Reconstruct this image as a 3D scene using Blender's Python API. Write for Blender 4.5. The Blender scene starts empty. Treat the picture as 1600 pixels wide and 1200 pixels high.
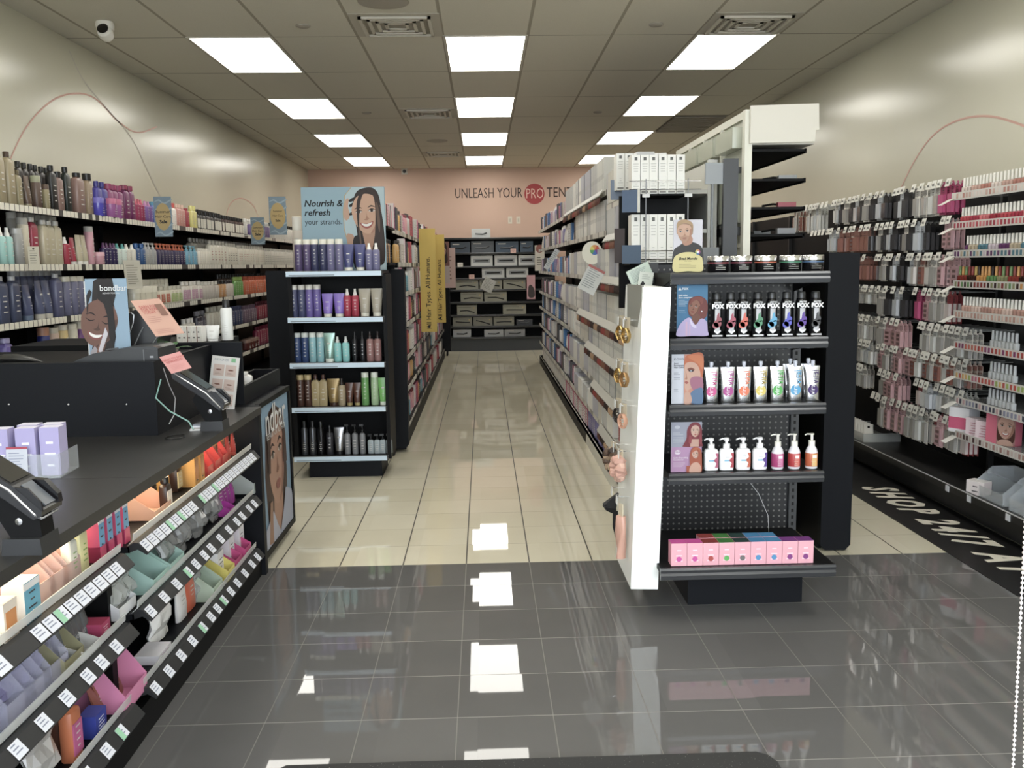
import bpy, math, random
from mathutils import Vector, Matrix
random.seed(7)
S = bpy.context.scene
COL = S.collection
PI = math.pi

# ------------------------------------------------------------------ camera
FPX = 1434.59; CH = 1.4277
RR = ((0.99942651, -0.03105578, -0.0134979), (0.01736605, 0.12786834, 0.9916391), (0.02907017, 0.99130481, -0.12833432))
cd = bpy.data.cameras.new('camera'); cam = bpy.data.objects.new('camera', cd); COL.objects.link(cam)
cd.sensor_fit = 'HORIZONTAL'; cd.sensor_width = 36.0; cd.lens = FPX * 36.0 / 1600; cd.clip_start = .05; cd.clip_end = 200
mw = Matrix(((RR[0][0], RR[1][0], -RR[2][0], 0), (RR[0][1], RR[1][1], -RR[2][1], 0), (RR[0][2], RR[1][2], -RR[2][2], CH), (0, 0, 0, 1)))
cam.matrix_world = mw
S.camera = cam

def at(u, v, ax, val):
    """point of the room seen at photo pixel (u,v) lying on the plane ax=val"""
    a = ((u-800)/FPX, -(v-600)/FPX, 1.0)
    d = [sum(a[i]*RR[i][k] for i in range(3)) for k in range(3)]
    o = (0, 0, CH); i = 'xyz'.index(ax); t = (val-o[i])/d[i]
    return tuple(o[k]+d[k]*t for k in range(3))
def X(u, y, v=500): return at(u, v, 'y', y)[0]
def Y(u, x, v=480): return at(u, v, 'x', x)[1]
def Z(u, v, y): return at(u, v, 'y', y)[2]

# ------------------------------------------------------------------ world, exposure
w = bpy.data.worlds.new('world'); S.world = w; w.use_nodes = True
w.node_tree.nodes['Background'].inputs[0].default_value = (.86, .93, 1, 1)
w.node_tree.nodes['Background'].inputs[1].default_value = 5.0
S.view_settings.view_transform = 'Standard'; S.view_settings.look = 'None'
S.view_settings.exposure = 0.5; S.view_settings.gamma = 1.0; S.view_settings.use_curve_mapping = False
PANEL_STRENGTH = 5.6

# ------------------------------------------------------------------ materials
MC = {}
SAT = .76      # the shop's prints and plastics are a little muted
def lin(h):
    h = h.lstrip('#'); c = [int(h[i:i+2], 16)/255 for i in (0, 2, 4)]
    return tuple(x/12.92 if x <= .04045 else ((x+.055)/1.055)**2.4 for x in c)+(1,)
def mat(h, rough=.45, metal=0.0, trans=0.0, emit=0.0, spec=.5, alpha=1.0, coat=0.0):
    k = (h, rough, metal, trans, emit, spec, alpha, coat)
    if k in MC: return MC[k]
    m = bpy.data.materials.new('surface_'+h); m.use_nodes = True
    b = m.node_tree.nodes['Principled BSDF']; I = b.inputs
    c = lin(h); L = .3*c[0]+.6*c[1]+.1*c[2]
    I['Base Color'].default_value = tuple(x*SAT+L*(1-SAT) for x in c[:3])+(1,); I['Roughness'].default_value = rough; I['Metallic'].default_value = metal
    I['Transmission Weight'].default_value = trans; I['Specular IOR Level'].default_value = spec; I['Alpha'].default_value = alpha
    I['Coat Weight'].default_value = coat; I['Coat Roughness'].default_value = .08
    if emit: I['Emission Color'].default_value = lin(h); I['Emission Strength'].default_value = emit
    MC[k] = m; return m
def nodes(name):
    m = bpy.data.materials.new(name); m.use_nodes = True; nt = m.node_tree
    return m, nt, nt.nodes['Principled BSDF']
def math_n(nt, op, a, b=None, c=None):
    n = nt.nodes.new('ShaderNodeMath'); n.operation = op
    for i, q in enumerate((a, b, c)):
        if q is None: continue
        if isinstance(q, (int, float)): n.inputs[i].default_value = q
        else: nt.links.new(q, n.inputs[i])
    return n.outputs[0]
def grid_fac(nt, co, px, ox, wx, py, oy, wy):
    """1 on grid lines. co: separate xyz outputs"""
    def line(c, p, o, wd):
        t = math_n(nt, 'SUBTRACT', c, o); t = math_n(nt, 'DIVIDE', t, p)
        t = math_n(nt, 'ADD', t, 100.5); t = math_n(nt, 'FRACT', t); t = math_n(nt, 'SUBTRACT', t, .5)
        t = math_n(nt, 'ABSOLUTE', t); return math_n(nt, 'LESS_THAN', t, wd/2/p)
    return line(co[0], px, ox, wx), line(co[1], py, oy, wy)
def coords(nt):
    g = nt.nodes.new('ShaderNodeNewGeometry'); s = nt.nodes.new('ShaderNodeSeparateXYZ')
    nt.links.new(g.outputs['Position'], s.inputs[0]); return g.outputs['Position'], s.outputs
def mixc(nt, f, a, b):
    n = nt.nodes.new('ShaderNodeMix'); n.data_type = 'RGBA'
    if isinstance(f, float): n.inputs[0].default_value = f
    else: nt.links.new(f, n.inputs[0])
    for i, q in ((6, a), (7, b)):
        if isinstance(q, tuple): n.inputs[i].default_value = q
        else: nt.links.new(q, n.inputs[i])
    return n.outputs[2]
def noise(nt, pos, scale, detail=3):
    n = nt.nodes.new('ShaderNodeTexNoise'); n.inputs['Scale'].default_value = scale; n.inputs['Detail'].default_value = detail
    nt.links.new(pos, n.inputs['Vector']); return n.outputs['Fac']

def floor_mat(name, c1, c2, gx, gy, wx, wy, rough, rnd, spec):
    m, nt, b = nodes(name); pos, co = coords(nt)
    lx, ly = grid_fac(nt, co, .305, -.1068, wx, .305, 4.295, wy)
    # per tile tone
    wn = nt.nodes.new('ShaderNodeTexWhiteNoise'); wn.noise_dimensions = '2D'
    cx = nt.nodes.new('ShaderNodeCombineXYZ')
    nt.links.new(math_n(nt, 'FLOOR', math_n(nt, 'DIVIDE', math_n(nt, 'ADD', co[0], 10+.1068), .305)), cx.inputs[0])
    nt.links.new(math_n(nt, 'FLOOR', math_n(nt, 'DIVIDE', math_n(nt, 'SUBTRACT', co[1], 4.295-30.5), .305)), cx.inputs[1])
    nt.links.new(cx.outputs[0], wn.inputs['Vector'])
    f = math_n(nt, 'ADD', math_n(nt, 'MULTIPLY', wn.outputs[0], rnd), math_n(nt, 'MULTIPLY', noise(nt, pos, 6, 6), 1-rnd))
    base = mixc(nt, f, lin(c1), lin(c2))
    base = mixc(nt, lx, base, lin(gx)); base = mixc(nt, ly, base, lin(gy))
    nt.links.new(base, b.inputs['Base Color'])
    r = math_n(nt, 'MULTIPLY', math_n(nt, 'MAXIMUM', lx, ly), .5); r = math_n(nt, 'ADD', r, rough)
    nt.links.new(r, b.inputs['Roughness'])
    # every tile lies very slightly out of level
    sc = nt.nodes.new('ShaderNodeSeparateColor'); nt.links.new(wn.outputs[1], sc.inputs[0])
    cn = nt.nodes.new('ShaderNodeCombineXYZ'); cn.inputs[2].default_value = 1
    nt.links.new(math_n(nt, 'MULTIPLY', math_n(nt, 'SUBTRACT', sc.outputs[0], .5), .007), cn.inputs[0])
    nt.links.new(math_n(nt, 'MULTIPLY', math_n(nt, 'SUBTRACT', sc.outputs[1], .5), .007), cn.inputs[1])
    nt.links.new(cn.outputs[0], b.inputs['Normal'])
    b.inputs['Specular IOR Level'].default_value = spec
    return m
M_BEIGE = floor_mat('beige_tile', 'cfc8b0', 'dcd6c2', '3a362e', '7d7663', .0065, .003, .02, .5, .32)
M_DARK = floor_mat('black_tile_with_glare', '5e5d5c', '696867', '6c6965', '8e8b86', .0035, .0035, .018, .6, .42)  # black tiles; daylight glare is put into the lighter grey base colour
def ceil_mat():
    m, nt, b = nodes('ceiling_tile'); pos, co = coords(nt)
    lx, ly = grid_fac(nt, co, .61, .35, .022, 1.22, 6.88, .012)
    f = noise(nt, pos, 120, 2)
    base = mixc(nt, f, lin('cfcabc'), lin('dad6c9'))
    base = mixc(nt, lx, base, lin('a39c8d')); base = mixc(nt, ly, base, lin('7d776a'))
    nt.links.new(base, b.inputs['Base Color']); b.inputs['Roughness'].default_value = .85
    return m
M_CEIL = ceil_mat()
def wall_mat(name, c1, c2, rough):
    m, nt, b = nodes(name); pos, co = coords(nt)
    nt.links.new(mixc(nt, noise(nt, pos, 1.2, 3), lin(c1), lin(c2)), b.inputs['Base Color'])
    b.inputs['Roughness'].default_value = rough
    bp = nt.nodes.new('ShaderNodeBump'); bp.inputs['Strength'].default_value = .02; bp.inputs['Distance'].default_value = .01
    nt.links.new(noise(nt, pos, 60, 2), bp.inputs['Height']); nt.links.new(bp.outputs[0], b.inputs['Normal'])
    return m
M_WALL = wall_mat('greige_wallpaper', 'c2bfab', 'cac7b4', .22)
M_PINK = wall_mat('peach_paint', 'c9aa98', 'ceb09e', .6)
def peg_mat():
    m, nt, b = nodes('black_pegboard'); pos, co = coords(nt)
    def d(c):
        t = math_n(nt, 'FRACT', math_n(nt, 'DIVIDE', math_n(nt, 'ADD', c, 20), .0254)); t = math_n(nt, 'SUBTRACT', t, .5)
        return math_n(nt, 'MULTIPLY', t, t)
    h = math_n(nt, 'ADD', math_n(nt, 'MAXIMUM', d(co[0]), d(co[0])), d(co[2]))
    hole = math_n(nt, 'LESS_THAN', h, .03)
    nt.links.new(mixc(nt, hole, lin('1d1d1e'), lin('6c6a66')), b.inputs['Base Color']); b.inputs['Roughness'].default_value = .35
    return m
M_PEG = peg_mat()
def rubber():
    m, nt, b = nodes('speckled_rubber'); pos, co = coords(nt)
    f = math_n(nt, 'GREATER_THAN', noise(nt, pos, 260, 2), .72)
    nt.links.new(mixc(nt, f, lin('2a2a29'), lin('8d8b86')), b.inputs['Base Color']); b.inputs['Roughness'].default_value = .9
    return m
BLACK = mat('111112', .5, spec=.12); BLK2 = mat('1a1b1c', .5); NAVY = mat('14161b', .5, spec=.15); GREYM = mat('55575a', .4, .3)
CHARC = mat('54565a', .26, .6); WHITE = mat('ece8dc', .4); PWHITE = mat('f2f5f0', .35); CHROME = mat('d8d8d8', .12, 1.0)
STRIP = mat('b9d0e2', .35); PAPER = mat('e6e2d8', .6); INK = mat('202022', .6); TAG = mat('e9e6da', .5)
CLEAR = mat('f4f8fa', .04, trans=1.0, spec=.5); ACRYL = mat('dfe6ea', .08, alpha=.22, spec=.7); GOLD = mat('d9b66a', .22, 1.0)
SILVER = mat('c9cacc', .22, .95)

# ------------------------------------------------------------------ geometry
class G:
    def __init__(s): s.v = []; s.f = []; s.mi = []; s.mats = []; s.sm = []
    def _m(s, m):
        if m not in s.mats: s.mats.append(m)
        return s.mats.index(m)
    def add(s, vs, fs, m, smooth=False, T=None):
        o = len(s.v); i = s._m(m)
        for p in vs: s.v.append(tuple(T @ Vector(p)) if T else tuple(p))
        for f in fs: s.f.append([o+k for k in f]); s.mi.append(i); s.sm.append(smooth)
        return s
    def box(s, x0, x1, y0, y1, z0, z1, m, T=None):
        vs = [(x, y, z) for z in (z0, z1) for y in (y0, y1) for x in (x0, x1)]
        return s.add(vs, [(0, 2, 3, 1), (4, 5, 7, 6), (0, 1, 5, 4), (2, 6, 7, 3), (0, 4, 6, 2), (1, 3, 7, 5)], m, False, T)
    def loft(s, secs, m, smooth=True, cap=True, T=None):
        n = len(secs[0]); vs = [p for q in secs for p in q]; fs = []
        for j in range(len(secs)-1):
            for i in range(n):
                a = j*n+i; b = j*n+(i+1) % n; fs.append((a, b, b+n, a+n))
        if cap: fs.append(tuple(reversed(range(n)))); fs.append(tuple((len(secs)-1)*n+i for i in range(n)))
        return s.add(vs, fs, m, smooth, T)
    def lathe(s, prof, m, n=14, sq=1.0, e=1.0, cx=0, cy=0, T=None, smooth=True):
        """prof: (r,z); sq: y squash; e<1: squarer"""
        secs = []
        for r, z in prof:
            q = []
            for i in range(n):
                a = 2*PI*(i+.5)/n; c, d = math.cos(a), math.sin(a)
                q.append((cx+r*math.copysign(abs(c)**e, c), cy+r*sq*math.copysign(abs(d)**e, d), z))
            secs.append(q)
        return s.loft(secs, m, smooth, True, T)
    def tube(s, path, r, m, n=6, T=None):
        secs = []; P = [Vector(p) for p in path]
        for i, p in enumerate(P):
            t = (P[min(i+1, len(P)-1)]-P[max(i-1, 0)]).normalized()
            a = t.orthogonal().normalized() if i == 0 else (u-t*u.dot(t)).normalized()
            u = a; b = t.cross(a)
            secs.append([tuple(p+a*r*math.cos(2*PI*k/n)+b*r*math.sin(2*PI*k/n)) for k in range(n)])
        return s.loft(secs, m, True, True, T)
    def prism(s, pts, axis, a, b, m, T=None, smooth=False):
        """extrude a 2D outline; axis 'x','y','z' from a to b"""
        def mk(p, q): return {'x': (q, p[0], p[1]), 'y': (p[0], q, p[1]), 'z': (p[0], p[1], q)}[axis]
        return s.loft([[mk(p, a) for p in pts], [mk(p, b) for p in pts]], m, smooth, True, T)
    def quad(s, pts, m, T=None): return s.add(pts, [tuple(range(len(pts)))], m, False, T)
    def text(s, t, size, m, T, align='CENTER', bold=0.0, shear=0.0, depth=.0006):
        vs, fs = glyphs(t, align, bold, shear)
        return s.add([(x*size, y*size, depth) for x, y in vs], fs, m, False, T)
    def merge(s, o):
        for k, f in enumerate(o.f): pass
        off = len(s.v); s.v += o.v
        for f, mi, sm in zip(o.f, o.mi, o.sm): s.f.append([off+k for k in f]); s.mi.append(s._m(o.mats[mi])); s.sm.append(sm)
        return s
    def mesh(s, name):
        me = bpy.data.meshes.new(name); me.from_pydata(s.v, [], s.f)
        for m in s.mats: me.materials.append(m)
        me.polygons.foreach_set('material_index', s.mi); me.polygons.foreach_set('use_smooth', s.sm)
        me.update()
        if any(s.sm): me.set_sharp_from_angle(angle=math.radians(38))
        return me
GC = {}
def glyphs(t, align, bold, shear):
    k = (t, align, bold, shear)
    if k not in GC:
        c = bpy.data.curves.new('lettering', 'FONT'); c.body = t; c.align_x = align; c.align_y = 'CENTER'
        c.offset = bold; c.space_character = 1.38 if bold > .028 and shear > .25 else 1.0; c.shear = shear; c.resolution_u = 2; c.size = 1.0
        o = bpy.data.objects.new('lettering', c); COL.objects.link(o)
        bpy.context.view_layer.update()
        me = bpy.data.meshes.new_from_object(o.evaluated_get(bpy.context.evaluated_depsgraph_get()))
        GC[k] = ([(v.co.x, v.co.y) for v in me.vertices], [tuple(p.vertices) for p in me.polygons])
        bpy.data.objects.remove(o); bpy.data.curves.remove(c); bpy.data.meshes.remove(me)
    return GC[k]
def Tm(loc, rz=0, rx=0, ry=0, s=1): return Matrix.Translation(loc) @ Matrix.Rotation(rz, 4, 'Z') @ Matrix.Rotation(ry, 4, 'Y') @ Matrix.Rotation(rx, 4, 'X') @ Matrix.Scale(s, 4)
FRONT = Matrix.Rotation(PI/2, 4, 'X')       # drawing plane xy -> standing, facing -y
def obj(name, g, parent=None, loc=None, rz=0, rot=None, label=None):
    me = g if isinstance(g, bpy.types.Mesh) else g.mesh(name)
    o = bpy.data.objects.new(name, me); COL.objects.link(o)
    if parent: o.parent = parent
    if loc: o.location = loc
    if rz: o.rotation_euler = (0, 0, rz)
    if rot: o.rotation_euler = rot
    if label: o['label'] = label
    return o
def tag(o, label, cat, group=None, kind=None):
    n = len(label.split())
    if not 4 <= n <= 16: print('LABEL WORDS', n, label)
    o['label'] = label; o['category'] = cat
    if group: o['group'] = group
    if kind: o['kind'] = kind
    return o
def thing(name, label, cat, loc=(0, 0, 0), rz=0, group=None, rot=None):
    o = bpy.data.objects.new(name, None); COL.objects.link(o); o.empty_display_size = .05
    o.location = loc; o.rotation_euler = rot or (0, 0, rz); tag(o, label, cat, group); return o
def struct(name, g, label=None):
    o = obj(name, g); o['kind'] = 'structure'
    if label: o['label'] = label
    return o

PC = {}; MK = {}; FLUSH = [0]; LATER = {'product_bottle': [], 'product_box': [], 'carded_pack': []}
def put(key, make, loc, rz, name, label, cat, group=None, detail=True, rot=None):
    """place one product: parts as children (detail) or one mesh"""
    if name in LATER and not FLUSH[0]:
        if key not in MK and make: MK[key] = make
        LATER[name].append((key, make or MK[key], loc, rz, name, label, cat, group, detail, rot)); return None
    if key not in PC:
        parts = make()
        if detail: PC[key] = [(n, g.mesh(n)) for n, g in parts]
        else:
            q = G()
            for n, g in parts: q.merge(g)
            PC[key] = q.mesh(name)
    d = PC[key]
    if isinstance(d, list) and len(d) > 1:
        r = thing(name, label, cat, loc, rz, group, rot)
        for n, me in d: obj(n, me, r)
    else:
        me = d[0][1] if isinstance(d, list) else d
        r = obj(name, me, None, loc, rz, rot); tag(r, label, cat, group)
    return r

# ------------------------------------------------------------------ product kinds (front faces -y, base at z=0)
LMK = mat('c4c0b8', .5); DMK = mat('3a3638', .5)
def marks(g, w, yf, z0, z1, m, n=4, seed=0):
    r = random.Random(seed)
    for i in range(n):
        z = z0+(z1-z0)*(i+.5)/n; ww = w*(.3+.6*r.random()); h = (z1-z0)/n*.2
        g.box(-ww/2, ww/2, yf-.0007, yf+.002, z-h/2, z+h/2, m)
def k_cyl(wd, h, body, cap, caph=.18, mk=None, n=12, rough=.35):        # straight bottle, full width cap
    def f():
        r = wd/2; hb = h*(1-caph); b = G(); c = G(); B = mat(body, rough)
        b.lathe([(r*.93, 0), (r, .004), (r, hb-.004), (r*.93, hb)], B, n)
        c.lathe([(r*.95, hb+.0005), (r*.95, h-.003), (r*.88, h)], mat(cap, .3), n)
        marks(b, wd*.35, -r, hb*.2, hb*.85, mat(mk, .5) if mk else LMK, 5, int(wd*1e4))
        return [('body', b), ('cap', c)]
    return f
def k_bot(wd, h, body, cap, caph=.14, capw=.5, mk=None, sq=.62, e=.42, lab=None, rough=.35):  # shouldered flat bottle
    def f():
        r = wd/2; hb = h*(1-caph); b = G(); c = G(); B = mat(body, rough)
        b.lathe([(r*.93, 0), (r, .005), (r, hb*.86), (r*.9, hb*.93), (r*capw*.8, hb)], B, 12, sq, e)
        c.lathe([(r*capw, hb), (r*capw, h-.002), (r*capw*.9, h)], mat(cap, .3), 10)
        if lab: b.box(-r*.82, r*.82, -r*sq-.001, -r*sq+.003, hb*.12, hb*.72, mat(lab, .5))
        marks(b, wd*.5, -r*sq-.001, hb*.2, hb*.7, mat(mk, .5) if mk else LMK, 4, int(wd*1e4))
        return [('body', b), ('cap', c)]
    return f
def k_tube(wd, h, body, cap, caph=.13, mk=None, rough=.3, metal=0):     # squeeze tube standing on its cap
    def f():
        b = G(); c = G(); r = wd/2; hc = h*caph; secs = []
        for t, rx, ry in ((0, .74, .74), (.04, .78, .78), (.35, .86, .62), (.7, .95, .32), (.93, 1, .07), (1, 1, .03)):
            secs.append([(r*rx*math.cos(2*PI*i/14), r*ry*math.sin(2*PI*i/14), hc+(h-hc)*t) for i in range(14)])
        b.loft(secs, mat(body, rough, metal)); c.lathe([(r*.7, 0), (r*.72, hc-.001)], mat(cap, .3), 14)
        marks(b, wd*.4, -r*.66, h*.3, h*.45, mat(mk, .5) if mk else LMK, 2, 3)
        g2 = mat(mk, .5) if mk else LMK
        b.box(-wd*.14, wd*.14, -r*.45-.001, -r*.45+.004, h*.62, h*.66, g2)
        return [('tube', b), ('cap', c)]
    return f
def k_spray(wd, h, body, noz, mk=None, n=12):
    def f():
        b = G(); c = G(); r = wd/2; hb = h*.76
        b.lathe([(r*.93, 0), (r, .004), (r, hb*.94), (r*.75, hb)], mat(body, .35), n)
        c.lathe([(r*.52, hb), (r*.5, hb+(h-hb)*.35), (r*.34, hb+(h-hb)*.5), (r*.3, h)], mat(noz, .3), 10)
        marks(b, wd*.45, -r, hb*.25, hb*.85, mat(mk, .5) if mk else LMK, 4, 9)
        return [('body', b), ('nozzle', c)]
    return f
def k_pump(wd, h, body, pump, mk=None, lab=None, sq=.6, e=.5, rough=.35):
    def f():
        b = G(); c = G(); r = wd/2; hb = h*.72; P = mat(pump, .3)
        b.lathe([(r*.93, 0), (r, .006), (r, hb*.86), (r*.85, hb*.95), (r*.4, hb)], mat(body, rough), 12, sq, e)
        if lab: b.box(-r*.85, r*.85, -r*sq-.001, -r*sq+.003, hb*.1, hb*.75, mat(lab, .5))
        c.lathe([(r*.42, hb), (r*.42, hb+h*.09), (r*.2, hb+h*.1), (r*.2, h-.01)], P, 10)
        c.box(-r*.95, r*.35, -r*.16, r*.16, h-.014, h, P)
        marks(b, wd*.5, -r*sq-.001, hb*.2, hb*.7, mat(mk, .5) if mk else LMK, 4, 5)
        return [('body', b), ('pump', c)]
    return f
def k_jar(wd, h, body, lid, band=None, lidm=0.0, lidh=.3):
    def f():
        b = G(); c = G(); r = wd/2; hb = h*(1-lidh)
        b.lathe([(r*.9, 0), (r*.97, .004), (r*.97, hb)], mat(body, .15), 18)
        if band: b.lathe([(r*.985, hb*.78), (r*.985, hb*.88)], mat(band, .3), 18)
        c.lathe([(r, hb), (r, h-.003), (r*.96, h)], mat(lid, .2 if lidm else .35, lidm), 18)
        marks(b, wd*.5, -r*.985, hb*.2, hb*.7, LMK, 3, 2)
        return [('body', b), ('lid', c)]
    return f
def k_box(wd, dp, h, front, top=None, side=None, mk=None, dot=None, win=None, bar=None, lines=5, rough=.5):
    def f():
        g = G(); F = mat(front, rough); T_ = mat(top or front, rough); Sd = mat(side or front, rough); x, y = wd/2, dp/2
        vs = [(a, b, c) for c in (0, h) for b in (-y, y) for a in (-x, x)]
        g.add(vs, [(0, 1, 5, 4), (2, 6, 7, 3)], F); g.add(vs, [(0, 2, 3, 1), (4, 5, 7, 6)], T_); g.add(vs, [(0, 4, 6, 2), (1, 3, 7, 5)], Sd)
        K = mat(mk, .5) if mk else DMK
        if lines: marks(g, wd*.7, -y, h*.1, h*.8, K, lines, int(h*1e4))
        if bar: g.box(-x, x, -y-.0008, -y+.001, h*.82, h*.98, mat(bar, .5))
        if dot: g.prism([(wd*.17*math.cos(a*PI/8), h*.3+wd*.17*math.sin(a*PI/8)) for a in range(16)], 'y', -y-.001, -y+.001, mat(dot, .4))
        if win: g.box(-x*.75, x*.75, -y-.001, -y+.001, h*.2, h*.75, mat(win, .25))
        return [('carton', g)]
    return f
def k_can(wd, h, body, cap, mk=None, n=12, metal=.3):
    def f():
        b = G(); c = G(); r = wd/2; hb = h*.8
        b.lathe([(r*.95, 0), (r, .004), (r, hb*.95), (r*.8, hb)], mat(body, .3, metal), n)
        c.lathe([(r*.6, hb), (r*.58, h-.003), (r*.5, h)], mat(cap, .35), n)
        marks(b, wd*.5, -r, hb*.15, hb*.5, mat(mk, .5) if mk else LMK, 5, 8)
        return [('can', b), ('cap', c)]
    return f
def k_card(wd, h, card, blis=None, top=None, th=.018, mk=None, win=None):   # carded pack; origin at its hang hole
    def f():
        g = G(); x = wd/2
        g.prism([(-x, -h), (x, -h), (x, -.012), (x*.4, 0), (x*.3, .018), (-x*.3, .018), (-x*.4, 0), (-x, -.012)], 'y', -.001, .0015, mat(card, .45))
        if top: g.box(-x*.9, x*.9, -.0022, 0, -h*.24, -h*.06, mat(top, .45))
        if blis: g.box(-x*.78, x*.78, -th, -.001, -h*.93, -h*.32, mat(blis, .2, 0, 0, 0, .6, 1, .5))
        if win:
            for i in range(3): g.box(-x*.5, x*.5, -th-.001, -th+.001, -h*(.84-.17*i), -h*(.74-.17*i), mat(win, .35))
        marks(g, wd*.6, -.0015, -h*.3, -h*.05, mat(mk, .5) if mk else DMK, 3, 4)
        return [('card', g)]
    return f
NM = {'cyl': ('shampoo_bottle', 'bottle'), 'bot': ('product_bottle', 'bottle'), 'tube': ('squeeze_tube', 'tube'), 'spray': ('spray_bottle', 'bottle'),
      'pump': ('pump_bottle', 'bottle'), 'jar': ('product_jar', 'jar'), 'box': ('product_box', 'box'), 'can': ('aerosol_can', 'can')}
KF = {'cyl': k_cyl, 'bot': k_bot, 'tube': k_tube, 'spray': k_spray, 'pump': k_pump, 'jar': k_jar, 'can': k_can}
def run(kind, a, b, line, z, wd, h, args, label, group, axis='y', rz=0, detail=False, gap=.004, kw=None, jit=.004, rows=1, depth=None, dn=1, name=None):
    """items side by side from a to b along axis; line = the other coordinate; rows behind go by dn"""
    kw = kw or {}
    key = (kind, wd, h, tuple(args), tuple(sorted(kw.items())), detail)
    mk = k_box(wd, depth or wd*.8, h, *args, **kw) if kind == 'box' else KF[kind](wd, h, *args, **kw)
    nm, cat = NM[kind]; nm = name or nm
    n = max(1, int((b-a)/(wd+gap))); st = (b-a)/n
    dd = (depth or wd)+.008
    for r in range(rows):
        for i in range(n):
            p = a+(i+.5)*st; q = line+dn*r*dd+random.uniform(-jit, jit)
            loc = (q, p, z) if axis == 'y' else (p, q, z)
            lb = label if r == 0 else label.replace('front row', 'row behind')
            put(key, mk, loc, rz+random.uniform(-.06, .06), nm, lb, cat, group, detail)

# ================================================================== THE ROOM
XL, XR, YB, YF, ZC = -2.93, 3.04, 15.9, -.9, 3.069
g = G(); g.quad([(XL, 4.295, 0), (XR, 4.295, 0), (XR, YB, 0), (XL, YB, 0)], M_BEIGE); struct('floor', g, 'beige glossy tile floor of the shop')
g = G(); g.quad([(XL, YF, 0), (XR, YF, 0), (XR, 4.295, 0), (XL, 4.295, 0)], M_DARK); struct('floor', g, 'black glossy tile floor at the entrance, daylight glare in its grey')
g = G(); g.box(XL-.1, XR+.1, YF, YB+.1, ZC, ZC+.08, M_CEIL); struct('ceiling', g)
g = G(); g.box(XL-.1, XL, YF, YB, 0, ZC, M_WALL); struct('wall_left', g)
g = G(); g.box(XR, XR+.1, YF, YB, 0, ZC, M_WALL); struct('wall_right', g)
g = G(); g.box(XL-.1, XR+.1, YB, YB+.1, 0, ZC, M_PINK); struct('wall_back', g)
g = G()   # storefront behind the camera: low sill, header, mullions
for a, b, c, d in ((XL, XR, 2.75, ZC), (XL, -1.0, 0, .35), (1.0, XR, 0, .35), (XL, XL+.12, 0, ZC), (XR-.12, XR, 0, ZC), (-1.06, -1.0, 0, ZC), (1.0, 1.06, 0, ZC)):
    g.box(a, b, YF-.1, YF, c, d, mat('8f8f8c', .5))
struct('wall_front', g)
g = G(); g.box(-12, 12, -14, YF-.1, -.12, -.02, mat('b7b4ad', .9)); struct('trim_1', g, 'pavement outside the shop')
# thin curved line drawings on the side walls
def ribbon(xw, pts, wd, m, sgn):
    g = G(); P = []
    for i in range(len(pts)-1):           # catmull rom through (y,z)
        p0, p1, p2, p3 = pts[max(i-1, 0)], pts[i], pts[i+1], pts[min(i+2, len(pts)-1)]
        for k in range(8):
            t = k/8; P.append([.5*((2*p1[j])+(-p0[j]+p2[j])*t+(2*p0[j]-5*p1[j]+4*p2[j]-p3[j])*t*t+(-p0[j]+3*p1[j]-3*p2[j]+p3[j])*t**3) for j in (0, 1)])
    P.append(list(pts[-1]))
    for i in range(len(P)-1):
        (y0, z0), (y1, z1) = P[i], P[i+1]; L = math.hypot(y1-y0, z1-z0) or 1; ny, nz = -(z1-z0)/L*wd/2, (y1-y0)/L*wd/2
        g.quad([(xw+sgn*.0015, y0+ny, z0+nz), (xw+sgn*.0015, y1+ny, z1+nz), (xw+sgn*.0015, y1-ny, z1-nz), (xw+sgn*.0015, y0-ny, z0-nz)], m)
    return g
def wl(px, xw): return [at(u, v, 'x', xw)[1:] for u, v in px]
CORAL = mat('d09c88', .5); GRYL = mat('a79f90', .5)
struct('trim_2', ribbon(XL, wl([(10, 262), (40, 200), (80, 158), (118, 146), (150, 155), (185, 190), (215, 207), (245, 198)], XL), .013, CORAL, 1), 'thin coral curve drawn on the left wall')
struct('trim_3', ribbon(XL, wl([(108, 80), (130, 125), (165, 168), (205, 215), (232, 270), (262, 330)], XL), .012, GRYL, 1), 'thin grey line drawn on the left wall')
struct('trim_4', ribbon(XR, wl([(1405, 300), (1430, 250), (1460, 210), (1500, 187), (1550, 182), (1610, 200)], XR), .014, CORAL, -1), 'thin coral arc drawn on the right wall')
struct('trim_5', ribbon(XL, wl([(352, 345), (360, 318), (378, 310), (396, 322), (405, 345)], XL), .015, CORAL, 1), 'small coral arc drawn on the left wall')

# lettering on the back wall
lt = thing('wall_lettering', 'thin dark capital lettering with a red disc across the peach back wall', 'sign', (0, YB-.002, 0))
g = G(); yb = 0; c1 = at(710, 303, 'y', YB); c2 = at(819, 303, 'y', YB); k0 = at(835, 303, 'y', YB); c3 = at(852, 303, 'y', YB)
DK = mat('43302c', .6)
def fit(gg, t, x0, x1, z, m, size, depth=.002, align='LEFT'):
    vs, _ = glyphs(t, 'LEFT', 0, 0); wd = max(a for a, b in vs)*size; sx = (x1-x0)/wd
    gg.text(t, size, m, Matrix.Translation((x0, -depth, z)) @ Matrix.Diagonal((sx, 1, 1, 1)) @ FRONT, 'LEFT')
fit(g, 'UNLEASH YOUR', c1[0], c2[0]-.03, c1[2], DK, .235); fit(g, 'TENTIAL', c3[0]+.02, c3[0]+.72, c1[2], DK, .235)
obj('letters', g, lt)
g = G(); g.prism([(k0[0]+.172*math.cos(a*PI/24), k0[2]+.172*math.sin(a*PI/24)) for a in range(48)], 'y', -.004, 0, mat('b3262b', .5)); dk = obj('disc', g, lt)
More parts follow.
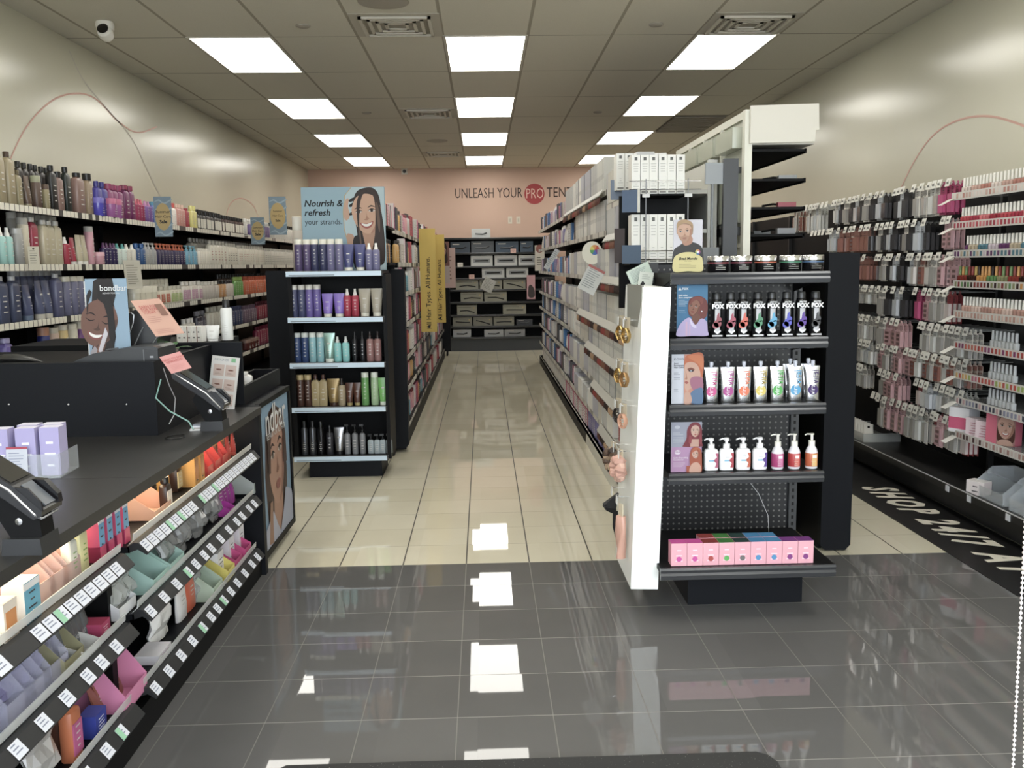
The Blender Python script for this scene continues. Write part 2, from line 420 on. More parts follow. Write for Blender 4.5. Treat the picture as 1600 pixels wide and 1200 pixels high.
g = G(); fit(g, 'PRO', k0[0]-.15, k0[0]+.155, k0[2], mat('e9b9a6', .5), .235, .006); obj('disc_letters', g, lt)

# ------------------------------------------------------------------ ceiling fixtures
PANEL = mat('fffcf4', .5, emit=PANEL_STRENGTH); FR = mat('c9c3b4', .6)
where = {0: 'nearest', 1: 'second', 2: 'third', 3: 'farthest'}
def light(cx, y0, label, grp):
    t = thing('ceiling_light', label, 'light', (cx, y0+.59, ZC), 0, grp)
    g = G(); a, b = .2865, .59
    for x0, x1, q0, q1 in ((-.305, -a, -.61, .61), (a, .305, -.61, .61), (-a, a, -.61, -b), (-a, a, b, .61)): g.box(x0, x1, q0, q1, -.006, .0, FR)
    obj('frame', g, t)
    g = G(); g.box(-a, a, -b, b, -.004, -.001, PANEL); obj('diffuser', g, t)
for i, cn in ((-1, 'left'), (0, 'middle'), (1, 'right')):
    for j in range(4):
        light(.0455+1.83*i, 6.882+2.44*j, 'flat white square ceiling light, %s one of the %s row' % (where[j], cn), 'recessed ceiling lights')
    for j in (-1, -2, -3):
        light(.0455+1.83*i, 6.882+2.44*j, 'flat white ceiling light over the entrance, %s row, seen only mirrored in the floor' % cn, 'recessed ceiling lights')
def vent(x0, x1, y0, y1, label, n=4):
    cx, cy = (x0+x1)/2, (y0+y1)/2
    t = thing('ceiling_vent', label, 'vent', (cx, cy, ZC), 0, 'square ceiling air vents'); hx, hy = (x1-x0)/2, (y1-y0)/2
    g = G(); g.box(-.3, .3, -.3, .3, -.004, 0, mat('bfb8a8', .7)); obj('face_plate', g, t)
    M1 = mat('d2ccbc', .5)
    for k in range(n):
        a, b = hx*(1-k*.22), hy*(1-k*.22); w_ = .022; g = G(); z0, z1 = -.02+.002*k, -.005
        for q in ((-a, a, -b, -b+w_), (-a, a, b-w_, b), (-a, -a+w_, -b, b), (a-w_, a, -b, b)): g.box(*q, z0, z1, M1)
        obj('louver', g, t)
    g = G(); g.box(-hx*.9, hx*.9, -hy*.9, hy*.9, -.0055, -.0045, mat('9c9585', .8)); obj('duct_opening', g, t)
vent(-.80, -.32, 6.33, 6.82, 'square louvred ceiling vent left of the nearest middle light')
vent(-.80, -.32, 9.98, 10.5, 'square louvred ceiling vent left of the second middle light')
vent(-.80, -.32, 13.64, 14.15, 'square louvred ceiling vent close to the back wall')
vent(1.62, 2.12, 6.36, 6.84, 'square louvred ceiling vent beside the nearest right light')
t = thing('return_grille', 'long dark slotted air return grille in the ceiling at right', 'vent', (2.48, 11.15, ZC))
g = G(); g.box(-.3, .3, -.6, .6, -.003, 0, mat('6a6458', .7)); obj('backing', g, t)
for k in range(12):
    g = G(); y = -.55+k*.1; g.box(-.29, .29, y, y+.055, -.018, -.004, mat('8b8475', .6)); obj('slat', g, t)
for (x, y, r, lb) in ((-1.20, 6.57, .05, 'small round ceiling cap above the left aisle'), (1.225, 6.59, .05, 'small round ceiling cap between middle and right nearest lights'),
                      (1.275, 10.26, .05, 'small round ceiling cap near the second right light'), (-1.22, 10.17, .05, 'small round ceiling cap right of the second left light'), (-.58, 12.45, .14, 'round grey ceiling speaker grille beyond the second vent'), (-.594, 6.0, .16, 'large round ceiling speaker at the top edge of the view')):
    g = G(); g.lathe([(r, 0), (r, -.006), (r*.8, -.012)], mat('a8a192', .6), 20, T=Matrix.Translation((0, 0, 0)))
    o = obj('ceiling_speaker' if r > .1 else 'sprinkler_cap', g, None, (x, y, ZC)); tag(o, lb, 'speaker' if r > .1 else 'sprinkler', 'round ceiling fittings')
t = thing('security_camera', 'white turret security camera with black lens on the ceiling at left', 'camera', (-2.49, 6.45, ZC))
g = G(); g.lathe([(.055, 0), (.06, -.02), (.055, -.05), (.04, -.06)], WHITE, 20); obj('housing', g, t)
g = G(); g.lathe([(.012, -.05), (.04, -.045), (.05, -.01), (.046, .02), (.02, .04)], WHITE, 18, T=Tm((.01, -.03, -.075), 0, math.radians(65))); ey = obj('eyeball', g, t)
g = G(); g.lathe([(.0, .041), (.036, .04), (.036, .046), (.03, .05)], mat('101014', .1), 18, T=Tm((.01, -.03, -.075), 0, math.radians(65))); obj('lens', g, t)
g = G(); g.box(-.05, .05, -.03, 0, -.05, .05, mat('cfc9ba', .5)); g.lathe([(.03, 0), (.025, .012)], mat('222222', .3), 12, T=Tm((0, -.03, 0), 0, PI/2))
o = obj('wall_sensor', g, None, (at(632, 268, 'y', YB)[0], YB-.001, at(632, 268, 'y', YB)[2])); tag(o, 'tiny white box sensor under the ceiling on the back wall', 'sensor')
for u in (797, 810):
    p = at(u, 344, 'y', YB); t = thing('wall_switch_plate', 'pale wall plate below the lettering, %s of the two' % ('left' if u == 797 else 'right'), 'switch plate', (p[0], YB, p[2]), 0, 'wall plates on the back wall')
    g = G(); g.box(-.035, .035, -.006, 0, -.06, .06, mat('d8cdb8', .5)); obj('plate', g, t)
    g = G(); g.box(-.012, .012, -.011, -.006, -.03, .03, mat('c4b8a2', .5)); obj('switch', g, t)

# runner with lettering along the right wall, entrance mat, blind chain
t = thing('floor_runner', 'black floor runner with big white slanted lettering along the right display', 'floor runner')
g = G(); g.box(2.25, 2.66, 1.6, 9.5, 0, .003, mat('1c1b1b', .35)); obj('runner_strip', g, t)
def floor_text(gg, s, y_start, y_end, x_mid, size):
    vs, _ = glyphs(s, 'LEFT', .045, .28); wd = max(a for a, b in vs); k = (y_start-y_end)/wd
    T = Matrix(((0, size, 0, x_mid), (-k, 0, 0, y_start), (0, 0, 1, .0035), (0, 0, 0, 1)))
    gg.text(s, 1.0, mat('d9d2bd', .5), T, 'LEFT', .045, .28)
g = G(); floor_text(g, 'SHOP 24/7 AT S', 5.62, 3.72, 2.455, .27); obj('runner_letters', g, t)
g = G(); g.prism([(-.62, 1.2), (.815, 1.2), (.815, 2.44), (.80, 2.475), (.77, 2.495), (-.59, 2.495), (-.62, 2.465)], 'z', 0, .012, rubber())
tag(obj('entrance_mat', g), 'black speckled entrance mat at the bottom edge of the view', 'doormat')
for k, (u1, v1, u2, v2) in enumerate(((1599, 880, 1582, 1215), (1606, 880, 1600, 1215))):
    a = at(u1, v1, 'y', 1.25+.03*k); b = at(u2, v2, 'y', 1.25+.03*k); g = G(); n = 60
    d = [(a[i]-b[i]) for i in range(3)]
    top = [a[i]+d[i]*3.2 for i in range(3)]; bt = [b[i]-d[i]*.3 for i in range(3)]
    L = math.dist(top, bt); n = int(L/.0075)
    for q in range(n):
        f = q/n; p = [bt[i]+(top[i]-bt[i])*f for i in range(3)]
        g.lathe([(.001, -.0023), (.0023, -.001), (.0023, .001), (.001, .0023)], mat('dccfca', .3), 6, T=Matrix.Translation(p))
    g.tube([bt, top], .0006, mat('d8cfc8', .5), 4)
    tag(obj('blind_chain', g), 'white beaded blind cord hanging at the right edge, %s strand' % ('left' if k == 0 else 'right'), 'blind chain', 'beaded blind cords')

# ================================================================== printed pictures
def ink(h):
    """printing ink on paper: a little darker than the bare colour"""
    c = [int(int(h[i:i+2], 16)*.87) for i in (0, 2, 4)]; return mat('%02x%02x%02x' % tuple(c), .5, spec=.3)
class Art:
    """flat print, W x H metres, origin bottom-left corner, facing -y; shapes are printed in layers"""
    def __init__(s, W, H, bg, th=.004):
        s.W, s.H, s.g, s.n = W, H, G(), 0
        s.g.box(0, W, 0, th, 0, H, ink(bg))
    def _q(s, pts, m):
        s.n += 1; y = -.00025*s.n
        s.g.add([(x*s.W, y, z*s.H) for x, z in pts], [tuple(range(len(pts)))], ink(m) if isinstance(m, str) else m); return s
    def poly(s, pts, m): return s._q(pts, m)
    def rect(s, x0, x1, z0, z1, m): return s._q([(x0, z0), (x1, z0), (x1, z1), (x0, z1)], m)
    def ell(s, cx, cz, rx, rz, m, a=0, n=20):
        a = math.radians(a); k = s.H/s.W; out = []
        for i in range(n):
            t = 2*PI*i/n; x, z = rx*math.cos(t)*s.W, rz*math.sin(t)*s.H
            out.append((cx+(x*math.cos(a)-z*math.sin(a))/s.W, cz+(x*math.sin(a)+z*math.cos(a))/s.H))
        return s._q(out, m)
    def blob(s, pts, m):
        n = len(pts); out = []
        for i in range(n):
            p0, p1, p2, p3 = pts[i-1], pts[i], pts[(i+1) % n], pts[(i+2) % n]
            for k in range(5):
                t = k/5; out.append(tuple(.5*((2*p1[j])+(-p0[j]+p2[j])*t+(2*p0[j]-5*p1[j]+4*p2[j]-p3[j])*t*t+(-p0[j]+3*p1[j]-3*p2[j]+p3[j])*t**3) for j in (0, 1)))
        return s._q(out, m)
    def text(s, t, x, z, size, m, align='LEFT', bold=0.0, shear=0.0, rot=0, sx=1):
        s.n += 1
        s.g.text(t, size, ink(m), Matrix.Translation((x*s.W, -.00025*s.n-.0003, z*s.H)) @ FRONT @ Matrix.Rotation(math.radians(rot), 4, 'Z') @ Matrix.Diagonal((sx, 1, 1, 1)), align, bold, shear, 0); return s
    def lines(s, x, z, wd, n, dz, h, m, seed=1):
        r = random.Random(seed)
        for i in range(n): s.rect(x, x+wd*(.6+.4*r.random()), z-i*dz, z-i*dz+h, m)
        return s
    def face(s, cx, cz, f, skin, dark, lip, hair, smile=1, a=0, iris='3a2a20', beard=None, look=0, closed=False):
        """f = half face height in metres"""
        w, h = .74*f/s.W, f/s.H; ra = math.radians(a)
        def P(x, z):
            X_, Z_ = x*.74*f, z*f
            return (cx+(X_*math.cos(ra)-Z_*math.sin(ra))/s.W, cz+(X_*math.sin(ra)+Z_*math.cos(ra))/s.H)
        def B(pts, m): return s.blob([P(*p) for p in pts], m)
        B([(0, 1), (.6, .85), (.98, .35), (.98, -.1), (.8, -.55), (.4, -.92), (0, -1.02), (-.4, -.92), (-.8, -.55), (-.98, -.1), (-.98, .35), (-.6, .85)], skin)
        if beard: B([(-.9, -.2), (-.55, -.38), (0, -.3), (.55, -.38), (.9, -.2), (.75, -.6), (.4, -.93), (0, -1.02), (-.4, -.93), (-.75, -.6)], beard)
        B([(.98, .3), (.97, -.1), (.78, -.55), (.4, -.92), (.1, -1.0), (.45, -.65), (.66, -.2), (.75, .2)], dark)           # turned cheek
        for q in (-1, 1):
            B([(q*.18+look, .28), (q*.45+look, .40), (q*.74+look, .27), (q*.45+look, .33)], hair)                          # brow
            if closed:
                B([(q*.18+look, .12), (q*.44+look, .06), (q*.72+look, .13), (q*.44+look, .01)], '1c1210'); continue
            B([(q*.22+look, .13), (q*.44+look, .205), (q*.68+look, .11), (q*.44+look, .06)], 'd8ccc2')
            s.ell(*P(q*.45+look, .13), .095*.74*f/s.W, .08*f/s.H, iris)
            B([(q*.18+look, .13), (q*.44+look, .235), (q*.72+look, .13), (q*.44+look, .18)], '2a1c16')                      # lash line
        B([(.04+look, .12), (.10+look, -.15), (.2+look, -.27), (.02+look, -.34), (-.16+look, -.29), (-.04+look, -.24), (.04+look, -.1)], dark)   # nose
        if smile == 2:
            B([(-.46+look, -.42), (0+look, -.50), (.46+look, -.42), (.3+look, -.66), (0+look, -.75), (-.3+look, -.66)], lip)
            B([(-.36+look, -.465), (0+look, -.525), (.36+look, -.465), (.24+look, -.60), (0+look, -.65), (-.24+look, -.60)], 'f2eee6')
        else:
            B([(-.3+look, -.55), (-.1+look, -.49), (0+look, -.51), (.1+look, -.49), (.3+look, -.55), (0+look, -.58)], lip)
            B([(-.28+look, -.56), (0+look, -.585), (.28+look, -.56), (.14+look, -.68), (-.14+look, -.68)], lip)
        return s
def poster(name, art, label, cat, loc, rz=0, rx=0, group=None):
    o = obj(name, art.g, None, loc, 0, (rx, 0, rz)); tag(o, label, cat, group); return o

# ================================================================== fixtures helpers
def lip_shelf(parent, x0, x1, yf, yb, z, m=CHARC, lip=.042, th=.02, name='shelf', strip=None, tags=0, tagm=None, slant=.0):
    """shelf with a rounded metal front lip; front at yf (towards -y), top surface at z"""
    g = G(); g.box(x0, x1, yf+.012, yb, z-th, z, BLACK if m is CHARC else m)
    prof = [(yf+.012, z+.003), (yf+.003, z+.002), (yf-.002, z-.006), (yf+.002, z-lip*.4), (yf-.004, z-lip*.6), (yf, z-lip), (yf+.012, z-lip-.003)]
    g.prism(prof, 'x', x0, x1, m)
    sh = obj(name, g, parent)
    if strip:
        g = G(); g.box(x0+.002, x1-.01, yf-.009, yf-.0045, z-lip*.92, z-.001, strip)
        g.box(x0+.02, x0+(x1-x0)*.5, yf-.0098, yf-.009, z-lip*.78, z-lip*.62, mat('6f7d88', .5)); obj('price_strip', g, sh)
    return sh

# ------------------------------------------------------------------ right end display (facing the entrance)
EY = 3.66
t = thing('endcap_display', 'black end display with four lit shelves of bright hair products, right of the aisle', 'display shelf', (0, 0, 0))
g = G(); g.box(.836, 1.32, 3.69, 4.05, 0, .17, NAVY); obj('base', g, t)
g = G(); g.quad([(.74, 4.02, .17), (1.385, 4.02, .17), (1.385, 4.02, 1.42), (.74, 4.02, 1.42)], M_PEG); g.box(.74, 1.385, 4.022, 4.04, .17, 1.42, BLACK); obj('back_panel', g, t)
for x in (.725, 1.36):
    g = G(); g.box(x, x+.035, 4.0, 4.05, .1, 1.43, mat('3a3b3d', .4))
    for k in range(40): g.box(x+.012, x+.022, 3.9985, 4.0, .15+k*.031, .165+k*.031, mat('0c0c0c', .8))
    obj('slotted_upright', g, t)
SHZ = (.582, .862, 1.128, 1.386)
g0 = lip_shelf(t, .677, 1.375, 3.47, 4.0, .232, lip=.045, name='bottom_shelf')
for z in SHZ: lip_shelf(t, .735, 1.365, 3.60, 4.0, z, lip=.042)
for z in SHZ:
    for x in (.745, 1.355): g = G(); g.prism([(3.62, z-.02), (4.0, z-.02), (4.0, z-.09)], 'x', x-.002, x+.002, BLACK); obj('bracket', g, t)
# side wings of the long right gondola
def wing(x0, x1, y0, y1, label, r=.025):
    g = G(); pts = [(x0, 1.465), (x0, .03), (x0+r, .005), (x1-r, .005), (x1, .03), (x1, 1.465)]
    g.prism(pts, 'y', y0, y1, NAVY); return g
GT = {}
FX = []   # (name, label)
# small printed header cards on the end display
def clip_card(px, yy, art, name, label, lean=0.0):
    (u0, v0), (u1, v1) = px
    x0, z0 = at(u0, v1, 'y', yy)[0], at(u0, v1, 'y', yy)[2]
    return poster(name, art, label, 'poster', (x0, yy, z0), 0, lean)
def size(px, yy):
    (u0, v0), (u1, v1) = px; a = at(u0, v1, 'y', yy); b = at(u1, v0, 'y', yy); return b[0]-a[0], b[2]-a[2]
# man in grey t-shirt
px = ((1052, 343), (1098, 424)); W, H = size(px, 3.64); A = Art(W, H, 'cfcdd6')
A.blob([(0, .12), (0, .40), (.2, .5), (.38, .56), (.7, .56), (1, .44), (1, .1), (.5, 0)], '3b3a3a')
A.blob([(.3, .6), (.34, .52), (.45, .5), (.62, .54), (.66, .64), (.5, .72)], 'b98468')
A.blob([(.1, .75), (.14, .93), (.3, 1.0), (.5, .99), (.64, .92), (.67, .78), (.6, .7), (.2, .72)], 'a4835c')
A.face(.38, .755, W*.34, 'd0a184', 'b37f62', 'a9705c', '7a5a3c', 1, 6, '4a5a60', 'b98d70', -.1)
A.blob([(.1, .82), (.12, .95), (.28, 1.0), (.48, .99), (.64, .93), (.66, .82), (.56, .9), (.36, .93), (.2, .89)], 'b08e62')
A.blob([(0, 0), (0, .24), (.15, .33), (.4, .37), (.7, .36), (.95, .28), (1, .22), (1, 0), (.5, -.001)], 'd9cb7e')
A.rect(0, 1, 0, .04, 'd9cb7e')
A.text('Brad Mondo', .5, .245, .0145, '2c2a24', 'CENTER', .03, .2); A.text('Hair color', .5, .2, .007, '4c4a40', 'CENTER')
A.lines(.18, .13, .64, 3, .03, .007, '8c8458')
for k, c in enumerate(('c94b7a', 'd98a3a', 'd8c93a', '5aa85a', '4a7ab8', '8a4a9a')):
    a0 = 2*PI*k/6; A.poly([(.83, .37)]+[(.83+.09*math.cos(a0+q*PI/12), .37+.09*W/H*math.sin(a0+q*PI/12)) for q in range(5)], c)
A.ell(.83, .37, .04, .04*W/H, 'e6dfe6')
clip_card(px, 3.64, A, 'poster_card', 'small card showing a blond man in grey shirt above a yellow curve', 0)
# blue poster, woman with red bob
px = ((1057, 445), (1106, 525)); W, H = size(px, 3.64); A = Art(W, H, '3279a8')
A.rect(0, 1, .62, 1, '3e86b4'); A.text('FOX', .17, .925, .012, 'e8eef2', 'LEFT', .04); A.poly([(.04, .9), (.1, .96), (.15, .9)], 'e8eef2')
A.text('Bold color.', .05, .80, .0085, 'e8eef2', 'LEFT', .03); A.text('Zero compromise.', .05, .755, .0085, 'e8eef2', 'LEFT', .03); A.lines(.05, .7, .32, 5, .028, .007, 'b9d2e2')
A.lines(.05, .5, .3, 2, .03, .006, '9fc4dc', 3)
A.blob([(.36, .52), (.38, .68), (.5, .76), (.75, .78), (.95, .7), (1.0, .55), (.96, .38), (.82, .33), (.6, .36), (.42, .4)], '7c3a34')
A.blob([(.5, .25), (.52, .42), (.72, .42), (.78, .28), (.64, .2)], '7a4a38')
A.face(.56, .56, W*.25, '9a624a', '744430', '8a3a34', '3a201a', 1, -10, '241812', None, -.18)
A.blob([(.42, .62), (.46, .72), (.62, .77), (.85, .74), (.8, .62), (.7, .7), (.55, .69)], '8a443a')
A.blob([(0, 0), (.04, .16), (.2, .30), (.42, .36), (.6, .22), (.78, .34), (.96, .28), (1, .1), (1, 0), (.5, -.001)], 'b9a8d8')
A.rect(.28, .34, 0, .28, 'd2a8c8'); A.rect(.4, .43, 0, .24, 'd2a8c8'); A.blob([(.42, .36), (.5, .26), (.64, .18), (.56, .16), (.44, .24)], 'd8cdea'); A.ell(.8, .48, .02, .02*W/H, 'eeeeee')
clip_card(px, 3.64, A, 'poster_card', 'small blue poster of a woman with a red bob and lilac shirt')
# white and peach poster, orange hair
px = ((1049, 553), (1098, 631)); W, H = size(px, 3.64); A = Art(W, H, 'd6dbe6')
A.text('KOVO', .07, .9, .014, '5a5e68'); A.text('Semi', .07, .815, .009, '3c3e46', 'LEFT', .02); A.text('Permanent', .07, .775, .009, '3c3e46', 'LEFT', .02); A.text('Hair Color', .07, .735, .009, '3c3e46', 'LEFT', .02)
A.lines(.07, .62, .22, 2, .03, .008, '8a8f9c'); A.lines(.07, .52, .2, 2, .03, .008, '8a8f9c', 2); A.lines(.07, .29, .2, 3, .025, .007, '8a8f9c', 4)
A.rect(.4, 1, 0, 1, 'd98f74')
A.blob([(.42, .5), (.41, .9), (.6, 1), (1, 1), (1, .55), (.8, .6), (.62, .66), (.5, .6)], 'd46a34')
A.blob([(.42, .35), (.41, .75), (.55, .84), (.8, .8), (.93, .6), (.86, .42), (.6, .3), (.5, .26)], 'd9a78e')
A.blob([(.5, .70), (.62, .73), (.74, .69), (.62, .66)], '8a4a38'); A.blob([(.53, .675), (.62, .69), (.72, .665), (.62, .64)], '4b3a3e'); A.ell(.62, .665, .025, .02, 'aab4bc')
A.blob([(.44, .68), (.46, .55), (.42, .5), (.5, .5)], 'b8795f'); A.blob([(.42, .44), (.47, .46), (.54, .43), (.47, .4)], 'b0564c')
A.blob([(.6, .5), (.75, .55), (1, .5), (1, .2), (.8, .2), (.62, .36)], 'b06a86'); A.blob([(.62, .22), (.8, .3), (1, .3), (1, 0), (.7, 0), (.55, .06)], '5d7ea6')
A.blob([(.42, .0), (.41, .18), (.5, .26), (.6, .2), (.66, .08), (.6, 0)], 'd6a48c'); A.blob([(.5, .95), (.7, .99), (.98, .95), (.98, .7), (.85, .8), (.66, .88)], 'e07a3e')
clip_card(px, 3.64, A, 'poster_card', 'small white and peach poster of an orange haired woman')
# grey and lilac poster with two women
px = ((1048, 659), (1097, 738)); W, H = size(px, 3.64); A = Art(W, H, 'a3a6b8')
A.rect(0, 1, 0, .5, 'c391bd'); A.ell(.2, .9, .09, .035, 'c9cad6'); A.lines(.06, .78, .35, 2, .035, .012, 'c4c6d2'); A.lines(.06, .69, .4, 4, .03, .008, 'c4c6d2', 5)
A.blob([(.4, .55), (.5, .68), (.52, .85), (.66, .98), (.88, .98), (.99, .86), (1, .6), (1, .51), (.42, .51)], '8a2f3c')
A.rect(.62, .9, .51, .66, 'd3a38d'); A.face(.78, .82, W*.19, 'dcb09a', 'b9836c', 'b04a48', '5a2a24', 1, 0)
A.blob([(.55, .6), (.58, .74), (.66, .7), (.64, .58)], '9c3a44'); A.blob([(.9, .6), (.93, .78), (.99, .7), (.98, .56)], '9c3a44')
A.blob([(.62, .1), (.6, .3), (.66, .47), (.82, .5), (.97, .44), (1, .2), (.98, .0), (.66, 0)], 'b5522e'); A.rect(.5, .9, 0, .13, 'b5522e')
A.blob([(.6, 0), (.66, .16), (.84, .2), (.96, .12), (.94, 0)], 'dba58c'); A.face(.78, .36, W*.14, 'dcae96', 'b98468', 'a84a44', '6a2e20', 2, 12)
A.blob([(.68, .4), (.72, .48), (.9, .49), (.95, .38), (.86, .46)], 'c4623a'); A.ell(.2, .41, .1, .045, 'ecdcec'); A.text('COLOR', .2, .415, .007, '9a5a90', 'CENTER', .03)
A.text('Color Depositing', .06, .3, .0085, 'f0e4f0', 'LEFT', .02); A.text('Conditioner', .06, .26, .0085, 'f0e4f0', 'LEFT', .02); A.lines(.06, .2, .42, 4, .026, .008, 'e3c9e0', 6)
clip_card(px, 3.64, A, 'poster_card', 'small poster with a wine haired woman over a copper haired woman on lilac')

# chrome lidded jars on the top shelf
JC = [('8c2f38', 'red', 1122), ('7d2a40', 'wine', 1158), ('b5512c', 'orange', 1196), ('2f7d5a', 'green', 1235), ('3c5f86', 'blue', 1270)]
for c, n, u in JC:
    put(('jar', c), k_jar(.088, .066, '151416', 'dcdcdc', c, 1.0, .3), (X(u, 3.70, 410), 3.70, 1.387), 0, 'hair_color_jar', 'black jar with chrome lid and %s band on the top shelf of the right display' % n, 'jar', 'chrome lidded jars on the right end display')
# black aerosol-like bottles with silver coloured front
def k_fox(c):
    def f():
        b = G(); c2 = G(); l = G(); r = .0225; bk = mat('161618', .2)
        b.lathe([(r*.95, 0), (r, .004), (r, .135), (r*.8, .15), (r*.6, .152)], bk, 18)
        c2.lathe([(r*.78, .152), (r*.78, .172), (r*.66, .178)], mat('2a2b2d', .3), 18)
        def arc(x0, x1, z0, z1, m, off):
            for k in range(4):
                a, bb = x0+(x1-x0)*k/4, x0+(x1-x0)*(k+1)/4
                ya, yb = -math.sqrt(max(r*r-a*a, 1e-6))-off, -math.sqrt(max(r*r-bb*bb, 1e-6))-off
                l.quad([(a, ya, z0), (bb, yb, z0), (bb, yb, z1), (a, ya, z1)], m)
        arc(-r*.45, r*.45, .02, .112, mat('b4b4b8', .3), .0006)
        m = mat(c, .35)
        for cx, cz, rr in ((.0, .055, .016), (-.008, .047, .013), (.006, .07, .011)):
            l.quad([(cx+rr*math.cos(k*PI/6), -r-.0014, cz+rr*math.sin(k*PI/6)) for k in range(12)], m)
        l.quad([(-.006, -r-.0018, .06), (.01, -r-.0018, .066), (.006, -r-.0018, .1), (-.002, -r-.0018, .09)], m)
        l.quad([(-.013, -r-.0016, .022), (0, -r-.0016, .012), (.013, -r-.0016, .022), (.013, -r-.0016, .03), (0, -r-.0016, .022), (-.013, -r-.0016, .03)], mat('d8d8da', .4))
        l.box(-.021, .021, -r-.001, -r+.004, .003, .009, mat('cfd0d2', .4))
        l.text('FOX', .0235, mat('f0f0f0', .4), Matrix.Translation((0, -r-.002, .123)) @ FRONT, 'CENTER', .055)
        l.text('ARCTIC', .0085, mat('f0f0f0', .4), Matrix.Translation((0, -r-.002, .138)) @ FRONT, 'CENTER', .03)
        return [('bottle', b), ('cap', c2), ('label_print', l)]
    return f
for c, n, u in (('8f2d3a', 'maroon', 1119), ('a0304a', 'crimson', 1141), ('cf4a2a', 'orange red', 1160), ('2f8457', 'green', 1183), ('3fa0cc', 'sky blue', 1205), ('4a4fc4', 'royal blue', 1228), ('57309a', 'purple', 1251), ('3c3c3e', 'plain silver and black', 1273)):
    put(('fox', c), k_fox(c), (X(u, 3.68, 500), 3.68, 1.129), 0, 'hair_dye_bottle', 'slim black dye bottle with %s splash on the right end display' % n, 'bottle', 'black dye bottles on the right end display')
# foil pouches
def k_pouch(c):
    def f():
        b = G(); s2 = G(); l = G(); secs = []; w2, h = .03, .142
        for t, rx, ry in ((0, .92, .016), (.04, .96, .017), (.35, .9, .015), (.75, .97, .008), (.95, 1, .002), (1, 1, .0015)):
            secs.append([(w2*rx*math.copysign(abs(math.cos(a))**.6, math.cos(a)), ry*math.sin(a), h*t) for a in [2*PI*(i+.5)/16 for i in range(16)]])
        b.loft(secs, SILVER)
        for q in (-1, 1):
            b.tube([(q*.012, -.0145, .03), (q*.016, -.012, .07), (q*.02, -.006, .12)], .0012, mat('a4a6aa', .3, .9), 5)
        s2.lathe([(.006, h-.004), (.006, h+.008), (.0085, h+.008), (.0085, h+.02), (.007, h+.023)], mat('c9cdda', .3), 10)
        m = mat(c, .35)
        l.quad([(-.002+.021*math.cos(k*PI/10), -.0175, .046+.021*math.sin(k*PI/10)) for k in range(20)], m)
        l.text('viral', .034, m if c != 'd9c022' else mat('b89a10', .4), Matrix.Translation((.009, -.0182, .10)) @ FRONT @ Matrix.Rotation(PI/2, 4, 'Z'), 'CENTER', .01)
        l.text('viral', .028, mat('e8e8ea', .4), Matrix.Translation((-.004, -.0186, .05)) @ FRONT @ Matrix.Rotation(PI/2, 4, 'Z'), 'CENTER', .0)
        return [('pouch', b), ('spout', s2), ('label_print', l)]
    return f
for c, n, u in (('cf2f86', 'bright pink', 1111), ('b0288c', 'magenta', 1137), ('e8682a', 'orange', 1162), ('d9c022', 'yellow', 1188), ('3fae3c', 'green', 1214), ('3d9fd2', 'light blue', 1242), ('3d1f66', 'dark purple', 1269)):
    put(('pouch', c), k_pouch(c), (X(u, 3.68, 600), 3.68, .863), 0, 'foil_pouch', 'silver foil spout pouch with %s print on the third shelf of the right display' % n, 'pouch', 'silver pouches on the right end display')
for k, (u, n) in enumerate(((1234, 'light blue'), (1262, 'dark purple'))):
    put(('pouch', '8f949c'), k_pouch('8f949c'), (X(u, 3.76, 595), 3.76, .863), 0, 'foil_pouch', 'silver foil pouch standing behind the %s printed pouch' % n, 'pouch', 'silver pouches on the right end display')
# white pump bottles, then clear bodied ones
def k_wpump(c):
    def f():
        b = G(); p = G(); l = G(); Wm = mat('f0eff0', .3)
        b.lathe([(.027, 0), (.029, .006), (.029, .075), (.024, .086), (.012, .09)], Wm, 16, .62, .5)
        p.lathe([(.014, .09), (.014, .108), (.006, .109), (.006, .12), (.011, .121), (.011, .132), (.006, .134)], Wm, 12)
        p.tube([(0, 0, .128), (-.018, -.004, .13), (-.03, -.006, .125)], .0035, Wm, 6)
        l.quad([(.012, -.0188, .012), (.026, -.0188, .012), (.026, -.0188, .072), (.014, -.0188, .072), (.02, -.0188, .055), (.006, -.0188, .042), (.018, -.0188, .03)], mat(c, .35))
        l.box(-.012, .010, -.0188, -.018, .038, .044, mat('6fb4d6', .4)); marks(l, .02, -.0182, .052, .07, mat('9a9aa0', .5), 3, 2)
        return [('bottle', b), ('pump', p), ('label_print', l)]
    return f
for c, n, u in (('b0486a', 'rose', 1111), ('b33040', 'red', 1135), ('c4552c', 'orange', 1161), ('5a3a90', 'purple', 1187)):
    put(('wp', c), k_wpump(c), (X(u, 3.67, 705), 3.67, .583), 0, 'pump_bottle', 'white square shouldered pump bottle with %s label shape on the lowest full shelf' % n, 'bottle', 'pump bottles on the right end display')
def k_cpump(c, c2):
    def f():
        b = G(); p = G(); l = G()
        b.lathe([(.023, 0), (.025, .005), (.025, .066), (.02, .082), (.012, .094)], mat('e0dde4', .25), 16)
        p.lathe([(.013, .094), (.013, .114), (.0055, .115), (.0055, .138), (.009, .139), (.009, .144)], WHITE, 12)
        p.tube([(0, 0, .141), (-.02, 0, .142), (-.03, -.002, .138)], .003, WHITE, 6)
        l.lathe([(.0253, .01), (.0256, .011), (.0256, .064), (.0253, .065)], mat(c, .3), 16)
        l.box(-.006, .014, -.0268, -.02, .012, .062, mat(c2, .3)); l.box(-.004, .012, -.028, -.02, .046, .058, mat('ead9e2', .4)); marks(l, .03, -.0268, .014, .044, LMK, 4, 4)
        return [('bottle', b), ('pump', p), ('label_print', l)]
    return f
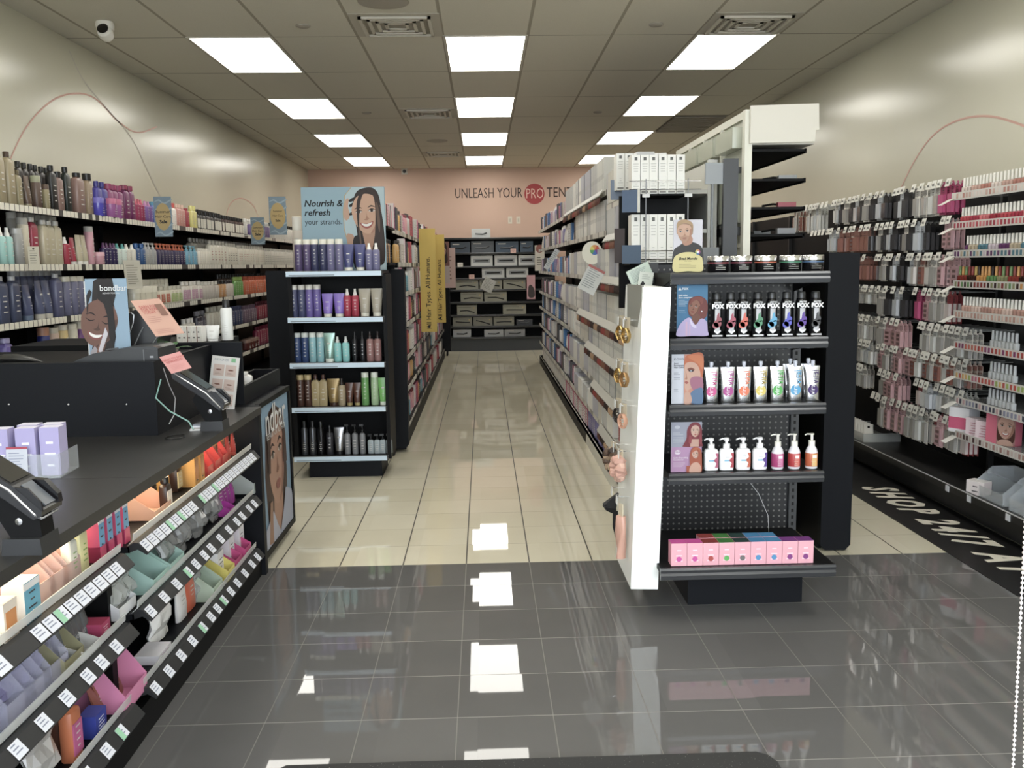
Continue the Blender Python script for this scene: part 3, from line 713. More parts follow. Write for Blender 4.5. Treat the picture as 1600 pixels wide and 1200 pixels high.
for c, c2, n, u in (('b02c72', 'd06a9c', 'magenta', 1215), ('b8262a', 'd8604a', 'red', 1241), ('c0561e', 'e0a83a', 'orange and yellow', 1268)):
    put(('cp', c), k_cpump(c, c2), (X(u, 3.67, 705), 3.67, .583), 0, 'pump_bottle', 'round shouldered clear pump bottle with %s label on the lowest full shelf' % n, 'bottle', 'pump bottles on the right end display')
# pink boxes on the bottom shelf
PB = [('d03a9a', 'cf3c9c', 'magenta'), ('d03a9a', 'cf3c9c', 'magenta'), ('8a2a26', 'b23c34', 'dark red'), ('2f7a2a', '4fb04a', 'green'), ('1f3f3c', '6f6a6a', 'dark teal'), ('2f84b8', '3f8fc4', 'blue'), ('2f84b8', '3f8fc4', 'blue'), ('7a2f86', '8a3486', 'purple'), ('7a2f86', '8a3486', 'purple')]
for i, (top, dot, n) in enumerate(PB):
    x = .757+.0635*i; side = 'left' if i in (0, 5, 7) else 'right'
    if i in (2, 3, 4): lb = 'pink box with %s top and dot in the front row of the bottom shelf' % n
    else: lb = 'pink box with %s top, %s one of its colour pair on the bottom shelf' % (n, side)
    put(('pb', top), k_box(.062, .06, .092, 'e79fae', top, 'e58fa4', 'f3ccd6', dot, lines=3), (x, 3.535, .233), 0, 'hair_dye_box', lb, 'box', 'pink boxes on the bottom shelf')
    if i in (2, 3, 4, 5, 6): put(('pb', top), None, (x, 3.60, .233), 0, 'hair_dye_box', 'pink box with %s top in the second row behind the %s bottom box' % (n, n if i < 5 else n+(' left' if i == 5 else ' right')), 'box', 'pink boxes on the bottom shelf')
# loose plastic ties hanging under the shelf
g = G(); g.tube([(1.06, 3.66, .555), (1.13, 3.7, .47), (1.19, 3.76, .36), (1.21, 3.8, .25)], .0012, mat('cfcfcf', .3), 5)
tag(obj('plastic_tie', g), 'long thin clear plastic tie curling down below the pump bottle shelf', 'cable tie')

# ------------------------------------------------------------------ white accessory tower beside it (leaning slightly)
t = thing('accessory_tower', 'tall white side tower with hair clips, left of the right end display', 'display tower', (.629, 3.55, .124), 0, None, (0, .036, 0))
g = G(); g.box(-.057, .053, 0, .016, 0, 1.212, PWHITE); obj('front_panel', g, t)
g = G(); g.box(-.057, -.045, .016, .43, 0, 1.212, PWHITE); g.box(-.045, .053, .41, .43, 0, 1.212, PWHITE); obj('side_panel', g, t)
g = G(); g.box(-.057, .053, .016, .43, 1.202, 1.212, PWHITE); obj('top_panel', g, t)
for z in (.3, 1.1): g = G(); g.box(-.045, .10, .435, .455, z, z+.03, BLACK); obj('mounting_arm', g, t)
HZ = (1.20, 1.02, .85, .66, .47)
def txl(z): return .629-.057+(z-.124)*.036
for z in HZ:
    for j in range(2):
        g = G(); y = .14+.15*j; zz = z-.124
        g.tube([(-.057, y, zz), (-.10, y, zz), (-.105, y, zz+.01)], .002, CHROME, 5); g.box(-.108, -.106, y-.018, y+.018, zz-.03, zz+.004, mat('dfe0dc', .3)); obj('hook', g, t)
GOLDS = [mat('c9a24e', .25, 1.0), mat('b88a4a', .3, .9), mat('c98f6a', .45), mat('2a211c', .4)]
def k_claw(i):
    def f():
        g = G(); m = GOLDS[i]; r = random.Random(i)
        g.box(-.02, .02, -.001, .001, -.05, .012, mat('b9a98a', .5))
        for s_ in (-1, 1):
            g.loft([[(s_*.006+s_*.016*math.sin(q*PI/5)+.006*math.cos(a), -.006+.010*math.sin(a), -.03-.012*q) for a in [2*PI*j/8 for j in range(8)]] for q in range(6)], m)
            for q in range(4): g.tube([(s_*.016, -.008, -.045-.011*q), (s_*-.004, -.016, -.05-.011*q)], .002, m, 5)
        return [('clip', g)]
    return f
nth = ['top', 'second', 'third', 'fourth', 'fifth']
for y, k, n, i in ((.14, 0, 'gold', 0), (.29, 0, 'gold', 0), (.14, 1, 'gold', 1), (.29, 1, 'gold', 0), (.14, 2, 'rose', 2), (.29, 2, 'dark brown', 3)):
    put(('claw', i), k_claw(i), (txl(HZ[k])-.035, 3.55+y, HZ[k]), -PI/2+.5, 'hair_claw_clip', '%s claw hair clip, %s hook row of the white tower, %s hook' % (n, nth[k], 'front' if y < .2 else 'rear'), 'hair clip', 'hair clips on the white tower')
def k_scrunch(m, r0, n, seed):
    def f():
        g = G(); r = random.Random(seed)
        g.box(-.02, .02, .0, .002, -.06, .01, mat('cfc0a0', .5))
        for i in range(n):
            a = 2*PI*i/n; g.lathe([(0, -.03), (r0*.5, -.02), (r0*.62, 0), (r0*.4, .02), (0, .026)], m[i % len(m)], 7, T=Tm((r0*math.cos(a)*.8, r.uniform(-.008, .004)-.008, -.07+r0*math.sin(a)*1.2), r.random()*3, r.random()*3, r.random()*3))
        return [('bundle', g)]
    return f
LEO = [mat('3a2a20', .6), mat('a88a68', .6), mat('5c4432', .6)]
grp_ = 'soft hair accessories low on the white tower'
put(('scr', 1), k_scrunch(LEO, .034, 15, 2), (txl(.66)-.045, 3.86, .66), -1.2, 'scrunchie_pack', 'leopard brown scrunchies at knee height on the white tower', 'scrunchie', grp_)
put(('scr', 3), k_scrunch([mat('c48f7a', .5), mat('d8a890', .5)], .032, 13, 3), (txl(.66)-.04, 3.70, .66), -1.2, 'scrunchie_pack', 'tan satin scrunchies beside the leopard ones on the white tower', 'scrunchie', grp_)
g = G(); P = []
for k in range(7):
    t_ = k/6; P.append([(.026*math.cos(a)*(.6+math.sin(PI*min(1, t_+.12))*.6), .018*math.sin(a)*(1+.25*math.sin(3*a+k)), -.18*t_) for a in [2*PI*j/16 for j in range(16)]])
g.loft(P, mat('d49c84', .3)); g.box(-.015, .015, -.003, .003, -.01, .05, mat('cfc0a0', .5))
tag(obj('hair_wrap', g, None, (txl(.36)-.032, 3.66, .40), -1.2), 'shiny peach satin hair wrap on the lowest hook of the white tower', 'hair wrap', grp_)
g = G(); Bm = mat('101013', .6)
for s_ in (0, 1):
    g.loft([[(-.006, -.006, -.02), (.012, -.008, -.01), (.012, .008, -.01), (-.006, .006, -.02)], [(-.055, -.014, -.055-.01*s_), (-.004, -.018, -.075), (-.004, .018, -.075), (-.055, .014, -.055-.01*s_)], [(-.042, -.008, -.085), (.0, -.01, -.105), (.0, .01, -.105), (-.042, .008, -.085)]], Bm, smooth=False)
g.loft([[(-.012, -.004, -.09), (.01, -.004, -.09), (.01, .004, -.09), (-.012, .004, -.09)], [(-.012, -.004, -.16), (.016, -.004, -.16), (.016, .004, -.16), (-.012, .004, -.16)], [(.002, -.003, -.215), (.012, -.003, -.21), (.012, .003, -.21), (.002, .003, -.215)]], Bm, smooth=False)
tag(obj('hair_bow', g, None, (txl(.47)-.03, 3.86, .455), .25), 'black fabric bow with a long tail at the lower left of the white tower', 'hair bow')
g = G(); g.box(-.13, .13, -.003, .006, -.09, .078, mat('8e8e82', .5)); g.text('ion', .1, mat('5d5e56', .5), Matrix.Translation((0, -.002, .015)) @ FRONT, 'CENTER'); marks(g, .09, -.001, -.05, -.02, mat('74746a', .5), 2, 2)
tag(obj('brand_sign', g, None, (txl(1.26)-.004, 3.70, 1.265), -PI/2+.06), 'grey header plate with pale lettering on the side of the white tower', 'sign')

# ================================================================== LEFT END DISPLAY
t = thing('endcap_display', 'black end display of purple, teal, bronze and black hair bottles, left of the aisle', 'display shelf')
g = G(); g.box(-1.215, -.72, 6.22, 6.6, 0, .13, NAVY); obj('base', g, t)
g = G(); g.box(-1.275, -.66, 6.52, 6.54, .13, 1.385, BLACK); obj('back_panel', g, t)
for x in (-1.3, -.675):
    g = G(); g.box(x, x+.025, 6.17, 6.54, .13, 1.38, BLACK); obj('side_panel', g, t)
LZ = (.158, .495, .795, 1.10, 1.405); LBL = STRIP
for z in LZ: lip_shelf(t, -1.305, -.665, 6.15, 6.52, z, strip=LBL, lip=.036)
t = thing('gondola_wing', 'wide black end wing panels standing behind the left end display', 'panel')
for a, b in ((-1.64, -1.32), (-.78, -.60)):
    g = G(); r = .03; g.prism([(a, 1.41), (a, .06), (a+r, .03), (b-r, .03), (b, .06), (b, 1.41)], 'y', 7.02, 7.12, NAVY); obj('wing_panel', g, t)
g = G(); g.box(-1.5, -.7, 6.9, 7.02, 0, .1, NAVY); obj('plinth', g, t)

def ec(kind, px, z, wd, h, args, desc, grp, y=6.22, kw=None):
    """hero items on the left end display, px = list of pixel columns"""
    kw = kw or {}
    for i, u in enumerate(px):
        nm, cat = NM[kind]; key = ('ec', kind, wd, h, tuple(args), tuple(sorted(kw.items())))
        mk = KF[kind](wd, h, *args, **kw)
        put(key, mk, (X(u, y, 500), y, z+.001), random.uniform(-.05, .05), nm, desc, cat, grp)
top = 'bottles on the top shelf of the left end display'
ec('cyl', (471, 484), LZ[4], .054, .21, ('51426b', 'd9d6c4', .16), 'plum purple bottle with cream cap, far left end of the left display top shelf', top)
ec('cyl', (496, 509), LZ[4], .054, .21, ('33365a', 'd9d6c4', .16), 'navy purple bottle with cream cap on the left display top shelf', top)
ec('cyl', (521, 534), LZ[4], .054, .21, ('6b678e', 'd9d6c4', .16), 'greyish lavender bottle with cream cap on the left display top shelf', top)
ec('tube', (548, 566), LZ[4], .075, .175, ('41457a', 'd9d6c4'), 'indigo squeeze tube standing on a cream cap, left display top shelf', top)
ec('spray', (580, 591), LZ[4], .05, .18, ('6f6d94', 'ecebe4'), 'lavender grey spray bottle with white nozzle, right end of the left display top shelf', top)
s2 = 'bottles on the second shelf of the left end display'
ec('cyl', (461, 473), LZ[3], .052, .215, ('41466b', 'c9c6bd', .15), 'slate blue bottle with silver cap, left end of the left display second shelf', s2)
ec('cyl', (485, 497), LZ[3], .052, .215, ('6757a0', 'c9c6bd', .15), 'violet bottle with silver cap on the left display second shelf', s2)
ec('tube', (513, 531), LZ[3], .075, .155, ('8366c4', 'd9d6c4'), 'bright violet squeeze tube on the left display second shelf', s2)
ec('spray', (544, 556), LZ[3], .052, .185, ('a61e40', 'e4e2dc'), 'crimson spray bottle with white nozzle on the left display second shelf', s2)
ec('tube', (571, 590), LZ[3], .08, .185, ('a39a86', 'd9d4c0'), 'taupe squeeze tube at the right end of the left display second shelf', s2)
ec('can', (462,), LZ[3], .03, .25, ('d8d4c8', 'e0ddd2'), 'tall thin cream bottle behind the slate bottles of the left display', s2, 6.32)
s3 = 'bottles on the third shelf of the left end display'
ec('cyl', (463, 475), LZ[2], .05, .2, ('28406f', 'c4cac6', .16), 'dark blue bottle with pale cap, left end of the left display third shelf', s3)
ec('cyl', (487, 499), LZ[2], .05, .2, ('7bb3bc', 'cfd6cf', .16), 'pale teal bottle with pale cap on the left display third shelf', s3)
ec('tube', (513,), LZ[2], .08, .195, ('8fb5a8', 'd3dccf'), 'metallic mint squeeze tube on the left display third shelf', s3, kw={'metal': .6})
ec('spray', (526, 539), LZ[2], .05, .17, ('78c4c2', 'd8dcd8'), 'bright teal spray bottle on the left display third shelf', s3)
ec('spray', (553, 565), LZ[2], .036, .2, ('17171b', '1d1d20', 'c8c8cc'), 'slim black spray bottle on the left display third shelf', s3)
ec('spray', (577, 589), LZ[2], .05, .2, ('8f6460', '2c2224'), 'dusty rose bottle with thin dark nozzle, right end of the left display third shelf', s3)
s4 = 'bottles on the fourth shelf of the left end display'
ec('cyl', (465, 477), LZ[1], .05, .215, ('4b2d22', 'b9a36a', .16), 'dark bronze brown bottle with gold cap on the left display fourth shelf', s4)
ec('bot', (489, 501), LZ[1], .056, .215, ('a38f5e', '4b2d22', .16, .5), 'khaki gold bottle with brown cap on the left display fourth shelf', s4)
ec('tube', (517,), LZ[1], .085, .185, ('8f7438', '3f261a'), 'gold squeeze tube with brown cap on the left display fourth shelf', s4, kw={'metal': .4})
ec('spray', (530,), LZ[1], .052, .185, ('9c8a68', '2c1f1a'), 'khaki spray bottle with brown nozzle on the left display fourth shelf', s4)
ec('tube', (542, 554), LZ[1], .055, .155, ('54301f', 'a08f50'), 'small brown squeeze tube with gold cap on the left display fourth shelf', s4)
ec('cyl', (567, ), LZ[1], .052, .225, ('5c9a4a', 'd6dccc', .16), 'mid green bottle with white cap on the left display fourth shelf', s4)
ec('cyl', (582, ), LZ[1], .052, .225, ('9ab98a', 'd6dccc', .16), 'pale sage green bottle with white cap on the left display fourth shelf', s4)
ec('tube', (595,), LZ[1], .065, .185, ('66b04a', 'd6dccc'), 'bright green squeeze tube at the right end of the left display fourth shelf', s4)
s5 = 'bottles on the bottom shelf of the left end display'
ec('can', (468, 481), LZ[0], .046, .235, ('55575c', '1a1a1c'), 'grey metal aerosol can with black cap on the left display bottom shelf', s5, kw={'metal': .7})
ec('can', (494,), LZ[0], .046, .23, ('18181b', '1a1a1c', 'c8c8cc'), 'black aerosol can with silver print on the left display bottom shelf', s5)
ec('spray', (508,), LZ[0], .05, .2, ('2a2a30', '1a1a1c', 'c8c8cc'), 'black bottle with white foot on the left display bottom shelf', s5)
ec('tube', (523,), LZ[0], .07, .185, ('9a9a9c', '1c1c1e'), 'shiny silver squeeze tube on the left display bottom shelf', s5, kw={'metal': .9})
ec('pump', (536, 548, 560), LZ[0], .042, .205, ('77797d', '1c1c1e'), 'grey spray bottle with black trigger on the left display bottom shelf', s5, kw={'sq': 1.0, 'e': 1.0})
ec('pump', (573, 583, 592, 602), LZ[0], .042, .135, ('8f9ca0', '15171a'), 'small translucent grey pump bottle, right end of the left display bottom shelf', s5)
# header sign
W, H = .572, .57; A = Art(W, H, '94b9c9', .02)
A.text('Nourish &', .03, .805, .062, '101012', 'LEFT', .022, .22); A.text('refresh', .03, .695, .062, '101012', 'LEFT', .022, .22); A.text('your strands.', .035, .585, .055, '1c1c20', 'LEFT', .0, 0, 0, .88)
bgm = 'b4cdd4'
A.poly([(.99, .005), (.99, .5), (.99, .995), (.60, .995), (.52, .9), (.495, .7), (.50, .5), (.55, .28), (.64, .1), (.72, .01)], 'c9a86a')
A.poly([(.995, .005), (.995, .5), (.995, .995), (.61, .995), (.53, .9), (.505, .7), (.51, .5), (.56, .28), (.65, .1), (.73, .01)], bgm)
A.blob([(.505, .72), (.53, .84), (.57, .86), (.56, .76), (.58, .66), (.54, .6), (.51, .63)], 'cfa184')
for z in (.86, .80, .70): A.blob([(.57, z-.02), (.63, z+.015), (.7, z+.01), (.66, z-.012), (.59, z-.04)], '241b18')
A.blob([(.53, .42), (.58, .44), (.62, .4), (.6, .25), (.62, .1), (.56, .2)], 'c79a7a')
A.blob([(.64, .60), (.62, .8), (.66, .93), (.74, .98), (.86, .985), (.93, .9), (.96, .7), (.985, .45), (.985, .12), (.9, .05), (.72, .06), (.63, .2), (.66, .4)], '33241f')
A.blob([(.60, .2), (.62, .4), (.74, .42), (.88, .4), (.93, .2), (.9, 0), (.66, 0), (.6, .1)], '241b1a')
A.blob([(.73, .5), (.74, .36), (.79, .14), (.83, .1), (.85, .3), (.87, .5)], 'c2906f')
A.face(.782, .68, .135, 'd8a684', 'b98163', 'b0564a', '33241f', 2, 6, '2a1c14', None, -.08)
A.blob([(.665, .62), (.665, .8), (.71, .93), (.78, .96), (.73, .88), (.70, .76), (.69, .6), (.68, .4)], '3b2a23')
A.blob([(.79, .965), (.86, .9), (.885, .78), (.885, .6), (.87, .4), (.84, .2), (.97, .15), (.965, .5), (.94, .8), (.87, .97)], '3b2a23')
A.blob([(.895, .8), (.905, .6), (.93, .45), (.94, .6), (.92, .78)], '6b5140'); A.blob([(.68, .55), (.69, .35), (.71, .25), (.70, .45)], '6b5140')
poster('header_sign', A, 'blue header sign with a smiling brunette woman, above the left end display', 'sign', (-1.245, 6.47, 1.407))

# ================================================================== LONG RUNS: black steel shelving
ORD = ['first', 'second', 'third', 'fourth', 'fifth', 'sixth', 'seventh', 'eighth', 'ninth', 'tenth', 'eleventh', 'twelfth', 'thirteenth', 'fourteenth']
M_STRIPK = None
def strip_mat(name, base, tagc, per, duty):
    m, nt, b = nodes(name); pos, co = coords(nt)
    wn = nt.nodes.new('ShaderNodeTexWhiteNoise'); wn.noise_dimensions = '1D'
    q = math_n(nt, 'DIVIDE', co[1], per); nt.links.new(math_n(nt, 'FLOOR', q), wn.inputs['W'])
    on = math_n(nt, 'MULTIPLY', math_n(nt, 'LESS_THAN', math_n(nt, 'FRACT', q), .86), math_n(nt, 'LESS_THAN', wn.outputs[0], duty))
    nt.links.new(mixc(nt, on, lin(base), lin(tagc)), b.inputs['Base Color']); b.inputs['Roughness'].default_value = .4
    return m
STR_L = strip_mat('price_strip_with_paper_tags', '3c3a38', 'd9d5c8', .052, .8)
STR_R = strip_mat('grey_strip_with_paper_tags', '77756e', 'cfcdc4', .045, .7)
STR_D = strip_mat('dark_strip_with_few_tags', '2a2a2b', 'd2cfc4', .06, .3)
def wall_bay(name, label, cat, x_back, x_front, y0, y1, zs, top, sgn, strip, grp, base=.12, m=BLACK, xfs=None, back=True):
    """shelving bay along y; front faces sgn*x"""
    t = thing(name, label, cat, (0, 0, 0), 0, grp)
    def bx(g, xa, xb, *r, mm=m): g.box(min(xa, xb), max(xa, xb), *r, mm)
    if back: g = G(); bx(g, x_back, x_back+sgn*.02, y0, y1, .1, top); obj('back_panel', g, t)
    g = G(); bx(g, x_back+sgn*.02, x_front-sgn*.0, y0, y1, 0, base); obj('base', g, t)
    g = G(); bx(g, x_back+sgn*.02, x_back+sgn*.05, y0-.012, y0+.012, 0, top); obj('upright', g, t)
    for i, z in enumerate(zs):
        xf = xfs[i] if xfs else x_front
        g = G(); bx(g, x_back+sgn*.02, xf-sgn*.006, y0+.002, y1-.002, z-.02, z); s_ = obj('shelf', g, t)
        g = G(); bx(g, xf-sgn*.006, xf, y0+.002, y1-.002, z-.032, z+.004, mm=strip); obj('price_strip', g, s_)
    return t
LW_Z = (.25, .56, .855, 1.155, 1.465, 1.785)
for k in range(10):
    y0 = 3.5+1.22*k
    wall_bay('wall_shelving', 'black shelving bay of shampoo on the left wall, %s bay from the entrance' % ORD[k], 'shelving', XL+.002, -2.51, y0, y0+1.22, LW_Z, 1.80, 1, STR_L, 'shelving bays on the left wall')

def lw(si, u0, u1, kind, wd, h, args, desc, kw=None, x=-2.575, rows=1, depth=None):
    """run on left wall shelf si between two photo columns"""
    sh = {5: 'top', 4: 'second', 3: 'third', 2: 'fourth', 1: 'fifth'}[si]
    a, b = Y(u0, x), Y(u1, x)
    run(kind, a, b, x, LW_Z[si]+.001, wd, h, args, '%s, left wall %s shelf' % (desc, sh), 'products on the left wall %s shelf' % sh, 'y', PI/2, a < 6.5, kw=kw, rows=rows, depth=depth, dn=-1)
# --- top shelf
lw(5, -12, 36, 'bot', .085, .29, ('988a66', '45301f', .1, .38), 'large tan square bottle with brown cap', x=-2.58)
lw(5, 38, 48, 'bot', .055, .2, ('8c8058', '5c5030', .12), 'khaki bottle with flat cap')
lw(5, 50, 62, 'tube', .06, .18, ('5c4636', '8a8060'), 'brown squeeze tube with khaki foot')
lw(5, 63, 78, 'cyl', .058, .19, ('574236', '8f9070', .2), 'brown bottle with sage cap')
lw(5, 79, 88, 'cyl', .045, .15, ('8c8058', '5c4636', .2), 'short khaki bottle with brown cap')
lw(5, 40, 92, 'bot', .062, .275, ('2a2320', '121212', .12), 'black bottle in the row behind the brown ones', x=-2.68)
lw(5, 92, 99, 'bot', .07, .27, ('1e1c1a', '0f0f0f', .12), 'black tall bottle beside the dusty pink ones')
lw(5, 99, 109, 'bot', .07, .24, ('84655a', '161414', .14, .6), 'dusty pink bottle with wide black cap')
lw(5, 110, 124, 'bot', .07, .28, ('1c2520', '121212', .12), 'black green tall bottle with black cap')
lw(5, 125, 141, 'bot', .1, .26, ('8a6a5f', '171515', .1, .5), 'wide dusty pink bottle with black cap')
lw(5, 142, 157, 'bot', .075, .27, ('9c8568', '161414', .16, .75), 'tan round bottle with big black cap')
lw(5, 158, 175, 'bot', .085, .235, ('40389c', '2f2a86', .16, .4), 'blue violet bottle with matching cap')
lw(5, 159, 170, 'jar', .075, .12, ('4b45b4', '6f66c0'), 'blue violet jar in front', x=-2.535)
lw(5, 176, 200, 'bot', .085, .235, ('8a2a6c', '9a2c62', .16, .6), 'magenta purple bottle with wide cap')
lw(5, 178, 197, 'jar', .08, .13, ('a2589c', 'c8628c'), 'pink lidded purple jar in front', x=-2.535)
lw(5, 201, 217, 'bot', .09, .25, ('76235f', '8c2850', .14, .6), 'plum bottle with wide cap')
lw(5, 218, 233, 'spray', .055, .17, ('a62c5c', 'd64f70'), 'crimson pink spray bottle')
lw(5, 233, 243, 'spray', .06, .165, ('8a5fa8', 'c07ab0'), 'lilac spray bottle')
lw(5, 244, 270, 'bot', .07, .17, ('5a66b8', '4a9ac0', .16), 'blue bottle with bright blue cap')
lw(5, 270, 281, 'bot', .075, .19, ('e2d8ce', 'd24438', .2), 'white and red bottle with red cap')
lw(5, 281, 295, 'bot', .07, .19, ('c8877a', 'e0b8a0', .16), 'peach pink bottle')
lw(5, 295, 303, 'bot', .08, .17, ('a82838', 'a82838', .1), 'deep red square bottle')
lw(5, 303, 313, 'bot', .075, .2, ('d6cc62', 'e0d870', .2), 'yellow bottle with yellow cap')
lw(5, 313, 350, 'bot', .075, .17, ('26221e', '151412', .2, .55), 'amber black bottle with white label', {'lab': 'd9d3c2'})
lw(5, 313, 350, 'bot', .075, .2, ('26221e', '151412', .2, .55), 'amber black bottle with white label in the row behind', {'lab': 'd9d3c2'}, x=-2.68)
lw(5, 350, 384, 'bot', .085, .17, ('3c1c16', '141210', .2, .5), 'dark brown bottle with cream label', {'lab': 'e0d8c6'})
lw(5, 386, 424, 'bot', .085, .18, ('cfcac0', 'e0ddd4', .22), 'white bottle with grey print')
lw(5, 395, 424, 'bot', .085, .16, ('77609c', 'd8d4cc', .22), 'light purple bottle with white cap in front', x=-2.535)
lw(5, 426, 470, 'bot', .1, .19, ('d8d4c8', '1c1b1a', .2), 'white bottle with black cap')
# --- second shelf
lw(4, -10, 25, 'spray', .058, .2, ('8abcb4', 'e0ded6'), 'aqua spray bottle with white nozzle')
lw(4, 26, 40, 'cyl', .07, .2, ('8b8a86', 'a7a5a0', .15), 'grey foil wrapped bottle')
lw(4, 40, 48, 'cyl', .062, .26, ('bcb298', 'a7a296', .14), 'cream bottle at the left of the crimson pair')
lw(4, 48, 68, 'bot', .082, .27, ('9c2440', 'b5b1a8', .1, .5), 'crimson square bottle with silver cap', {'e': .35})
lw(4, 69, 100, 'bot', .08, .26, ('b3a888', 'b5b1a8', .1, .5), 'beige square bottle with silver cap', {'e': .35})
lw(4, 25, 95, 'cyl', .06, .3, ('9b968a', 'b9b5aa', .12), 'silver capped bottle in the row behind', x=-2.68)
lw(4, 101, 113, 'spray', .062, .17, ('a3243c', 'e2dfd8'), 'crimson spray bottle with white nozzle')
lw(4, 113, 125, 'tube', .06, .17, ('a3243c', 'ddd8cc'), 'crimson tube standing on a cream cap')
lw(4, 125, 141, 'tube', .07, .19, ('b3a888', 'ddd8cc'), 'beige tube standing on a cream cap')
lw(4, 142, 152, 'cyl', .06, .25, ('c78d98', 'a8a49c', .14), 'tall dusty pink bottle with silver cap')
lw(4, 153, 164, 'jar', .085, .085, ('c78d98', 'd39ca6'), 'short dusty pink jar')
lw(4, 165, 185, 'spray', .05, .15, ('2f2352', '5b2c5e'), 'dark purple spray bottle')
lw(4, 185, 200, 'spray', .06, .15, ('cfdcd0', '3c9a94'), 'pale green bottle with teal nozzle')
lw(4, 200, 214, 'spray', .06, .15, ('dbd5c4', 'e6e2d6'), 'cream spray bottle with print')
lw(4, 214, 229, 'bot', .075, .16, ('23558c', '2a62a0', .2), 'strong blue bottle')
lw(4, 229, 247, 'pump', .07, .17, ('9a9b98', 'c2c2be'), 'clear grey pump bottle')
lw(4, 247, 292, 'pump', .07, .17, ('2a2450', 'c9612c'), 'dark indigo pump bottle with orange pump')
lw(4, 293, 311, 'pump', .08, .17, ('5f9fb8', '6fb0c4'), 'sky blue pump bottle')
lw(4, 312, 329, 'cyl', .06, .15, ('d8d0bd', 'cfc9b8', .16), 'cream bottle at the left of the white liter bottles')
lw(4, 330, 354, 'bot', .09, .23, ('d6d0bc', 'cfc9b8', .14, .4), 'white litre bottle with red letters', {'mk': 'a03a30'})
lw(4, 355, 372, 'bot', .09, .22, ('d6d0bc', 'cfc9b8', .14, .4), 'white litre bottle with black letters', {'mk': '2a2a2a'})
lw(4, 373, 414, 'bot', .09, .21, ('d6d0bc', 'cfc9b8', .14, .4), 'white litre bottle with small reddish letters', {'mk': 'b05a48'})
lw(4, 300, 414, 'bot', .09, .25, ('a8a294', 'a49e90', .14, .4), 'pale bottle in the row behind the white ones', x=-2.68)
lw(4, 415, 470, 'bot', .09, .2, ('cfcabb', 'd6d2c4', .14, .4), 'white bottle with small black print', {'mk': '3c3c3c'})
# --- third shelf
lw(3, -10, 30, 'bot', .09, .25, ('444b66', 'a8a8a8', .1, .45), 'slate blue square bottle with silver cap', {'e': .3})
lw(3, 31, 54, 'tube', .085, .2, ('464d6e', '5b6c86'), 'slate blue squeeze tube')
lw(3, 55, 78, 'tube', .085, .22, ('4c5270', 'b8b2a2'), 'slate tube with wide cream cap')
lw(3, 78, 98, 'bot', .085, .26, ('5a5c7c', 'a8a8a8', .1, .45), 'slate lavender square bottle', {'e': .3})
lw(3, 98, 130, 'cyl', .075, .24, ('62627f', 'c3bda9', .14), 'greyed lavender bottle with cream cap')
lw(3, 20, 95, 'cyl', .07, .28, ('4d5270', 'a4a4a4', .12), 'slate bottle in the row behind', x=-2.68)
lw(3, 206, 240, 'jar', .1, .15, ('cfc8b0', 'd8d2bc'), 'cream lidded jar with grey print', {'lidh': .3})
lw(3, 206, 260, 'cyl', .08, .2, ('c9c3ad', 'd2ccb6', .2), 'cream bottle in the row behind the jars', x=-2.66)
lw(3, 240, 263, 'bot', .09, .14, ('cfc8b0', 'c8c2ac', .2), 'cream tub bottle with orange base stripe', {'lab': 'c0603a'})
lw(3, 263, 282, 'bot', .09, .14, ('cfc8b0', 'c8c2ac', .2), 'cream tub bottle with lime green stripe', {'lab': '9ab05a'})
lw(3, 283, 313, 'bot', .09, .17, ('cfc8b8', 'd8d2c2', .2), 'cream bottle with pink base stripe', {'lab': 'b98aa0'})
lw(3, 314, 340, 'bot', .09, .16, ('bdb3a6', 'd8d2c2', .2), 'pale mauve bottle with cream cap')
lw(3, 341, 352, 'bot', .09, .16, ('c08a4a', '2c2420', .2), 'amber orange bottle with dark cap')
lw(3, 353, 364, 'bot', .08, .16, ('d0c2b4', '3a302c', .2), 'blush bottle with dark cap')
lw(3, 365, 379, 'bot', .08, .19, ('5c9636', '8fae3c', .2), 'leaf green bottle')
lw(3, 380, 418, 'bot', .09, .19, ('c4561c', 'b84c1a', .2), 'bright orange bottle with orange cap')
lw(3, 340, 418, 'bot', .09, .22, ('4b3a30', '2a2624', .2), 'dark bottle in the row behind', x=-2.68)
# --- fourth shelf
lw(2, -8, 14, 'bot', .09, .22, ('7666b0', 'a49cc8', .12, .6), 'lavender square bottle')
lw(2, 15, 34, 'jar', .12, .12, ('7f70ba', '8f82c4'), 'wide lavender jar')
lw(2, 57, 72, 'cyl', .07, .25, ('1e2a72', 'b07858', .2), 'navy bottle with copper cap')
lw(2, 73, 84, 'cyl', .075, .24, ('c4a590', 'bdb5a0', .14), 'peach bottle with cream cap')
lw(2, 85, 100, 'cyl', .08, .25, ('c9ad68', 'cfc8b4', .14), 'golden yellow bottle with cream cap')
lw(2, 100, 114, 'cyl', .08, .25, ('c4bda6', 'cfc8b4', .14), 'cream bottle with grey stripe')
lw(2, 115, 138, 'cyl', .09, .26, ('6c2f7a', 'cfc8b4', .2), 'purple bottle with cream cap')
lw(2, 282, 300, 'bot', .08, .15, ('c9c4b6', 'e0ddd4', .25), 'small white capped bottle')
lw(2, 302, 318, 'bot', .085, .2, ('3a3742', '77757c', .2), 'dark slate bottle with grey label', {'lab': '6d6a72'})
lw(2, 320, 358, 'bot', .1, .22, ('c4c0ae', 'bdb9a8', .2, .4), 'white round shouldered bottle')
lw(2, 359, 376, 'bot', .085, .19, ('3c4468', '4a5078', .2), 'navy slate bottle')
lw(2, 377, 398, 'bot', .085, .18, ('6b5468', '7a6074', .2), 'mauve bottle')
lw(2, 399, 420, 'bot', .09, .2, ('8c1f3a', '5a1a2a', .2), 'wine red bottle with dark cap')
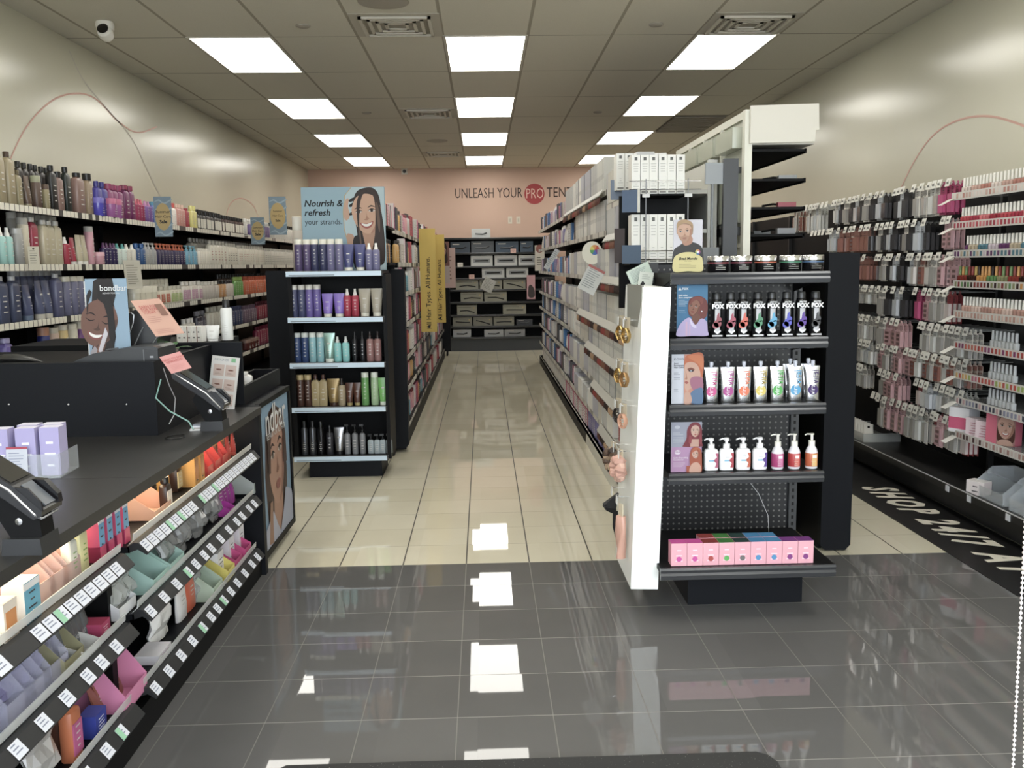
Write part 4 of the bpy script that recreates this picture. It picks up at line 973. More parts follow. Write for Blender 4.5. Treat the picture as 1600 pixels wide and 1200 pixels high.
# --- fifth shelf
lw(1, 250, 330, 'bot', .09, .2, ('6a1f3c', '4a1a2a', .2), 'burgundy bottle half hidden behind the counter')
lw(1, 378, 396, 'jar', .11, .11, ('5a2a26', '8a6a5a'), 'brown lidded jar')
lw(1, 396, 424, 'bot', .1, .22, ('8a1c44', '701838', .18, .6), 'raspberry red bottle')
# shelf talkers hanging on the left wall
def sale_tag(u, v0, v1, x, label, w_=.125):
    p = at(u, v1, 'x', x); q = at(u, v0, 'x', x); H = q[2]-p[2]; A = Art(w_, H, '7d97a8', .003)
    for k in range(5): A.blob([(0, .05+.2*k), (.3, .13+.2*k), (.6, .05+.2*k), (1, .14+.2*k), (1, .1+.2*k), (.6, .01+.2*k), (.3, .09+.2*k)], '9db6c4')
    A.ell(.5, .5, .44, .34, 'c7a85a'); A.text('Summer', .5, .62, .03, '33302a', 'CENTER', .01); A.text('Hair Care', .5, .50, .028, '33302a', 'CENTER', .01); A.text('Sale', .5, .37, .034, '222020', 'CENTER', .04)
    o = poster('sale_sign', A, label, 'sign', (x, p[1], p[2]), .15, 0, 'summer sale signs on the left wall shelves')
    zs = min(LW_Z, key=lambda q: abs(q-(p[2]+H*.4))); g = G(); g.tube([(0, .006, zs-.01-p[2]), (-(x+2.52), .02, zs-.01-p[2])], .004, mat('c9c9c4', .3), 6); obj('clip_arm', g, o); return o
sale_tag(243, 308, 370, -2.44, 'blue and yellow summer sale tag, nearest of three on the left wall')
sale_tag(393, 340, 382, -2.44, 'blue and yellow summer sale tag, middle and lowest of three on the left wall', .14)
sale_tag(422, 308, 367, -2.42, 'blue and yellow summer sale tag, farthest of three on the left wall', .19)
A = Art(.13, .2, 'cfc8b4', .002); A.lines(.15, .8, .7, 9, .08, .025, '8d8878')
poster('paper_flyer', A, 'tilted cream paper flyer hanging from the second shelf of the left wall', 'flyer', (-2.50, Y(208, -2.45, 440), 1.30), .9, -.12)
A = Art(.055, .13, 'cfc5a8', .002); A.lines(.15, .8, .7, 6, .1, .03, '8d8878'); A.ell(.5, .9, .1, .04, '4a3a30')
poster('paper_flyer', A, 'small cream swing ticket beside the grey foil bottles on the left wall', 'flyer', (-2.49, Y(44, -2.49, 400), 1.435), .5, 0)
# tall bottle on top, behind the header sign
put('tallb', k_cyl(.075, .4, 'cbbfae', 'e6e2d4', .25), (-1.40, 7.07, 1.411), 0, 'shampoo_bottle', 'tall cream bottle with big white cap behind the blue header sign', 'bottle', 'tall bottles by the header sign')

# ================================================================== CHECKOUT COUNTER
WT = .80
TOPM = mat('2b2a29', .38)
t = thing('checkout_counter', 'black checkout counter with three product tiers facing the aisle, at the left', 'counter')
g = G(); g.box(-2.25, -1.03, 1.0, 2.78, WT-.032, WT, TOPM); g.box(-2.25, -1.03, 2.782, 4.2, WT-.032, WT, TOPM); obj('worktop', g, t)
g = G(); g.box(-2.2, -1.34, 1.05, 4.2, .0, WT-.032, NAVY); obj('cabinet_body', g, t)
g = G(); g.box(-1.34, -1.065, 1.05, 4.2, 0, .10, BLACK); obj('kick_base', g, t)
g = G(); g.box(-1.34, -1.12, 2.63, 2.665, .1, WT-.032, BLACK); obj('divider_panel', g, t)
g = G(); g.box(-2.2, -1.045, 4.2, 4.245, 0, WT+.002, NAVY); obj('end_panel', g, t)
for a, b in ((1.06, 2.62), (2.68, 4.19)):
    g = G(); g.box(-1.20, -1.16, a, b, WT-.040, WT-.033, mat('ffe9c4', .5, emit=14.0)); obj('led_strip', g, t)
TZ = (.617, .408, .160)
LIPX = -1.02
for ti, z in enumerate(TZ):
    for bi, (a, b) in enumerate(((1.06, 2.60), (2.70, 4.10))):
        g = G(); g.prism([(-1.335, z-.045), (-1.075, z-.03), (-1.075, z-.012), (-1.335, z-.022)], 'y', a, b, NAVY)
        g.prism([(-1.335, z-.09), (-1.32, z-.09), (-1.09, z-.05), (-1.09, z-.03), (-1.335, z-.045)], 'y', a, a+.004, NAVY)
        sh = obj('tier_shelf', g, t)
        g = G(); g.prism([(-1.08, z-.012), (-1.062, z+.002), (-1.0475, z), (-1.0215, z-.032), (-1.024, z-.037), (-1.05, z-.02), (-1.08, z-.03)], 'y', a, b, mat('242527', .45)); obj('label_holder', g, sh)
        g = G(); g.prism([(-1.082, z-.01), (-1.062, z+.006), (-1.060, z+.008), (-1.058, z+.03), (-1.0615, z+.03), (-1.064, z+.009)], 'y', a, b, mat('dfe2de', .25, alpha=.5)); obj('clear_fence', g, sh)
        # paper tags on the slanted face
        dense = (ti == 0)
        y = a+.03; k = 0; r = random.Random(ti*2+bi)
        while y < b-.06:
            if not (dense and .9 > r.random() or not dense): y += .06; continue
            g = G(); w_ = .05 if dense else .045
            g.add([(0, -w_/2, 0), (0, w_/2, 0), (.0245, w_/2, -.0285), (.0245, -w_/2, -.0285)], [(0, 1, 2, 3)], mat('dfe2ec', .45))
            for q in range(3): g.add([(.003+.006*q, -w_*.35, .0006-.0035-.007*q), (.003+.006*q, w_*(.1+.1*q), .0006-.0035-.007*q), (.005+.006*q, w_*(.1+.1*q), .0006-.0058-.007*q), (.005+.006*q, -w_*.35, .0006-.0058-.007*q)], [(0, 1, 2, 3)], mat('8088a0', .5))
            if r.random() < .12: g.add([(.001, -w_/2, .0004), (.001, 0, .0004), (.0255, 0, -.0281), (.0255, -w_/2, -.0281)], [(0, 1, 2, 3)], mat('8fd0a4', .5))
            obj('price_tag', g, sh, (-1.0462, y, z-.0002)); y += .056 if dense else r.choice((.085, .1, .12)); k += 1
# poster light box on the far end of the counter
t = thing('poster_case', 'black framed tall poster of a woman on the far end of the counter', 'poster frame')
g = G(); g.box(-1.5, -1.075, 4.25, 4.94, .03, .80, NAVY); obj('case', g, t)
g = G(); g.box(-1.5, -1.12, 4.30, 4.9, 0, .03, BLACK); obj('plinth', g, t)
for a, b, c, d in ((4.27, 4.96, .045, .075), (4.27, 4.96, .775, .80), (4.27, 4.30, .075, .775), (4.93, 4.96, .075, .775)):
    g = G(); g.box(-1.075, -1.058, a, b, c, d, BLACK); obj('frame_bar', g, t)
W, H = .63, .70; A = Art(W, H, '7fa3c0', .004)
A.rect(0, 1, .8, 1, '86acc8')
A.poly([(.16, .12), (.1, .5), (.16, .78), (.3, .93), (.5, .97), (.66, .9), (.8, .72), (.86, .45), (.84, .2), (.6, .05)], '4c342c')
A.poly([(.34, .0), (.36, .3), (.66, .3), (.7, 0)], 'b9866c')
A.face(.50, .575, .235, 'c08e74', '9a6650', 'a0584e', '3c2822', 1, 4, '4a3a30')
A.poly([(.20, .5), (.2, .78), (.34, .92), (.5, .95), (.4, .84), (.3, .7), (.27, .5)], '4c342c'); A.poly([(.72, .5), (.74, .72), (.64, .86), (.5, .95), (.72, .9), (.84, .7), (.85, .48)], '54392f')
A.poly([(.0, 0), (.04, .14), (.3, .22), (.42, .1), (.55, 0)], 'b8bccf'); A.poly([(.5, 0), (.64, .14), (.76, .3), (.97, .24), (1, .18), (1, 0)], 'aeb4cb'); A.poly([(.12, .02), (.2, .3), (.28, .3), (.26, 0)], 'a87a5e')
A.text('ndbar', .5, .87, .2, 'eeeeec', 'CENTER', .006, 0, 0, .95); A.text('REPAIR FOR ALL HAIR', .5, .765, .042, 'e0e0de', 'CENTER')
o = obj('poster_print', A.g, t, (-1.068, 4.30, .075), PI/2)
t = thing('counter_tray', 'low black open tray on the far end of the counter', 'tray')
g = G()
for q in ((-1.262, -1.12, 4.268, 4.28), (-1.262, -1.12, 5.0, 5.015), (-1.135, -1.12, 4.28, 5.0), (-1.262, -1.25, 4.28, 5.0)): g.box(*q, .802, .885, NAVY)
obj('tray_walls', g, t); g = G(); g.box(-1.25, -1.135, 4.28, 5.0, .802, .812, GREYM); obj('tray_floor', g, t)
# raised register cabinet and partition
t = thing('register_riser', 'large black raised cabinet for the register on the counter, with small screws in front', 'cabinet')
g = G(); g.box(-2.4, -1.254, 3.5, 3.52, WT, 1.084, NAVY); obj('front_panel', g, t)
g = G(); g.box(-1.272, -1.254, 3.52, 4.24, WT, 1.084, NAVY); obj('side_panel', g, t)
g = G(); g.box(-2.4, -1.272, 3.52, 4.24, 1.05, 1.066, BLACK); obj('top_board', g, t)
for u in (14, 107, 198):
    p = at(u, 632, 'y', 3.5); g = G(); g.lathe([(.0001, 0), (.004, .0005), (.0035, .002), (0.0001, .0025)], CHROME, 10, T=Tm((p[0], 3.5, p[2]), 0, PI/2)); obj('screw', g, t)
t = thing('counter_partition', 'black square partition block standing behind the register cabinet', 'partition')
g = G(); g.box(-1.55, -1.117, 4.245, 4.262, WT+.003, 1.095, NAVY); obj('front_board', g, t)
g = G(); g.box(-2.2, -1.27, 4.32, 4.78, .813, 1.085, BLACK); obj('rear_box', g, t)
# register screen, cash drawer / printer, scanner
t = thing('register_screen', 'black register screen seen from behind with silver edge lines', 'screen', (0, 0, 0))
def px2(pts, y): return [(at(u, v, 'y', y)[0], at(u, v, 'y', y)[2]) for u, v in pts]
def zc(pts): return [(a_, max(b_, 1.068)) for a_, b_ in pts]
g = G(); g.prism(zc(px2([(203, 487), (212, 484), (225, 492), (247, 527), (241, 548), (190, 548), (199, 520)], 3.78)), 'y', 3.78, 3.95, mat('2a2b2d', .3)); obj('housing', g, t)
for pts in ([(204, 488), (209, 492), (208, 505), (202, 522), (191, 541)], [(224, 511), (218, 522), (210, 540)], [(246, 527), (236, 540)]):
    g = G(); g.tube([(a_, 3.777, b_) for a_, b_ in px2(pts, 3.777)], .0022, mat('b9bcbe', .3, .6), 5); obj('edge_trim', g, t)
g = G(); g.prism(zc(px2([(174, 513), (202, 489), (198, 520), (190, 548), (162, 548)], 3.80)), 'y', 3.80, 3.93, mat('17181b', .5)); obj('stand', g, t)
g = G(); g.tube([(a_, 3.796, b_) for a_, b_ in px2([(176, 522), (187, 528)], 3.796)], .0022, mat('b9bcbe', .3, .6), 5); obj('edge_trim', g, t)
t = thing('receipt_printer', 'low black receipt printer with sloping left side on top of the register cabinet', 'printer', (at(248, 560, 'y', 3.56)[0], 3.56, 1.067))
g = G(); g.prism([(-.34, 0), (-.335, .012), (-.25, .045), (-.12, .066), (-.02, .07), (0, .062), (0, 0)], 'y', 0, .2, mat('2b2d30', .35)); obj('body', g, t)
g = G(); g.box(-.055, -.001, -.004, .0, .004, .058, mat('232427', .3)); g.box(-.0555, -.054, -.005, .001, .004, .058, mat('8c8f92', .3)); obj('front_cover', g, t)
g = G(); g.prism([(-.2, .058), (-.19, .064), (-.15, .068), (-.15, .060)], 'y', -.003, .0, mat('3a3c40', .3)); obj('paper_latch', g, t)
g = G(); g.box(-.032, -.018, -.0048, -.004, .026, .034, mat('8a8c90', .4)); obj('badge', g, t)
g = G(); g.loft([[(-.14+.05*k+0*a, .04*math.sin(k*PI/5)*math.cos(a), .012+.035*math.sin(PI*k/5)*(.5+.5*math.sin(a))) for a in [2*PI*j/8 for j in range(8)]] for k in range(6)], mat('2c2b29', .35))
tag(obj('barcode_scanner', g, None, (at(20, 568, 'y', 3.6)[0], 3.62, 1.066)), 'dark curved handheld scanner lying on the register cabinet at the left edge', 'scanner')
# bondbar poster standing on the cabinet
W, H = .156, .33; A = Art(W, H, '8fb0ca', .004)
A.poly([(0, 0), (.03, .08), (.12, .3), (.1, .6), (.2, .97), (.3, 1), (.66, 1), (.72, .8), (.66, .7), (.7, .55), (.64, .45), (.66, .3), (.56, .12), (.6, 0)], '231b19')
A.blob([(.1, .1), (.08, .4), (.15, .62), (.3, .78), (.44, .72), (.5, .55), (.46, .35), (.36, .15), (.2, .05)], '6b4636')
A.face(.27, .47, .092, '7a5140', '5c3d30', '8f4a44', '1d1412', 2, -14, '140e0c', None, -.06, True); A.poly([(.5, .3), (.49, .55), (.42, .70), (.28, .76), (.3, .86), (.5, .9), (.64, .7), (.66, .4), (.6, .15)], '1c1513'); A.poly([(.0, .55), (.06, .72), (.16, .84), (.1, .88), (.02, .8)], '231b19')
A.poly([(.0, .0), (.03, .13), (.14, .2), (.26, .1), (.3, 0)], 'a9a2a6'); A.blob([(.14, .0), (.2, .16), (.34, .3), (.36, .22), (.3, .08), (.28, 0)], '8a5c48')
A.poly([(.22, .14), (.42, .42), (.48, .34), (.28, .1)], 'cfc9cf'); A.text('bondbar', .68, .885, .034, 'eef0f0', 'CENTER', .006, 0, 0, .9); A.text('REPAIR FOR ALL', .62, .825, .009, 'dfe0e0', 'CENTER')
for k in range(2):
    B2 = A if k == 0 else Art(W, H*.97, 'e6e4e0', .003)
    poster('counter_poster', B2, 'tall counter poster of a laughing curly haired woman beside the register' if k == 0 else 'second white backed poster stacked behind the laughing woman poster', 'poster', (at(141, 560, 'y', 3.68)[0]-.008*k, 3.68+.008*k, 1.067), .12, 0, 'posters beside the register')
def paper(u0, v0, u1, v1, y, bg, label, rx, roll, name='paper_flyer', deco=None, W=None, H=None, rz=0):
    """paper sheet centred between two photo corners on plane y"""
    c = at((u0+u1)/2, (v0+v1)/2, 'y', y); A = Art(W, H, bg, .0015)
    if deco: deco(A)
    for i, p in enumerate(A.g.v): A.g.v[i] = (p[0]-W/2, p[1], p[2]-H/2)
    M4 = Matrix.Rotation(rz, 4, 'Z') @ Matrix.Rotation(rx, 4, 'X') @ Matrix.Rotation(roll, 4, 'Y')
    o = obj(name, A.g, None, c); o.rotation_euler = M4.to_euler(); tag(o, label, 'paper'); return o
def paper4(TL, TR, BL, bg, label, deco, W=.125, H=.155, name='paper_flyer'):
    """sheet spanned by three corner points in the room"""
    A = Art(W, H, bg, .0012); deco(A); TL, TR, BL = Vector(TL), Vector(TR), Vector(BL)
    e1, e2 = (TR-TL)/W, (TL-BL)/H; n = e1.cross(e2).normalized()
    A.g.v = [tuple(BL-TL+e1*p[0]+e2*p[2]-n*p[1]) for p in A.g.v]
    o = obj(name, A.g, None, tuple(TL)); tag(o, label, 'paper'); return o
def deco_pink(A):
    A.text('EARN POINTS', .12, .80, .016, 'd0605a', 'LEFT', .02); A.text('FOR REWARDS', .12, .72, .016, 'd0605a', 'LEFT', .02); A.text('TODAY', .12, .64, .016, 'd0605a', 'LEFT', .02); A.lines(.12, .52, .5, 4, .05, .01, 'c98a80'); A.lines(.12, .16, .76, 3, .045, .008, 'c98a80', 3); A.rect(.66, .9, .52, .84, '9a6a58')
def deco_pink2(A):
    A.text('WANT TO EARN', .5, .74, .012, 'd0605a', 'CENTER', .02); A.text('REWARDS?', .5, .6, .014, 'd0605a', 'CENTER', .02); A.lines(.15, .4, .7, 4, .08, .012, 'd9857c')
paper4(at(204, 470, 'y', 3.70), at(249, 466, 'y', 3.80), at(244, 526, 'y', 3.66), 'e3ac94', 'large peach pink flyer with red headline draped on the register screen', deco_pink)
paper4(at(249, 558, 'y', 3.47), at(281, 549, 'y', 3.53), at(268, 584, 'y', 3.46), 'e59a94', 'small pink flyer with red headline above the far card reader', deco_pink2, .085, .085)
def deco_sheet(A):
    A.text('DESIGNER', .1, .93, .014, '8f9fa8', 'LEFT', .0); A.rect(.7, .86, .9, .98, '7fc98a')
    for r_ in range(3):
        for c_ in range(2): A.rect(.1+.43*c_, .48+.43*c_, .62-.28*r_, .84-.28*r_, 'd9bdae'); A.ell(.29+.43*c_, .74-.28*r_, .1, .015, '8a5a4a'); A.lines(.16+.43*c_, .68-.28*r_, .26, 2, .025, .007, 'a58a7e')
paper(326, 558, 372, 637, 4.15, 'e6e3dc', 'white display sheet with peach sample squares leaning behind the far card reader', -.15, .12, 'sample_sheet', deco_sheet, .125, .235)
# card readers on stands
def card_reader(loc, label, s=1.0):
    t = thing('card_reader', label, 'card reader', loc, 0, 'card readers on the counter')
    g = G(); g.prism([(-.05, 0), (.04, 0), (.036, .038), (-.046, .038)], 'y', -.045, .045, mat('27282a', .4)); obj('stand_base', g, t)
    g = G(); g.prism([(-.035, .038), (.035, .038), (.03, .10), (-.06, .15), (-.08, .12)], 'y', -.03, .03, BLACK); arm = obj('stand_arm', g, t)
    g = G(); g.lathe([(.0001, 0), (.008, .0), (.008, .004), (.0001, .005)], CHROME, 12, T=Tm((-.012, -.03, .075), 0, PI/2)); obj('pivot', g, arm)
    T = Tm((-.045, 0, .165), 0, 0, math.radians(36))
    g = G(); L, Wd = .118, .05
    def pr(pts, y0, y1, m, T=T): g.prism(pts, 'y', y0, y1, m, T)
    pr([(-L, -.012), (-L+.006, .012), (L*.25, .016), (L*.95, .004), (L, -.006), (L*.92, -.024), (L*.3, -.02), (-L*.9, -.022)], -Wd, Wd, mat('232325', .22)); hs = obj('housing', g, t)
    g = G(); g.tube([T @ Vector(p) for p in ((-L, -Wd-.001, -.002), (L*.25, -Wd-.001, .004), (L*.9, -Wd-.001, -.012), (L, -Wd*.8, -.016), (L, Wd*.8, -.016))], .003, mat('c9cacc', .25, .8), 6); obj('chrome_trim', g, t)
    g = G(); pr([(-L*.82, .0135), (L*.18, .0165), (L*.18, .0175), (-L*.82, .0145)], -Wd*.82, Wd*.82, mat('3c3a34', .08)); obj('screen', g, t)
    g = G(); pr([(L*.32, .0155), (L*.9, .0055), (L*.9, .009), (L*.32, .018)], -Wd*.5, Wd*.45, mat('5a6068', .2)); obj('keypad', g, t)
    for q0, q1 in ((-Wd, -Wd*.88), (Wd*.6, Wd)): g = G(); pr([(L*.3, .016), (L*.5, .03), (L*.85, .02), (L*.97, .004)], q0, q1, mat('17171a', .2)); obj('privacy_shield', g, t)
    return t
cr = at(322, 672, 'z', WT)
card_reader((cr[0]+.035, cr[1]+.02, WT), 'black card reader on a stand in front of the register cabinet')
cr2 = at(8, 868, 'z', WT)
card_reader((cr2[0]+.045, cr2[1]+.04, WT), 'black card reader cut off by the left edge, on the near counter')
g = G(); g.tube([(-1.22, 3.47, 1.02), (-1.24, 3.46, .95), (-1.19, 3.455, .9), (-1.12, 3.45, .86), (-1.10, 3.44, .83)], .003, mat('6d9a90', .5), 6); tag(obj('reader_cable', g), 'greenish cable curving under the far card reader', 'cable', 'reader cables')
g = G(); g.tube([(-1.247, 3.58, 1.05), (-1.243, 3.62, .98), (-1.235, 3.66, .92), (-1.23, 3.62, .86), (-1.238, 3.58, .83)], .0018, mat('c9c8c4', .5), 6); tag(obj('reader_cable', g), 'thin white cable hanging on the side of the register cabinet', 'cable', 'reader cables')
g = G(); g.tube([(-1.17+.035*math.cos(k*PI/7), 3.44+.05*math.sin(k*PI/7), WT+.004) for k in range(14)], .0025, mat('121212', .4), 6); tag(obj('reader_cable', g), 'black cable coiled flat on the counter beside the far card reader', 'cable', 'reader cables')
for k in range(4):
    g = G(); g.box(-.055, .055, -.03, .03, 0, .005, mat(('d8d8d4', 'a8a29a', 'cfd0d4', '8a8f98')[k], .2)); tag(obj('booklet', g, None, (-1.11+.004*k, 3.62+.003*k, WT+.0055*k+.0003), .1-.05*k), 'glossy booklet in the small pile behind the far card reader', 'booklet', 'booklets on the counter')
# lavender boxes in an acrylic stand
bx0 = at(100, 745, 'z', WT); yl = bx0[1]
t = thing('acrylic_stand', 'clear acrylic stand holding the lavender boxes on the counter', 'stand', (bx0[0]-.12, yl, WT), .06)
g = G(); g.box(-.15, .115, -.02, .13, 0, .003, ACRYL); g.box(-.15, .115, -.022, -.02, 0, .075, ACRYL); g.box(.113, .115, -.02, .13, 0, .075, ACRYL); obj('holder', g, t)
for k, (dx, dy, hh) in enumerate(((.08, .03, .155), (.012, .02, .15), (-.065, .01, .14), (.06, .085, .165), (-.01, .08, .16))):
    nm = ('right front', 'middle front', 'left front', 'right rear', 'left rear')[k]
    put(('lav',), k_box(.058, .05, .15, 'a49acb', 'd6d2e4', 'b3aad6', 'e9e6f2', lines=3, win=None), (bx0[0]-.12+dx, yl+dy, WT+.004), .06, 'product_box', 'lavender box in the acrylic counter stand, %s one' % nm, 'box', 'lavender boxes on the counter')
A = Art(.062, .1, 'd8dbe8', .001); A.rect(0, 1, .93, 1, 'c43a54'); A.rect(0, 1, 0, .02, 'c43a54'); A.lines(.12, .8, .76, 8, .085, .02, '8a90b0')
poster('info_card', A, 'small white info card with red edge in front of the lavender boxes', 'card', (bx0[0]-.155, yl-.035, WT+.001), .05, -.1)
# bottles, tube and plant on top of the partition box
zt = 1.086
put(('wb', 1), k_can(.056, .195, 'd9dad6', '1a1a1c', None, 14, .0), (X(354, 4.5, 500), 4.5, zt), 0, 'aerosol_can', 'white can with black cap standing on the partition block', 'can', 'products on the partition block')
put(('wb', 2), k_tube(.07, .075, 'dcdcd8', 'e6e6e2'), (X(332, 4.45, 520), 4.45, zt), 0, 'squeeze_tube', 'white square ended tube beside the white can on the partition block', 'tube', 'products on the partition block')
for k in range(5):
    put(('wcard', k % 2), k_box(.03, .04, .075, 'dad6ce', None, '7a4a38' if k % 2 else 'dad6ce', lines=2), (X(284+7.5*k, 4.42, 520), 4.42, zt), -.3, 'product_box', 'thin white box with hair photo, in the row left of the white tube', 'box', 'thin white boxes on the partition block')
t = thing('potted_plant', 'small green leafed plant behind the large pink flyer', 'plant', (X(268, 3.86, 540), 3.86, 1.067))
g = G(); g.lathe([(.02, 0), (.028, .035), (.025, .035)], mat('9c8f7c', .6), 12); obj('pot', g, t)
for k, (a, l, w2, el) in enumerate(((0, .09, .035, .3), (2.5, .07, .04, .8), (1.2, .06, .03, .9), (-.8, .07, .03, .35), (3.6, .05, .03, .5))):
    g = G(); P = [(l*s_*math.cos(el), w2*math.sin(PI*min(1, s_))*q*.5, .035+l*s_*math.sin(el)-.02*s_*s_) for q in (1, -1) for s_ in ([0, .25, .5, .75, 1] if q == 1 else [.75, .5, .25])]
    g.add([tuple(Matrix.Rotation(a, 4, 'Z') @ Vector(p)) for p in P], [tuple(range(8))], mat('3f7a34', .35)); obj('leaf', g, t)
put(('wtube', 1), k_bot(.075, .11, 'dcdad4', 'd2d0ca', .12), (-1.19, 4.55, .813), .1, 'product_bottle', 'white bottle standing in the low tray at the far end of the counter', 'bottle')

# ------------------------------------------------------------------ goods on the counter tiers
def ty(u, v, x=-1.13): return at(u, v, 'x', x)[1]
FZ = [z-.012 for z in TZ]
def ct(kind, u, v, tier, wd, h, args, name_desc, kw=None, x=-1.13, rz=PI/2, depth=None, nm=None):
    kw = kw or {}; mk = k_box(wd, depth or wd*.7, h, *args, **kw) if kind == 'box' else KF[kind](wd, h, *args, **kw)
    n_, cat = NM[kind]; key = ('ct', kind, wd, h, tuple(args), tuple(sorted(kw.items())), depth)
    t_ = ('top', 'middle', 'bottom')[tier]
    put(key, mk, (x, ty(u, v, x), FZ[tier]), rz, nm or n_, '%s, counter %s tier' % (name_desc, t_), cat, 'goods on the %s counter tier' % t_)
def k_tray(wd, dp, h, c, alpha=1.0, back=1.6):
    def f():
        g = G(); m = mat(c, .25, alpha=alpha, spec=.6); x, y = wd/2, dp/2
        g.box(-x, x, -y, y, 0, .002, m); g.box(-x, x, -y, -y+.002, 0, h*.6, m); g.box(-x, x, y-.002, y, 0, h*back, m)
        for s_ in (-1, 1): g.prism([(-y, 0), (y, 0), (y, h*back), (y*.2, h*back), (-y, h*.6)], 'x', s_*x-.001, s_*x+.001, m)
        return [('tray', g)]
    return f
def k_bag(wd, h, c, alpha, seed, metal=0):
    def f():
        g = G(); r = random.Random(seed); m = mat(c, .12, metal, alpha=alpha, spec=.8); secs = []
        for j in range(7):
            t = j/6; th = .022*math.sin(PI*min(1, t*.9+.1))+.002
            secs.append([(wd/2*math.cos(a)*(1-.12*r.random()), th*math.sin(a)*(.6+.8*r.random())+.01*math.sin(j*2), h*t+.006*r.random()) for a in [2*PI*i/14 for i in range(14)]])
        g.loft(secs, m, False); return [('bag', g)]
    return f
def k_pch(wd, h, c, mk=None, rough=.35):
    def f():
        g = G(); secs = []
        for t, ry in ((0, .012), (.3, .014), (.7, .008), (.93, .002), (1, .0012)):
            secs.append([(wd/2*math.copysign(abs(math.cos(a))**.5, math.cos(a)), ry*math.sin(a), h*t) for a in [2*PI*(i+.5)/12 for i in range(12)]])
        g.loft(secs, mat(c, rough)); g.text('ion', wd*.45, mat(mk or 'e8e8e8', .5), Matrix.Translation((0, -.0155, h*.32)) @ FRONT, 'CENTER') if mk else marks(g, wd*.5, -.0125, h*.3, h*.6, LMK, 3, 3)
        return [('pouch', g)]
    return f
def cp(mk, key, u, v, tier, name, desc, cat, x=-1.14, rz=PI/2, tilt=0):
    t_ = ('top', 'middle', 'bottom')[tier]
    put(key, mk, (x, ty(u, v, x), FZ[tier]), rz, name, '%s, counter %s tier' % (desc, t_), cat, 'goods on the %s counter tier' % t_, rot=(tilt, 0, rz))
# top tier, near bay (left edge to divider)
ct('box', 4, 980, 0, .06, .09, ('e8d8c4', None, 'e0dcd4'), 'white box with orange nuts picture at the left edge', {'win': 'd8862c'}, x=-1.10)
ct('box', 36, 965, 0, .075, .1, ('4fa8c4', 'e4e2de', 'e4e2de'), 'white and blue carton', {'bar': 'e8e6e2', 'lines': 4}, x=-1.11)
for k, u in enumerate((38, 62, 84)):
    cp(k_tray(.1, .11, .085, 'dcbcb6', .75), ('pt', 1), u, 930, 0, 'display_tray', 'dusty pink translucent tray, %s of three' % ('left', 'middle', 'right')[k], 'tray', x=-1.17)
ct('bot', 84, 905, 0, .045, .13, ('c8a8a8', '1a1a1c', .2, .7), 'small bottle with big black lid in the first row', x=-1.22)
ct('bot', 97, 900, 0, .045, .13, ('d8a8bc', '1a1a1c', .2, .7), 'small pink bottle with big black lid beside the green labelled one', x=-1.2)
ct('bot', 112, 915, 0, .048, .13, ('dcdccc', '2a2a2a', .16, .6), 'white bottle with green print', {'mk': '7aa05a'}, x=-1.13)
ct('bot', 126, 895, 0, .055, .14, ('d9d490', '1a1a1c', .14, .7), 'pale yellow bottle with black lid', {'mk': '8ab04a'}, x=-1.13)
ct('bot', 140, 885, 0, .055, .135, ('e0cc98', 'e4dfd4', .2, .7), 'cream bottle with peach label', x=-1.15)
for k, u in enumerate((150, 163, 176, 188)):
    ct('box', u, 862-9*k, 0, .038, .135, ('5fa6d0', 'e8e8e8', 'c83a6a'), 'blue tall carton with pink base, %s of four' % ('first', 'second', 'third', 'fourth')[k], {'bar': 'e6e6ea', 'lines': 4}, x=-1.12, depth=.04)
    g = G(); g.box(-.019, .019, -.0005, .045, 0, .045, mat('d02a68', .4)); tag(obj('box_sleeve', g, None, (-1.0985, ty(u, 862-9*k, -1.12), FZ[0]), PI/2), 'hot pink sleeve around the foot of blue carton %s from the left' % ('first', 'second', 'third', 'fourth')[k], 'sleeve', 'pink sleeves')
ct('box', 196, 812, 0, .03, .15, ('c43050', None, None), 'red hanging card box beside the blue cartons', {'lines': 2}, x=-1.22)
# top tier, far bay
cp(k_tray(.16, .12, .05, 'cf9f88', .9), ('pt', 2), 228, 810, 0, 'display_tray', 'peach coloured low tray at the near end of the far bay', 'tray', x=-1.16)
for k in range(5):
    ct('cyl', 214+9*k, 775-3*k, 0, .016, .12, ('2a2422', 'c9c9cb', .3), 'thin dark stick with silver cap near the bay divider', x=-1.24)
ct('bot', 260, 800, 0, .05, .11, ('33201a', '161414', .2, .6), 'short dark amber bottle with white label', {'lab': 'cfc8bc'}, x=-1.12)
ct('bot', 276, 785, 0, .06, .125, ('33201a', '161414', .18, .5), 'large dark amber bottle with black cap', {'lab': 'c4b07a'}, x=-1.17)
for k, u in enumerate((262, 273, 285, 296, 305)):
    ct('box', u, 770-7*k, 0, .05, .135, ('d99a2c', 'e8b84a', 'c9922c'), 'golden yellow carton, %s of five' % ORD[k], {'win': 'c47a24'}, x=-1.2 if k < 3 else -1.14, depth=.06)
for k, u in enumerate((314, 326, 338)):
    cp(k_tray(.075, .08, .07, 'd8403c', .85, 1.7), ('rt', 1), u, 742-10*k, 0, 'gift_box', 'coral red clear box, %s of three' % ('left', 'middle', 'right')[k], 'box', x=-1.15)
for k, u in enumerate((334, 344, 350)):
    ct('cyl', u, 725-8*k, 0, .04, .12, ('8a4a2c', 'c98a2c', .25), 'amber bottle with golden cap, %s of three' % ('left', 'middle', 'right')[k], x=-1.15)
for k, u in enumerate((356, 364)):
    ct('tube', u, 712-8*k, 0, .035, .115, ('c93a2c', 'd8553c'), 'orange red tube, %s of two' % ('left', 'right')[k], x=-1.13)
